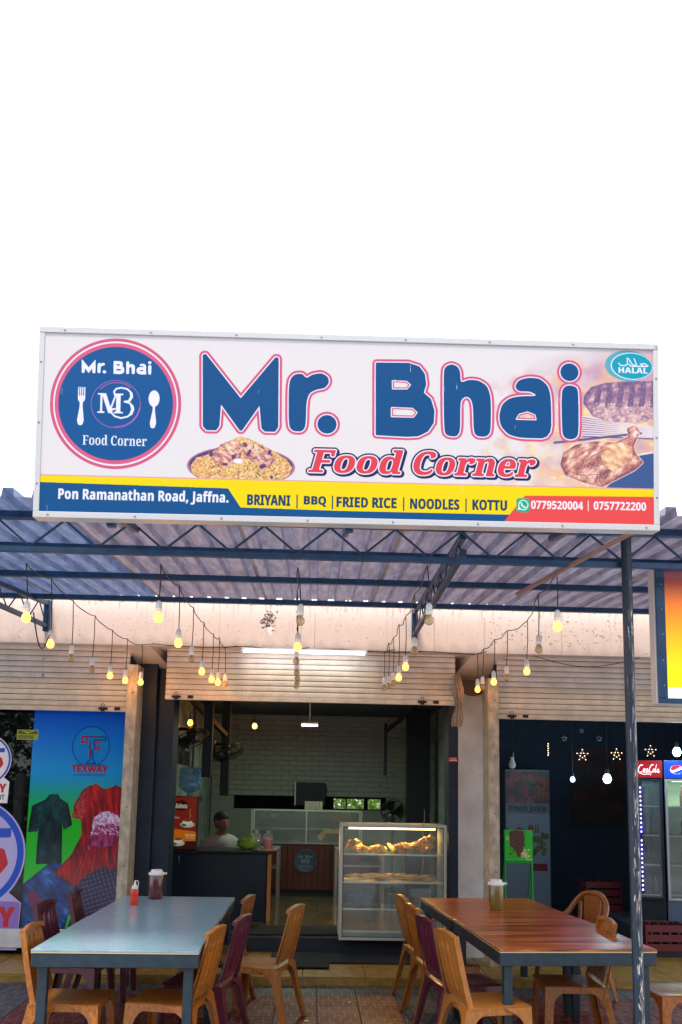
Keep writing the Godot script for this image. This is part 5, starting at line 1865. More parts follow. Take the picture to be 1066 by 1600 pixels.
	tag(put("plastic_bag", pb, mat(L(0.03, 0.09, 0.17), 0.3, 0.0, T.fine, Vector3.ONE * 10, {"bump": 3.0})), "crumpled blue plastic bag on the lowest shelf of the food cabinet", "bag")
	# cord hanging down inside the front
	pb = Mb.new()
	var pts := []
	for i in 16:
		pts.append(Vector3(c.x + 0.275 + 0.006 * sin(i * 1.3), y1 + 0.14 - i * 0.045, z0 - 0.06 + (0.09 if i < 4 else 0.0)))
	pb.tube(pts, 0.003, 6)
	tag(put("string", pb, M.cloth), "pale string hanging over the top of the food cabinet", "string")

func build_middle_shop() -> void:
	# counter on the left
	var o := thing("counter", "dark shop counter with a light wood end strip at left of the middle shop", "counter", Vector3(-0.96, 0.2, -2.02))
	var b := Mb.new()
	b.bx(-0.49, 0.50, 0.0, 0.68, -0.24, 0.24, 0.004)
	put("body", b, M.counter, o)
	b = Mb.new()
	b.bx(-0.494, 0.54, 0.682, 0.71, -0.27, 0.27, 0.006)
	put("top", b, M.black, o)
	b = Mb.new()
	b.bx(0.505, 0.545, 0.0, 0.68, 0.2, 0.262, 0.003)
	put("end_strip", b, M.wood_strip, o)
	b = Mb.new()
	b.bx(0.502, 0.512, 0.02, 0.66, -0.235, 0.195, 0.002)
	put("end_panel", b, M.panel_red, o)
	b = Mb.new()
	b.tube([Vector3(-0.40, 0.65, 0.245), Vector3(-0.40, 0.65, 0.27), Vector3(-0.40, 0.58, 0.27), Vector3(-0.40, 0.58, 0.245)], 0.006, 6)
	put("handle", b, M.steel, o)
	# coffee machine with a water bottle on top
	o = thing("coffee_machine", "red and orange printed coffee machine on the counter below a water bottle", "coffee machine", Vector3(-1.315, 0.911, -1.90))
	b = Mb.new()
	b.bx(-0.13, 0.13, 0, 0.55, -0.15, 0.15, 0.008)
	put("casing", b, M.black_plastic, o)
	b = Mb.new()
	b.quad(Vector3(-0.127, 0.01, 0.152), Vector3(0.118, 0.01, 0.152), Vector3(0.118, 0.54, 0.152), Vector3(-0.127, 0.54, 0.152))
	var cp := flat_print(coffee_print(), 0.3)
	cp.emission_enabled = true
	cp.emission_texture = cp.albedo_texture
	cp.emission = Color.BLACK
	cp.emission_energy_multiplier = 0.10
	put("lit_front_panel", b, cp, o)
	b = Mb.new()
	b.bx(0.128, 0.134, 0.03, 0.5, -0.1, 0.1)
	put("side_panel", b, M.steel, o)
	o = thing("water_bottle", "blue translucent water bottle upside down on the coffee machine", "water bottle", Vector3(-1.30, 1.461, -1.90))
	b = Mb.new()
	b.lathe([Vector2(0, 0.0), Vector2(0.03, 0.0), Vector2(0.03, 0.03), Vector2(0.10, 0.075), Vector2(0.118, 0.10), Vector2(0.118, 0.14), Vector2(0.111, 0.15), Vector2(0.118, 0.16), Vector2(0.118, 0.22), Vector2(0.111, 0.23), Vector2(0.118, 0.24), Vector2(0.115, 0.29), Vector2(0.09, 0.30), Vector2(0, 0.297)], Vector3.ZERO, 24)
	var wb := mat(L(0.08, 0.34, 0.70), 0.06, 0.0, null, Vector3.ONE, {"coat": 0.7})
	wb.transparency = BaseMaterial3D.TRANSPARENCY_ALPHA
	wb.albedo_color.a = 0.6
	put("bottle", b, wb, o)
	# things on the counter
	var r := RandomNumberGenerator.new()
	r.seed = 3
	b = Mb.new()
	blob(b, Vector3(0, 0.055, 0), Vector3(0.11, 0.06, 0.09), Basis(), r, 0.5)
	b.tube([Vector3(0, 0.1, 0), Vector3(0.015, 0.135, 0), Vector3(0.045, 0.155, 0.01)], [0.03, 0.012, 0.022], 8)
	var e := put("carrier_bag", b, mat(L(0.22, 0.52, 0.05), 0.25, 0.0, T.fine, Vector3.ONE * 9, {"bump": 2.0}))
	e.position = Vector3(-0.68, 0.912, -1.98)
	tag(e, "knotted lime green carrier bag on the dark counter", "bag")
	for q in [[-0.605, -2.12, L(0.08, 0.25, 0.42), "clear jar of blue sweets on the counter behind the green bag"], [-0.475, -2.10, L(0.55, 0.05, 0.22), "jar of pink sweets on the counter beside the blue jar"]]:
		o = thing("sweet_jar", q[3], "jar", Vector3(q[0], 0.911, q[1]))
		b = Mb.new()
		b.lathe([Vector2(0, 0), Vector2(0.05, 0), Vector2(0.055, 0.01), Vector2(0.055, 0.14), Vector2(0.042, 0.165), Vector2(0.042, 0.172), Vector2(0, 0.172)], Vector3.ZERO, 18)
		put("glass", b, glass(0.2), o)
		b = Mb.new()
		b.lathe([Vector2(0, 0.004), Vector2(0.05, 0.004), Vector2(0.051, 0.1), Vector2(0.03, 0.11), Vector2(0, 0.112)], Vector3.ZERO, 18)
		put("sweets", b, mat(q[2], 0.5), o)
		b = Mb.new()
		b.lathe([Vector2(0, 0.173), Vector2(0.046, 0.173), Vector2(0.046, 0.195), Vector2(0, 0.197)], Vector3.ZERO, 18)
		put("lid", b, M.steel, o)
	b = Mb.new()
	b.box(Vector3(-0.47, 0.918, -1.85), Vector3(0.22, 0.014, 0.10), 0.003, Basis(Vector3.UP, 0.2))
	tag(put("wooden_board", b, M.wood_strip), "small wooden board on the right end of the dark counter", "board")
	b = Mb.new()
	blob(b, Vector3(-0.55, 0.93, -1.82), Vector3(0.07, 0.02, 0.05), Basis(), r, 0.5)
	tag(put("folded_bag", b, mat(L(0.20, 0.24, 0.26), 0.4)), "crumpled grey plastic sheet at the counter edge", "bag")
	# display case on panelled counter
	o = thing("display_case", "glass display case on a red panelled counter with a round dark emblem", "display case", Vector3(-0.09, 0.2, -4.1))
	b = Mb.new()
	b.bx(-0.69, 0.72, 0.0, 0.08, -0.25, 0.2)
	put("plinth", b, M.black, o)
	for i in 18:
		b = Mb.new()
		var x := -0.70 + i * 0.0794
		b.bx(x + 0.002, x + 0.0774, 0.081, 0.655, 0.2, 0.216 + 0.002 * (i % 2), 0.002)
		put("plank", b, M.panel_red, o)
	b = Mb.new()
	b.bx(-0.70, 0.73, 0.081, 0.655, -0.25, 0.199)
	put("body", b, M.panel_red, o)
	b = Mb.new()
	b.lathe([Vector2(0, 0.0), Vector2(0.15, 0.0), Vector2(0.15, 0.012), Vector2(0.138, 0.015), Vector2(0.13, 0.012), Vector2(0, 0.012)], Vector3(0.01, 0.445, 0.22), 36, Basis(Vector3(1, 0, 0), PI / 2))
	put("emblem", b, mat(L(0.02, 0.05, 0.10), 0.4), o)
	for q in [["Mr. Bhai", 0.055, 0.035], ["MB", 0.0, 0.055], ["Food Corner", -0.06, 0.022]]:
		var tm := TextMesh.new()
		tm.text = q[0]; tm.font = font("Droid Sans"); tm.font_size = 64; tm.pixel_size = q[2] / 48.0; tm.depth = 0.003
		use("emblem_lettering", tm, mat(L(0.16, 0.22, 0.30), 0.5), o, Transform3D(Basis(), Vector3(0.01, 0.445 + q[1], 0.235)))
	b = Mb.new()
	b.bx(-0.71, 0.74, 0.656, 0.67, -0.26, 0.23, 0.003)
	put("ledge", b, M.steel, o)
	for q in [[-0.70, -0.684], [0.003, 0.019], [0.715, 0.731]]:
		b = Mb.new()
		b.bx(q[0], q[1], 0.671, 1.07, 0.2, 0.216, 0.002)
		put("frame", b, M.cabinet_alu, o)
		b = Mb.new()
		b.bx(q[0], q[1], 0.671, 1.07, -0.24, -0.224, 0.002)
		put("frame", b, M.cabinet_alu, o)
	b = Mb.new()
	b.bx(-0.70, 0.731, 1.0705, 1.085, 0.198, 0.216, 0.002)
	b.bx(-0.70, 0.731, 1.0705, 1.085, -0.24, -0.222, 0.002)
	put("top_rail", b, M.cabinet_alu, o)
	for q in [[-0.683, 0.002], [0.02, 0.714]]:
		b = Mb.new()
		b.bx(q[0], q[1], 0.672, 1.069, 0.205, 0.21)
		put("pane", b, M.pane, o)
	b = Mb.new()
	b.bx(-0.68, 0.71, 0.84, 0.846, -0.2, 0.1)
	put("shelf", b, glass(0.2), o)
	b = Mb.new()
	b.bx(-0.69, 0.72, 0.672, 1.069, -0.245, -0.241)
	put("rear_panel", b, M.counter, o)
	# fan shaped tray in it
	b = Mb.new()
	b.prism(pv("-0.14,0.0 -0.03,0.09 0.10,0.07 0.2,0.10 0.21,0.04 0.08,0.03 -0.02,0.03 -0.09,-0.07"), 0.0, 0.02)
	e = put("wooden_scoop", b, M.wood_strip)
	e.position = Vector3(0.20, 0.96, -3.98)
	tag(e, "pale wooden scoop lying inside the rear display case", "scoop")
	# steel tables
	for q in [[0.58, -3.45, 0.60, 0.86, "steel work table behind the food cabinet"], [-0.72, -2.95, 0.70, 0.88, "steel table standing behind the dark counter"]]:
		o = thing("steel_table", q[4], "steel table", Vector3(q[0], 0.2, q[1]))
		var w: float = q[2] / 2
		var h: float = q[3] - 0.2
		b = Mb.new()
		b.bx(-w, w, h - 0.03, h, -0.22, 0.22, 0.004)
		put("top", b, M.steel, o)
		b = Mb.new()
		b.bx(-w + 0.01, w - 0.01, h * 0.66, h * 0.66 + 0.02, -0.2, 0.2, 0.003)
		put("shelf", b, M.steel, o)
		for sx in [-1, 1]:
			for sz in [-1, 1]:
				b = Mb.new()
				b.bx(sx * w, sx * (w - 0.035), 0, h - 0.031, sz * 0.21, sz * 0.175, 0.003)
				put("leg", b, M.steel, o)
	# hood over the hatch, cloths, fan
	o = thing("dark_hood", "black box with a pale edge fixed above the hatch in the back wall", "box", Vector3(-0.04, 1.33, -4.84))
	b = Mb.new()
	b.bx(-0.2, 0.21, 0.0, 0.32, -0.13, 0.1, 0.005)
	put("casing", b, M.black, o)
	b = Mb.new()
	b.bx(-0.222, -0.201, 0.0, 0.325, -0.1, 0.1, 0.003)
	put("edge", b, M.alu_white, o)
	b = Mb.new()
	b.slab(func(u: float, v: float) -> Vector3: return Vector3((u - 0.5) * 0.25, 0.13 * v - 0.02 * sin(u * 7.0) * (1.0 - v), 0.012 * sin(u * 34.0)), 40, 4, 0.003)
	e = put("hanging_cloth", b, mat(L(0.72, 0.72, 0.64), 0.9))
	e.position = Vector3(0.01, 1.262, -4.72)
	tag(e, "white folded cloths hanging in front of the hatch below the black box", "cloth")
	o = thing("pedestal_fan", "dark round fan standing in the back right of the middle shop", "fan", Vector3(1.08, 0.2, -4.3))
	fan_head(o, Vector3(0, 1.08, 0), 0.16, Basis())
	b = Mb.new()
	b.tube([Vector3(0, 0.02, -0.06), Vector3(0, 1.06, -0.06)], 0.015, 8)
	b.lathe([Vector2(0, 0), Vector2(0.16, 0), Vector2(0.15, 0.02), Vector2(0.02, 0.035), Vector2(0, 0.035)], Vector3(0, 0, -0.06), 20)
	put("stand", b, M.black_plastic, o)
	for q in [[Vector3(-1.245, 2.045, -1.55), 0.17, "black wall fan nearest the road on the left wall of the middle shop"], [Vector3(-1.02, 1.965, -2.85), 0.19, "black wall fan further inside beside the brick wall"]]:
		o = thing("wall_fan", q[2], "fan", q[0], "wall fans")
		fan_head(o, Vector3.ZERO, q[1], Basis(Vector3.UP, 0.9) * Basis(Vector3(1, 0, 0), 1.1))
		b = Mb.new()
		b.tube([Vector3(0, 0.03, 0), Vector3(-0.06, 0.10, -0.02), Vector3(-0.15, 0.10, -0.05)], 0.018, 8)
		b.box(Vector3(-0.17, 0.08, -0.05), Vector3(0.05, 0.14, 0.09), 0.01)
		b.ball(Vector3(-0.01, 0.06, 0.0), Vector3(0.055, 0.055, 0.06))
		put("motor", b, M.black_plastic, o)
	# lamps
	lamp_bulb(Vector3(-1.30, 2.215, -1.72), Color(1.0, 0.62, 0.22), 3.0, 0.03, "warm bulb on a black holder above the first wall fan", Vector3(0, 0.3, 0), 0.03)
	lamp_bulb(Vector3(-0.72, 2.29, -3.0), Color(1.0, 0.66, 0.30), 5.0, 0.05, "warm bulb under the ceiling before the brick wall", Vector3(0, 0.29, 0), 0.03)
	o = thing("ceiling_panel", "small white rectangular ceiling light before the brick wall", "ceiling light", Vector3(-0.06, 2.305, -2.9))
	b = Mb.new()
	b.bx(-0.10, 0.10, 0.012, 0.04, -0.10, 0.10, 0.003)
	b.tube([Vector3(0, 0.04, 0), Vector3(0, 0.315, 0)], 0.008, 6)
	put("housing", b, M.white_plastic, o)
	b = Mb.new()
	b.bx(-0.095, 0.095, 0.0, 0.0115, -0.095, 0.095)
	put("diffuser", b, glow(Color(0.92, 1.0, 0.90), 2.2), o)
	var l := AreaLight3D.new()
	l.area_size = Vector2(0.18, 0.18)
	l.light_energy = 0.75
	l.light_color = Color(0.86, 1.0, 0.88)
	l.area_range = 14.0
	l.position = Vector3(0, -0.004, 0)
	l.rotation.x = -PI / 2
	l.shadow_enabled = true
	o.add_child(l)
	# lettering on the left wall
	var tm := TextMesh.new()
	tm.text = "Mr Bhai"; tm.font = font("Droid Sans"); tm.font_size = 64; tm.pixel_size = 0.0042; tm.depth = 0.02
	o = use("wall_lettering", tm, M.black, self, Transform3D(Basis(Vector3.UP, PI / 2) * Basis.from_scale(Vector3(0.9, 1.1, 1)), Vector3(-1.445, 1.90, -2.2)))
	tag(o, "dark raised shop name letters on the left wall of the middle shop", "lettering")
	# posters on the right side wall
	b = Mb.new()
	var c := Cv.new(128, 256, Color(0.50, 0.46, 0.42))
	var rr := RandomNumberGenerator.new()
	rr.seed = 8
	c.ell(64, 60, 46, 40, Color(0.25, 0.26, 0.28)); c.rect(14, 118, 100, 26, Color(0.16, 0.14, 0.15))
	c.grain(rr, 8, 150, 112, 100, 160, [Color(0.55, 0.18, 0.10), Color(0.62, 0.42, 0.14), Color(0.30, 0.12, 0.08)], 5, 14, 0.6)
	b.bx(0.0, 0.004, 0.0, 1.0, -0.35, 0.35)
	b.quad(Vector3(-0.002, 0.0, -0.35), Vector3(-0.002, 0.0, 0.35), Vector3(-0.002, 1.0, 0.35), Vector3(-0.002, 1.0, -0.35))
	e = put("menu_poster", b, flat_print(c.done(), 0.5))
	e.position = Vector3(1.612, 1.10, -2.2)
	tag(e, "dim menu poster on the right wall of the middle shop", "poster")
	b = Mb.new()
	var c2 := Cv.new(64, 40, Color(0.78, 0.05, 0.06))
	c2.text("FIRE", font("Droid Sans"), 14, 7, 50, 18, Color(0.95, 0.9, 0.9)); c2.rect(8, 23, 48, 6, Color(0.95, 0.9, 0.9))
	b.bx(-0.045, 0.045, -0.022, 0.022, 0.0, 0.002)
	b.quad(Vector3(-0.045, -0.022, 0.0025), Vector3(0.045, -0.022, 0.0025), Vector3(0.045, 0.022, 0.0025), Vector3(-0.045, 0.022, 0.0025))
	e = put("red_sticker", b, flat_print(c2.done(), 0.4))
	e.position = Vector3(1.30, 1.853, -0.757)
	tag(e, "small red sticker with white print on the dark column right of the middle shop", "sticker")
	# rolled cloth hung at the right shutter end
	b = Mb.new()
	b.slab(func(u: float, v: float) -> Vector3:
		var a := (u - 0.5) * 2.0
		return Vector3(0.022 * sin(v * 3.0) + a * (0.040 + 0.012 * sin(v * 11.0)), 0.46 * v, 0.02 * cos(a * 2.4) + 0.008 * sin(a * 13.0 + v * 6.0)), 26, 22, 0.006)
	e = put("rolled_sheet", b, M.cloth)
	e.position = Vector3(1.262, 2.13, -0.36)
	tag(e, "crumpled tan plastic sheet hung at the right end of the middle shutter", "sheet")
	# brown half round plate below the right soffit
	b = Mb.new()
	var hp := PackedVector2Array()
	for i in 25:
		hp.append(Vector2(0.145 * cos(PI + PI * i / 24.0), 0.15 * sin(PI + PI * i / 24.0)))
	b.prism(hp, 0.0, 0.06)
	e = put("half_round_plate", b, mat(L(0.10, 0.06, 0.045), 0.5, 0.1, T.fine, Vector3.ONE * 4))
	e.position = Vector3(1.485, 2.60, -0.74)
	tag(e, "brown half round plate at the head of the right pillar", "plate")
	# door mats
	for q in [[-0.25, 0.206, -1.25, 1.05, 0.5, 0.05, "dark door mat just inside the middle shop"], [0.30, 0.0755, -0.62, 1.28, 0.44, 0.0, "dark mat lying below the food cabinet on the step"], [-0.32, 0.0765, -0.33, 0.98, 0.30, -0.02, "dark frayed mat at the front edge of the step"]]:
		b = Mb.new()
		b.box(Vector3.ZERO, Vector3(q[3], 0.011, q[4]), 0.004)
		e = put("door_mat", b, M.mat_black)
		e.position = Vector3(q[0], q[1] + 0.0058 + (0.006 if q[2] == -0.33 else 0.0), q[2])
		e.rotation.y = q[5]
		tag(e, q[6], "door mat")

func fan_head(o: Node3D, c: Vector3, r: float, ba: Basis) -> void:
	var b := Mb.new()
	for z in [-0.045, 0.045]:
		var ring := []
		for i in 29:
			ring.append(c + ba * Vector3(r * cos(TAU * i / 28), r * sin(TAU * i / 28), z * 0.4))
		b.tube(ring, 0.006, 6)
		for i in 24:
			var a := TAU * i / 24
			b.tube([c + ba * Vector3(0.03 * cos(a), 0.03 * sin(a), z), c + ba * Vector3(r * 0.7 * cos(a), r * 0.7 * sin(a), z), c + ba * Vector3(r * cos(a), r * sin(a), z * 0.4)], 0.0018, 4)
	put("cage", b, M.black_plastic, o)
	for k in 3:
		b = Mb.new()
		b.slab(func(u: float, v: float) -> Vector3:
			var a: float = TAU * k / 3.0 + (u - 0.5) * 1.5
			var q := r * (0.2 + 0.7 * v)
			return c + ba * Vector3(q * cos(a), q * sin(a), (u - 0.5) * 0.045), 6, 4, 0.003)
		put("blade", b, M.black_plastic, o)
	b = Mb.new()
	b.ball(c, Vector3(0.035, 0.035, 0.05), ba)
	put("hub", b, M.black_plastic, o)

func lamp_bulb(at: Vector3, col: Color, e: float, energy: float, label: String, cord: Vector3, rad: float) -> void:
	var o := thing("lamp_bulb", label, "light bulb", at)
	var b := Mb.new()
	b.lathe([Vector2(0, -rad), Vector2(rad * 0.6, -rad * 0.8), Vector2(rad, 0), Vector2(rad * 0.75, rad * 0.8), Vector2(rad * 0.45, rad * 1.3)], Vector3.ZERO, 16)
	put("glowing_bulb", b, glow(col, e), o)
	b = Mb.new()
	b.lathe([Vector2(0, rad * 1.2), Vector2(rad * 0.5, rad * 1.2), Vector2(rad * 0.55, rad * 2.4), Vector2(0, rad * 2.6)], Vector3.ZERO, 14)
	put("holder", b, M.black_plastic, o)
	b = Mb.new()
	b.tube([Vector3(0, rad * 2.4, 0), cord], 0.003, 6)
	put("cord", b, M.wire, o)
	if energy > 0.0:
		var l := OmniLight3D.new()
		l.light_color = col
		l.light_energy = energy
		l.light_size = rad
		l.omni_range = 14.0
		l.omni_attenuation = 2.0
		l.shadow_enabled = true
		o.add_child(l)

# ---------------------------------------------------------------- right shop
func star(at: Vector3, s: float, lit: bool, label: String) -> void:
	var o := thing("star_light", label, "star light", at, "hanging star lights")
	var b := Mb.new()
	var p := PackedVector2Array()
	for i in 10:
		var r: float = s if i % 2 == 0 else s * 0.42
		p.append(Vector2(r * sin(TAU * i / 10), r * cos(TAU * i / 10)))
	for i in 10:
		b.tube([Vector3(p[i].x, p[i].y, 0), Vector3(p[(i + 1) % 10].x, p[(i + 1) % 10].y, 0)], 0.003, 5)
	put("outline", b, M.steel, o)
	b = Mb.new()
	b.tube([Vector3(0, s, 0), Vector3(0, 2.6 - at.y, 0)], 0.0012, 5)
	put("wire", b, M.wire, o)
	if lit:
		b = Mb.new()
		for i in 10:
			b.ball(Vector3(p[i].x, p[i].y, 0.004), Vector3.ONE * 0.0055, Basis(), 8, 5)
		put("led_lights", b, glow(Color(1.0, 0.80, 0.62), 1.6), o)

func cooler(at: Vector3, turn: float, label: String, which: int) -> void:
	var o := thing("drinks_cooler", label, "drinks cooler", at)
	o.rotation.y = turn
	var w := 0.275 if which == 0 else 0.50
	var h := 1.62
	var d := 0.5
	var b := Mb.new()
	var shell: Material = M.black if which == 0 else mat(L(0.10, 0.14, 0.22), 0.4)
	b.bx(-w / 2, -w / 2 + 0.03, 0, h, -d, 0, 0.003)
	b.bx(w / 2 - 0.03, w / 2, 0, h, -d, 0, 0.003)
	b.bx(-w / 2 + 0.03, w / 2 - 0.03, 0, 0.22, -d, 0)
	b.bx(-w / 2 + 0.03, w / 2 - 0.03, h - 0.2, h, -d, 0)
	b.bx(-w / 2 + 0.03, w / 2 - 0.03, 0.22, h - 0.2, -d, -d + 0.03)
	put("casing", b, shell, o)
	b = Mb.new()
	b.bx(-w / 2, w / 2, h - 0.185, h, 0.001, 0.03, 0.004)
	var hd := put("header", b, shell, o)
	b = Mb.new()
	b.quad(Vector3(-w / 2 + 0.006, h - 0.18, 0.032), Vector3(w / 2 - 0.006, h - 0.18, 0.032), Vector3(w / 2 - 0.006, h - 0.005, 0.032), Vector3(-w / 2 + 0.006, h - 0.005, 0.032))
	var m := flat_print(header_print(which), 0.35)
	m.emission_enabled = true
	m.emission_texture = m.albedo_texture
	m.emission = Color.BLACK
	m.emission_energy_multiplier = 0.55 if which == 0 else 0.9
	put("lit_header_sign", b, m, hd)
	b = Mb.new()
	b.bx(-w / 2 + 0.031, w / 2 - 0.031, 0.221, h - 0.201, -d + 0.031, -d + 0.036)
	put("liner", b, mat(L(0.60, 0.66, 0.58), 0.5) if which == 1 else M.counter, o)
	if which == 1:
		for sx in [-1, 1]:
			b = Mb.new()
			b.bx(sx * (w / 2 - 0.031), sx * (w / 2 - 0.036), 0.221, h - 0.201, -d + 0.037, -0.02)
			put("liner", b, mat(L(0.60, 0.66, 0.58), 0.5), o)
	for i in 4:
		b = Mb.new()
		var y := 0.24 + i * 0.30
		b.bx(-w / 2 + 0.04, w / 2 - 0.04, y, y + 0.01, -d + 0.05, -0.04)
		put("shelf", b, M.steel, o)
		for k in (3 if which == 0 else 2):
			var c := Mb.new()
			var x := -w / 2 + 0.08 + k * 0.06
			c.lathe([Vector2(0, 0), Vector2(0.026, 0), Vector2(0.028, 0.01), Vector2(0.027, 0.12), Vector2(0.012, 0.17), Vector2(0.012, 0.2), Vector2(0, 0.2)], Vector3(x + (0.12 if which == 1 else 0.0), y + 0.0102, -0.15), 12)
			put("drink", c, [mat(L(0.08, 0.01, 0.012), 0.3), mat(L(0.02, 0.03, 0.07), 0.3), mat(L(0.05, 0.012, 0.01), 0.3)][(k + i) % 3], o)
	b = Mb.new()
	b.bx(-w / 2 + 0.005, -w / 2 + 0.03, 0.2, h - 0.19, 0.001, 0.025, 0.003)
	b.bx(w / 2 - 0.03, w / 2 - 0.005, 0.2, h - 0.19, 0.001, 0.025, 0.003)
	b.bx(-w / 2 + 0.03, w / 2 - 0.03, 0.2, 0.225, 0.001, 0.025, 0.003)
	b.bx(-w / 2 + 0.03, w / 2 - 0.03, h - 0.215, h - 0.19, 0.001, 0.025, 0.003)
	var dr := put("door", b, M.alu if which == 1 else M.black, o)
	b = Mb.new()
	b.bx(-w / 2 + 0.03, w / 2 - 0.03, 0.226, h - 0.216, 0.008, 0.013)
	put("door_glass", b, M.pane, dr)
	if which == 0:
		b = Mb.new()
		for i in 24:
			if i == 12:
				continue
			b.ball(Vector3(-w / 2 + 0.05, 0.30 + i * 0.045, 0.03), Vector3(0.0075, 0.011, 0.006), Basis(), 8, 5)
		put("led_strip_lights", b, glow(Color(0.45, 0.42, 1.0), 6.0), o)
		b = Mb.new()
		b.bx(-w / 2 + 0.038, -w / 2 + 0.062, 0.26, 1.40, 0.0145, 0.022)
		put("led_backing", b, M.black, o)
	else:
		var l := AreaLight3D.new()
		l.area_size = Vector2(0.3, 0.03)
		l.light_energy = 0.14
		l.light_color = Color(0.86, 1.0, 0.80)
		l.area_range = 10.0
		l.position = Vector3(0, h - 0.225, -0.12)
		l.rotation.x = -PI / 2 - 0.3
		l.shadow_enabled = true
		o.add_child(l)
		b = Mb.new()
		b.bx(-0.15, 0.15, h - 0.216, h - 0.204, -0.14, -0.1)
		put("lamp_strip", b, glow(Color(0.86, 1.0, 0.80), 2.0), o)

func build_right_shop() -> void:
	# juice fridge
	var o := thing("juice_fridge", "tall pale fridge printed with fruit and fresh juice lettering", "fridge", Vector3(2.66, 0.13, -3.55))
	var b := Mb.new()
	b.bx(-0.28, 0.28, 0.0, 1.72, -0.25, 0.2, 0.01)
	put("body", b, mat(L(0.24, 0.27, 0.31), 0.4), o)
	b = Mb.new()
	b.quad(Vector3(-0.27, 0.02, 0.203), Vector3(0.27, 0.02, 0.203), Vector3(0.27, 1.70, 0.203), Vector3(-0.27, 1.70, 0.203))
	var jp := flat_print(juice_print(), 0.4)
	put("printed_front", b, jp, o)
	b = Mb.new()
	b.bx(-0.25, -0.23, 0.6, 1.0, 0.205, 0.24, 0.004)
	put("handle", b, M.steel, o)
	# green stand
	o = thing("menu_stand", "bright green metal stand holding an ice cream board", "stand", Vector3(2.06, 0.13, -1.4))
	for sx in [-1, 1]:
		b = Mb.new()
		b.tube([Vector3(sx * 0.135, 0, 0), Vector3(sx * 0.135, 1.06, 0)], 0.011, 8)
		put("leg", b, mat(L(0.03, 0.36, 0.06), 0.4), o)
		b = Mb.new()
		b.tube([Vector3(sx * 0.135, 0, -0.3), Vector3(sx * 0.135, 0.72, -0.02)], 0.011, 8)
		put("leg", b, mat(L(0.03, 0.30, 0.05), 0.4), o)
	b = Mb.new()
	b.tube([Vector3(-0.135, 0.12, 0), Vector3(0.135, 0.12, 0)], 0.010, 8)
	b.tube([Vector3(-0.135, 0.74, 0), Vector3(0.135, 0.74, 0)], 0.010, 8)
	put("crossbar", b, mat(L(0.03, 0.36, 0.06), 0.4), o)
	b = Mb.new()
	b.bx(-0.14, 0.14, 0.755, 1.06, 0.005, 0.018)
	b.quad(Vector3(-0.14, 0.755, 0.0195), Vector3(0.14, 0.755, 0.0195), Vector3(0.14, 1.06, 0.0195), Vector3(-0.14, 1.06, 0.0195))
	put("board", b, flat_print(easel_print(), 0.35), o)
	# bulbs
	o = thing("lamp_bulb", "unlit white bulb hanging left of the stars in the right shop", "light bulb", Vector3(2.03, 1.84, -1.5))
	b = Mb.new()
	b.ball(Vector3(0, 0, 0), Vector3(0.036, 0.04, 0.036))
	b.lathe([Vector2(0.028, 0.02), Vector2(0.017, 0.06), Vector2(0.017, 0.08), Vector2(0, 0.08)], Vector3.ZERO, 14)
	put("bulb", b, M.white_plastic, o)
	b = Mb.new()
	b.lathe([Vector2(0, 0.08), Vector2(0.02, 0.08), Vector2(0.02, 0.13), Vector2(0, 0.14)], Vector3.ZERO, 14)
	put("holder", b, M.black_plastic, o)
	b = Mb.new()
	b.tube([Vector3(0, 0.13, 0), Vector3(0, 0.76, 0)], 0.003, 6)
	put("cord", b, M.wire, o)
	lamp_bulb(Vector3(2.652, 1.70, -1.5), Color(0.55, 0.65, 1.0), 3.0, 0.015, "small blue white bulb hanging in the right shop", Vector3(0, 0.9, 0), 0.026)
	lamp_bulb(Vector3(3.01, 1.712, -1.5), Color(0.72, 0.92, 1.0), 9.0, 0.09, "brightest bluish bulb hanging beside the post in the right shop", Vector3(0, 0.9, 0), 0.042)
	lamp_bulb(Vector3(3.70, 1.995, -1.4), Color(0.72, 0.92, 1.0), 9.0, 0.09, "bluish bulb hanging over the blue cooler sign at the right edge", Vector3(0, 0.62, 0), 0.042)
	star(Vector3(2.984, 1.987, -2.2), 0.062, true, "lit star light left of the post, straight above the small blue bulb")
	star(Vector3(3.369, 2.001, -2.2), 0.062, true, "lit star light hanging just left of the post")
	star(Vector3(3.754, 2.045, -2.2), 0.062, true, "lit star light hanging above the red cooler sign")
	star(Vector3(2.786, 2.168, -2.2), 0.034, false, "small unlit star left of the lit star lights")
	star(Vector3(3.18, 2.176, -2.2), 0.034, false, "small unlit star above and between two lit star lights")
	star(Vector3(2.982, 2.258, -2.2), 0.026, false, "smallest unlit star, highest under the ceiling")
	o = thing("light_chain", "short vertical chain of tiny lights left of the stars", "light chain", Vector3(2.60, 1.98, -2.2))
	b = Mb.new()
	for i in 6:
		b.ball(Vector3(0.003 * (i % 2), 0.025 * i, 0), Vector3.ONE * 0.006, Basis(), 8, 5)
	put("tiny_lights", b, glow(Color(1.0, 0.80, 0.62), 1.6), o)
	b = Mb.new()
	b.tube([Vector3(0, 0, -0.004), Vector3(0, 0.62, -0.004)], 0.0015, 5)
	put("wire", b, M.wire, o)
	cooler(Vector3(3.485, 0.30, -1.62), deg_to_rad(-14), "black drinks cooler with red lit header and violet light strip", 0)
	cooler(Vector3(3.875, 0.30, -1.52), deg_to_rad(-14), "open fronted pale cooler with a blue lit header at right edge", 1)
	b = Mb.new()
	b.bx(3.15, 4.3, 0.13, 0.30, -2.25, -1.35, 0.01)
	tag(put("low_platform", b, M.floor_dark), "dark low platform carrying the two drinks coolers", "platform")
	# bottle crates
	var k := 0
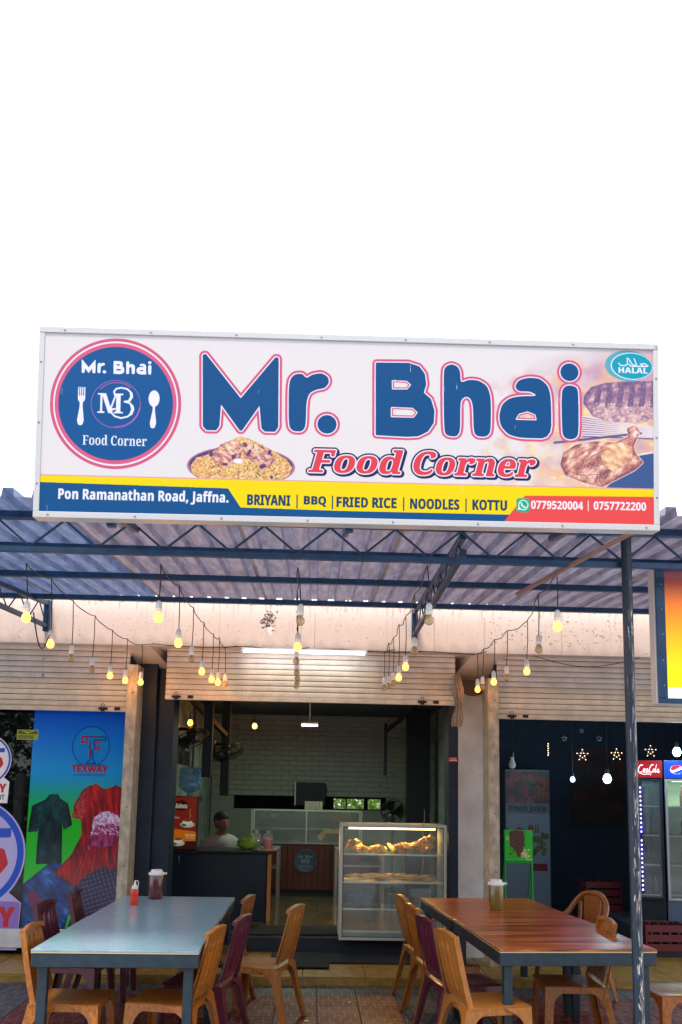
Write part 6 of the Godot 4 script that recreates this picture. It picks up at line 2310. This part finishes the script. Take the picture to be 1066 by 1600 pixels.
	for q in [[3.20, -2.35, 0.13, "red bottle crate on the floor left of the coolers, lowest of its stack"], [3.20, -2.35, 0.375, "red bottle crate on top of the stack left of the coolers"], [3.30, -0.98, 0.13, "dim red crate on the floor before the coolers"]]:
		o = thing("bottle_crate", q[3], "crate", Vector3(q[0], q[2], q[1]), "red bottle crates")
		var cr := mat(L(0.12, 0.008, 0.014), 0.45)
		for s in [-1, 1]:
			for y in [0.0, 0.085, 0.17]:
				b = Mb.new()
				b.bx(-0.2, 0.2, y, y + 0.065, s * 0.14, s * 0.128, 0.003)
				b.bx(s * 0.2, s * 0.188, y, y + 0.065, -0.127, 0.127, 0.003)
				put("slat", b, cr, o)
		b = Mb.new()
		b.bx(-0.187, 0.187, 0.002, 0.012, -0.127, 0.127)
		for sx in [-1, 1]:
			for sz in [-1, 1]:
				b.bx(sx * 0.1995, sx * 0.18, 0.001, 0.236, sz * 0.1395, sz * 0.12, 0.002)
		put("base", b, cr, o)
		for i in 4:
			for j in 3:
				b = Mb.new()
				b.lathe([Vector2(0, 0), Vector2(0.026, 0), Vector2(0.027, 0.13), Vector2(0.011, 0.19), Vector2(0.012, 0.225), Vector2(0, 0.225)], Vector3(-0.13 + i * 0.087, 0.013, -0.08 + j * 0.08), 10)
				put("bottle", b, mat(L(0.03, 0.012, 0.01), 0.15), o)
		k += 1
	# red banner on the rear wall
	b = Mb.new()
	var c := Cv.new(160, 256, Color(0.16, 0.04, 0.05))
	var r := RandomNumberGenerator.new()
	r.seed = 18
	for i in 40:
		c.ell(r.randf() * 160, r.randf() * 256, r.randf_range(8, 30), r.randf_range(6, 22), [Color(0.30, 0.04, 0.06), Color(0.10, 0.05, 0.10), Color(0.22, 0.06, 0.06)][i % 3], r.randf() * 3, 14)
	b.bx(-0.35, 0.35, 0, 1.0, 0.0, 0.003)
	b.quad(Vector3(-0.35, 0, 0.004), Vector3(0.35, 0, 0.004), Vector3(0.35, 1.0, 0.004), Vector3(-0.35, 1.0, 0.004))
	var e := put("wall_banner", b, flat_print(c.done(), 0.5))
	e.position = Vector3(3.75, 1.15, -3.97)
	tag(e, "dim dark red banner on the rear wall of the right shop", "banner")

# ---------------------------------------------------------------- the seated person
func person_field(bones: Array, lo: Vector3, hi: Vector3, cell: float, k: float, b: Mb) -> void:
	# smooth union of tapered capsules, meshed as surface nets
	var n := Vector3i(((hi - lo) / cell).ceil()) + Vector3i.ONE
	var f := PackedFloat32Array()
	f.resize(n.x * n.y * n.z)
	var dist := func(p: Vector3) -> float:
		var s := 0.0
		for q in bones:
			var ab: Vector3 = q[1] - q[0]
			var t := clampf((p - q[0]).dot(ab) / maxf(ab.length_squared(), 1e-9), 0.0, 1.0)
			var d: float = (p - q[0] - ab * t).length() - lerpf(q[2], q[3], t)
			s += exp(-clampf(d * k, -40.0, 40.0))
		return -log(maxf(s, 1e-18)) / k
	for z in n.z:
		for y in n.y:
			for x in n.x:
				f[x + n.x * (y + n.y * z)] = dist.call(lo + Vector3(x, y, z) * cell)
	var at := {}
	var pt := PackedVector3Array()
	for z in n.z - 1:
		for y in n.y - 1:
			for x in n.x - 1:
				var s := Vector3.ZERO
				var c := 0
				for e in [[0, 0, 0, 0], [0, 1, 0, 0], [0, 0, 1, 0], [0, 1, 1, 0], [1, 0, 0, 0], [1, 1, 0, 0], [1, 0, 0, 1], [1, 1, 0, 1], [2, 0, 0, 0], [2, 1, 0, 0], [2, 0, 1, 0], [2, 1, 1, 0]]:
					var o := Vector3i(x, y, z)
					var ax: int = e[0]
					var u := (ax + 1) % 3
					var w := (ax + 2) % 3
					if ax == 1:
						o[w] += e[1]; o[u] += e[3]
					else:
						o[u] += e[1]; o[w] += e[2]
					var p := o
					p[ax] += 1
					var a := f[o.x + n.x * (o.y + n.y * o.z)]
					var d := f[p.x + n.x * (p.y + n.y * p.z)]
					if (a < 0.0) != (d < 0.0):
						s += Vector3(o).lerp(Vector3(p), a / (a - d)); c += 1
				if c:
					at[Vector3i(x, y, z)] = pt.size()
					pt.append(lo + s / c * cell)
	var nn := PackedVector3Array()
	for p in pt:
		var h := cell * 0.5
		nn.append(Vector3(dist.call(p + Vector3(h, 0, 0)) - dist.call(p - Vector3(h, 0, 0)), dist.call(p + Vector3(0, h, 0)) - dist.call(p - Vector3(0, h, 0)), dist.call(p + Vector3(0, 0, h)) - dist.call(p - Vector3(0, 0, h))).normalized())
	for z in range(1, n.z - 1):
		for y in range(1, n.y - 1):
			for x in range(1, n.x - 1):
				for ax in 3:
					var o := Vector3i(x, y, z)
					var p := o
					p[ax] += 1
					var a := f[o.x + n.x * (o.y + n.y * o.z)]
					var d := f[p.x + n.x * (p.y + n.y * p.z)]
					if (a < 0.0) == (d < 0.0):
						continue
					var u := Vector3i.ZERO
					var w := Vector3i.ZERO
					u[(ax + 1) % 3] = 1; w[(ax + 2) % 3] = 1
					var i := [at.get(o, -1), at.get(o - u, -1), at.get(o - u - w, -1), at.get(o - w, -1)]
					if -1 in i:
						continue
					if a > 0.0:
						i.reverse()
					b.tri(pt[i[0]], pt[i[1]], pt[i[2]], nn[i[0]], nn[i[1]], nn[i[2]])
					b.tri(pt[i[0]], pt[i[2]], pt[i[3]], nn[i[0]], nn[i[2]], nn[i[3]])

func build_person() -> void:
	var o := thing("person", "dark haired person in a pale shirt sitting behind the dark counter", "person", Vector3(-1.03, 0.2, -2.62))
	o.rotation.y = 0.55
	var v := func(x: float, y: float, z: float) -> Vector3: return Vector3(x, y, z)
	var skin := mat(L(0.20, 0.10, 0.065), 0.55)
	var shirt := mat(L(0.40, 0.39, 0.41), 0.85, 0.0, T.fine, Vector3.ONE * 6, {"bump": 0.5})
	# body: legs, trunk, neck and arms in one skin
	var body := [
		[v.call(0, 0.40, -0.02), v.call(0, 0.70, -0.03), 0.125, 0.135], [v.call(-0.11, 0.73, -0.03), v.call(0.11, 0.73, -0.03), 0.075, 0.075],
		[v.call(0, 0.74, -0.03), v.call(0, 0.86, 0.0), 0.055, 0.048], [v.call(-0.08, 0.36, 0.0), v.call(-0.10, 0.36, 0.36), 0.085, 0.06], [v.call(0.08, 0.36, 0.0), v.call(0.10, 0.36, 0.36), 0.085, 0.06],
		[v.call(-0.10, 0.36, 0.36), v.call(-0.10, 0.06, 0.34), 0.055, 0.035], [v.call(0.10, 0.36, 0.36), v.call(0.10, 0.06, 0.34), 0.055, 0.035],
		[v.call(-0.10, 0.035, 0.34), v.call(-0.11, 0.03, 0.46), 0.033, 0.026], [v.call(0.10, 0.035, 0.34), v.call(0.11, 0.03, 0.46), 0.033, 0.026],
		[v.call(-0.17, 0.72, -0.03), v.call(-0.22, 0.50, 0.06), 0.05, 0.04], [v.call(-0.22, 0.50, 0.06), v.call(-0.12, 0.62, 0.25), 0.037, 0.027],
		[v.call(0.17, 0.72, -0.03), v.call(0.22, 0.50, 0.06), 0.05, 0.04], [v.call(0.22, 0.50, 0.06), v.call(0.12, 0.62, 0.25), 0.037, 0.027]]
	var b := Mb.new()
	person_field(body, Vector3(-0.32, -0.03, -0.22), Vector3(0.32, 0.95, 0.54), 0.02, 42.0, b)
	put("body", b, skin, o)
	# head with brow, nose, jaw and ears
	var hc := Vector3(0, 0.965, 0.01)
	var hd := [[hc + Vector3(0, 0.025, -0.012), hc + Vector3(0, -0.005, 0.012), 0.078, 0.07], [hc + Vector3(0, -0.03, 0.03), hc + Vector3(0, -0.075, 0.045), 0.05, 0.032], [hc + Vector3(0, 0.012, 0.08), hc + Vector3(0, -0.022, 0.094), 0.009, 0.013], [hc + Vector3(-0.076, 0.008, -0.005), hc + Vector3(-0.076, -0.025, 0.0), 0.016, 0.010], [hc + Vector3(0.076, 0.008, -0.005), hc + Vector3(0.076, -0.025, 0.0), 0.016, 0.010], [hc + Vector3(-0.03, 0.028, 0.064), hc + Vector3(0.03, 0.028, 0.064), 0.016, 0.016], [hc + Vector3(-0.018, -0.05, 0.078), hc + Vector3(0.018, -0.05, 0.078), 0.009, 0.009], [hc + Vector3(0, -0.06, 0.0), hc + Vector3(0, -0.14, -0.005), 0.05, 0.05]]
	b = Mb.new()
	person_field(hd, hc - Vector3(0.12, 0.16, 0.12), hc + Vector3(0.12, 0.13, 0.14), 0.008, 110.0, b)
	put("head", b, skin, o)
	b = Mb.new()
	for s in [-1, 1]:
		b.ball(hc + Vector3(s * 0.03, 0.006, 0.073), Vector3(0.012, 0.008, 0.007), Basis(), 10, 6)
	put("eyes", b, mat(L(0.3, 0.29, 0.28), 0.2), o)
	b = Mb.new()
	person_field([[hc + Vector3(0, 0.045, -0.03), hc + Vector3(0, 0.05, 0.012), 0.082, 0.074], [hc + Vector3(0, -0.02, -0.045), hc + Vector3(0, 0.02, -0.04), 0.066, 0.076]], hc - Vector3(0.12, 0.12, 0.15), hc + Vector3(0.12, 0.16, 0.12), 0.01, 90.0, b)
	put("hair", b, M.black, o)
	# shirt over trunk and upper arms
	b = Mb.new()
	var sh := [[v.call(0, 0.40, -0.02), v.call(0, 0.70, -0.03), 0.138, 0.147], [v.call(-0.11, 0.735, -0.03), v.call(0.11, 0.735, -0.03), 0.085, 0.085], [v.call(-0.17, 0.72, -0.03), v.call(-0.21, 0.56, 0.035), 0.063, 0.06], [v.call(0.17, 0.72, -0.03), v.call(0.21, 0.56, 0.035), 0.063, 0.06]]
	person_field(sh, Vector3(-0.34, 0.2, -0.24), Vector3(0.34, 0.86, 0.2), 0.02, 42.0, b)
	put("shirt", b, shirt, o)
	# hands resting on the counter edge
	for s in [-1, 1]:
		b = Mb.new()
		var w := Vector3(s * 0.12, 0.62, 0.25)
		var bones := [[w, w + Vector3(-s * 0.02, 0.02, 0.06), 0.024, 0.026]]
		for i in 4:
			var k := w + Vector3(-s * 0.02 + (i - 1.5) * 0.017, 0.024, 0.075)
			var l: float = [0.032, 0.038, 0.036, 0.028][i]
			bones.append([k, k + Vector3(0, 0.004, l), 0.008, 0.0075])
			bones.append([k + Vector3(0, 0.004, l), k + Vector3(0, -0.016, l + 0.022), 0.0075, 0.006])
		bones.append([w + Vector3(-s * 0.03, 0.015, 0.03), w + Vector3(-s * 0.06, 0.012, 0.06), 0.011, 0.008])
		person_field(bones, w - Vector3(0.1, 0.05, 0.05), w + Vector3(0.1, 0.08, 0.17), 0.005, 240.0, b)
		put("hand", b, skin, o)
	var stool := thing("stool", "dark stool under the seated person behind the counter", "stool", Vector3(-1.03, 0.2, -2.62))
	b = Mb.new()
	b.lathe([Vector2(0, 0.24), Vector2(0.15, 0.24), Vector2(0.16, 0.25), Vector2(0.15, 0.265), Vector2(0, 0.265)], Vector3.ZERO, 20)
	put("seat", b, M.black_plastic, stool)
	for i in 4:
		b = Mb.new()
		var a := PI / 4 + i * PI / 2
		b.tube([Vector3(cos(a) * 0.10, 0.24, sin(a) * 0.10), Vector3(cos(a) * 0.15, 0.0, sin(a) * 0.15)], 0.014, 6)
		put("leg", b, M.black_plastic, stool)

# ---------------------------------------------------------------- across the road and behind the shop
func tree(at: Vector3, h: float, rad: float, count: int, m: Material, label: String, seed_: int, size := 0.16) -> void:
	var r := RandomNumberGenerator.new()
	r.seed = seed_
	var o := thing("tree", label, "tree", at, "trees")
	var b := Mb.new()
	b.tube([Vector3(0, -0.1, 0), Vector3(0.1, h * 0.3, 0.05), Vector3(-0.05, h * 0.6, 0), Vector3(0, h * 0.85, 0.1)], [h * 0.035, h * 0.028, h * 0.018, h * 0.006], 10)
	var tips := []
	for i in 9:
		var a := i * 2.4
		var y := h * (0.35 + 0.05 * i)
		var e := Vector3(cos(a) * rad * r.randf_range(0.5, 0.85), y + h * 0.18, sin(a) * rad * r.randf_range(0.5, 0.85))
		b.tube([Vector3(0, y, 0), Vector3(0, y, 0).lerp(e, 0.5) + Vector3(0, 0.2, 0), e], [h * 0.014, h * 0.009, h * 0.003], 6)
		tips.append(e)
	tips.append(Vector3(0, h * 0.9, 0))
	put("trunk", b, M.bark, o)
	b = Mb.new()
	for i in count:
		var c: Vector3 = tips[r.randi() % tips.size()]
		var d := Vector3(r.randfn(), r.randfn() * 0.7, r.randfn()) * rad * 0.26
		var p := c + d
		var x := Vector3(r.randfn(), r.randfn(), r.randfn()).normalized()
		var y := x.cross(Vector3(r.randfn(), r.randfn(), r.randfn())).normalized()
		var s := size * r.randf_range(0.6, 1.3)
		b.quad(p, p + x * s * 0.5 - y * s * 0.28, p + x * s, p + x * s * 0.5 + y * s * 0.28)
	put("crown", b, m, o)

func build_surroundings() -> void:
	tree(Vector3(-5.5, -0.06, 16.5), 7.0, 3.0, 5200, M.leaf, "spreading green tree across the road, left one", 41)
	tree(Vector3(1.6, -0.06, 17.5), 6.2, 2.6, 4600, M.leaf, "spreading green tree across the road, middle one", 42)
	tree(Vector3(8.2, -0.06, 16.8), 7.5, 3.2, 5200, M.leaf, "spreading green tree across the road, right one", 43)
	# boundary fence across the road
	var o := thing("boundary_fence", "pale concrete post fence with dark bars across the road", "fence", Vector3(0, -0.06, 15.0))
	for i in 13:
		var b := Mb.new()
		b.bx(-12 + i * 2.0 - 0.12, -12 + i * 2.0 + 0.12, 0, 1.9, -0.12, 0.12, 0.01)
		put("post", b, M.concrete, o)
	for i in 12:
		var b := Mb.new()
		b.bx(-12 + i * 2.0 + 0.125, -10 + i * 2.0 - 0.125, 0, 0.6, -0.08, 0.08, 0.005)
		put("low_wall", b, M.bark, o)
		for k in 9:
			b = Mb.new()
			var x := -12 + i * 2.0 + 0.25 + k * 0.19
			b.bx(x, x + 0.025, 0.605, 1.75, -0.012, 0.012)
			put("bar", b, M.black, o)
	var hr := RandomNumberGenerator.new()
	hr.seed = 90
	var hb := Mb.new()
	for i in 15000:
		var p := Vector3(hr.randf_range(-15, 15), 0.1 + 3.1 * pow(hr.randf(), 0.8), 15.9 + hr.randfn() * 0.35)
		p.y *= 0.85 + 0.25 * sin(p.x * 1.7) * sin(p.x * 0.6)
		var x := Vector3(hr.randfn(), hr.randfn(), hr.randfn()).normalized()
		var y := x.cross(Vector3(hr.randfn(), hr.randfn(), hr.randfn())).normalized()
		hb.quad(p, p + x * 0.12 - y * 0.07, p + x * 0.24, p + x * 0.12 + y * 0.07)
	var hedge := put("hedge", hb, M.leaf)
	tag(hedge, "long dark green hedge along the back of the roadside fence", "hedge")
	hedge.set_meta("kind", "stuff")
	# hedge trees behind the fence
	for i in 7:
		tree(Vector3(-13.5 + i * 4.5, -0.06, 18.8 + 0.6 * (i % 3)), 5.2 + 0.4 * (i % 2), 3.0, 5200, M.leaf, "dense low tree behind the roadside fence, number %s from its left end" % ["one", "two", "three", "four", "five", "six", "seven"][i], 60 + i, 0.24)
	# yard shrubs seen through the kitchen openings
	var r := RandomNumberGenerator.new()
	r.seed = 77
	for q in [[0.2, "left"], [1.1, "right"]]:
		var s := thing("yard_shrub", "bright green shrub in the yard seen through the kitchen openings, %s one" % q[1], "shrub", Vector3(q[0], -0.06, -8.0))
		var b := Mb.new()
		for i in 1500:
			var p := Vector3(r.randfn() * 0.45, 1.25 + r.randfn() * 0.4, r.randfn() * 0.3)
			var x := Vector3(r.randfn(), r.randfn(), r.randfn()).normalized()
			var y := x.cross(Vector3(r.randfn(), r.randfn(), r.randfn())).normalized()
			b.quad(p, p + x * 0.06 - y * 0.035, p + x * 0.12, p + x * 0.06 + y * 0.035)
		put("leaves", b, M.leaf_light, s)
		b = Mb.new()
		for i in 6:
			b.tube([Vector3(0, 0, 0), Vector3(r.randfn() * 0.3, 1.2, r.randfn() * 0.2)], [0.02, 0.008], 6)
		put("stem", b, M.bark, s)

func _ready() -> void:
	rng.seed = 1
	var cam := Camera3D.new()
	cam.name = "camera"
	cam.projection = Camera3D.PROJECTION_FRUSTUM
	cam.near = 0.05
	cam.far = 700.0
	cam.keep_aspect = Camera3D.KEEP_HEIGHT
	cam.size = 1600.0 / 1300.0 * cam.near
	cam.frustum_offset = Vector2(0, 260.0 / 1300.0 * cam.near)
	cam.position = Vector3(0, 1.55, 7.0)
	cam.basis = Basis(Vector3.UP, deg_to_rad(-1.75)) * Basis(Vector3(1, 0, 0), deg_to_rad(7.66)) * Basis(Vector3(0, 0, 1), deg_to_rad(1.06))
	add_child(cam)
	var env := Environment.new()
	env.background_mode = Environment.BG_SKY
	var sm := ProceduralSkyMaterial.new()
	sm.sky_top_color = Color(0.90, 0.94, 1.0)
	sm.sky_horizon_color = Color(0.98, 0.985, 1.0)
	sm.sky_curve = 0.15
	sm.ground_bottom_color = Color(0.35, 0.31, 0.28)
	sm.ground_horizon_color = Color(0.6, 0.57, 0.54)
	env.sky = Sky.new()
	env.sky.sky_material = sm
	env.background_energy_multiplier = 1.0
	env.tonemap_mode = Environment.TONE_MAPPER_LINEAR
	env.tonemap_exposure = 2.45
	env.sdfgi_enabled = true
	env.ssao_enabled = true
	env.ssil_enabled = true
	var we := WorldEnvironment.new()
	we.name = "world_environment"
	we.environment = env
	add_child(we)
	var sun := DirectionalLight3D.new()
	sun.name = "sun"
	sun.light_energy = 0.6
	sun.light_color = Color(1.0, 0.97, 0.93)
	sun.light_angular_distance = 12.0
	sun.shadow_enabled = true
	sun.rotation = Vector3(deg_to_rad(-64), deg_to_rad(-25), 0)
	add_child(sun)
	make_materials()
	build_ground()
	build_building()
	build_awning()
	build_guides()
	build_shutter(-4.5, -1.668, 2.205, "beige roller shutter of the left shop above the poster window", [2.62 - 1.416 + 0.0])
	build_shutter(-1.34, 1.262, 2.325, "beige roller shutter of the middle shop, stained at its lower edge", [-1.2, 1.0])
	build_shutter(1.643, 4.9, 2.215, "tan roller shutter of the right shop behind the post", [-1.5])
	build_sign()
	build_post()
	build_light_box()
	build_bulbs()
	build_tube_light()
	build_furniture()
	build_left_shop()
	build_food_cabinet()
	build_middle_shop()
	build_person()
	build_right_shop()
	build_surroundings()
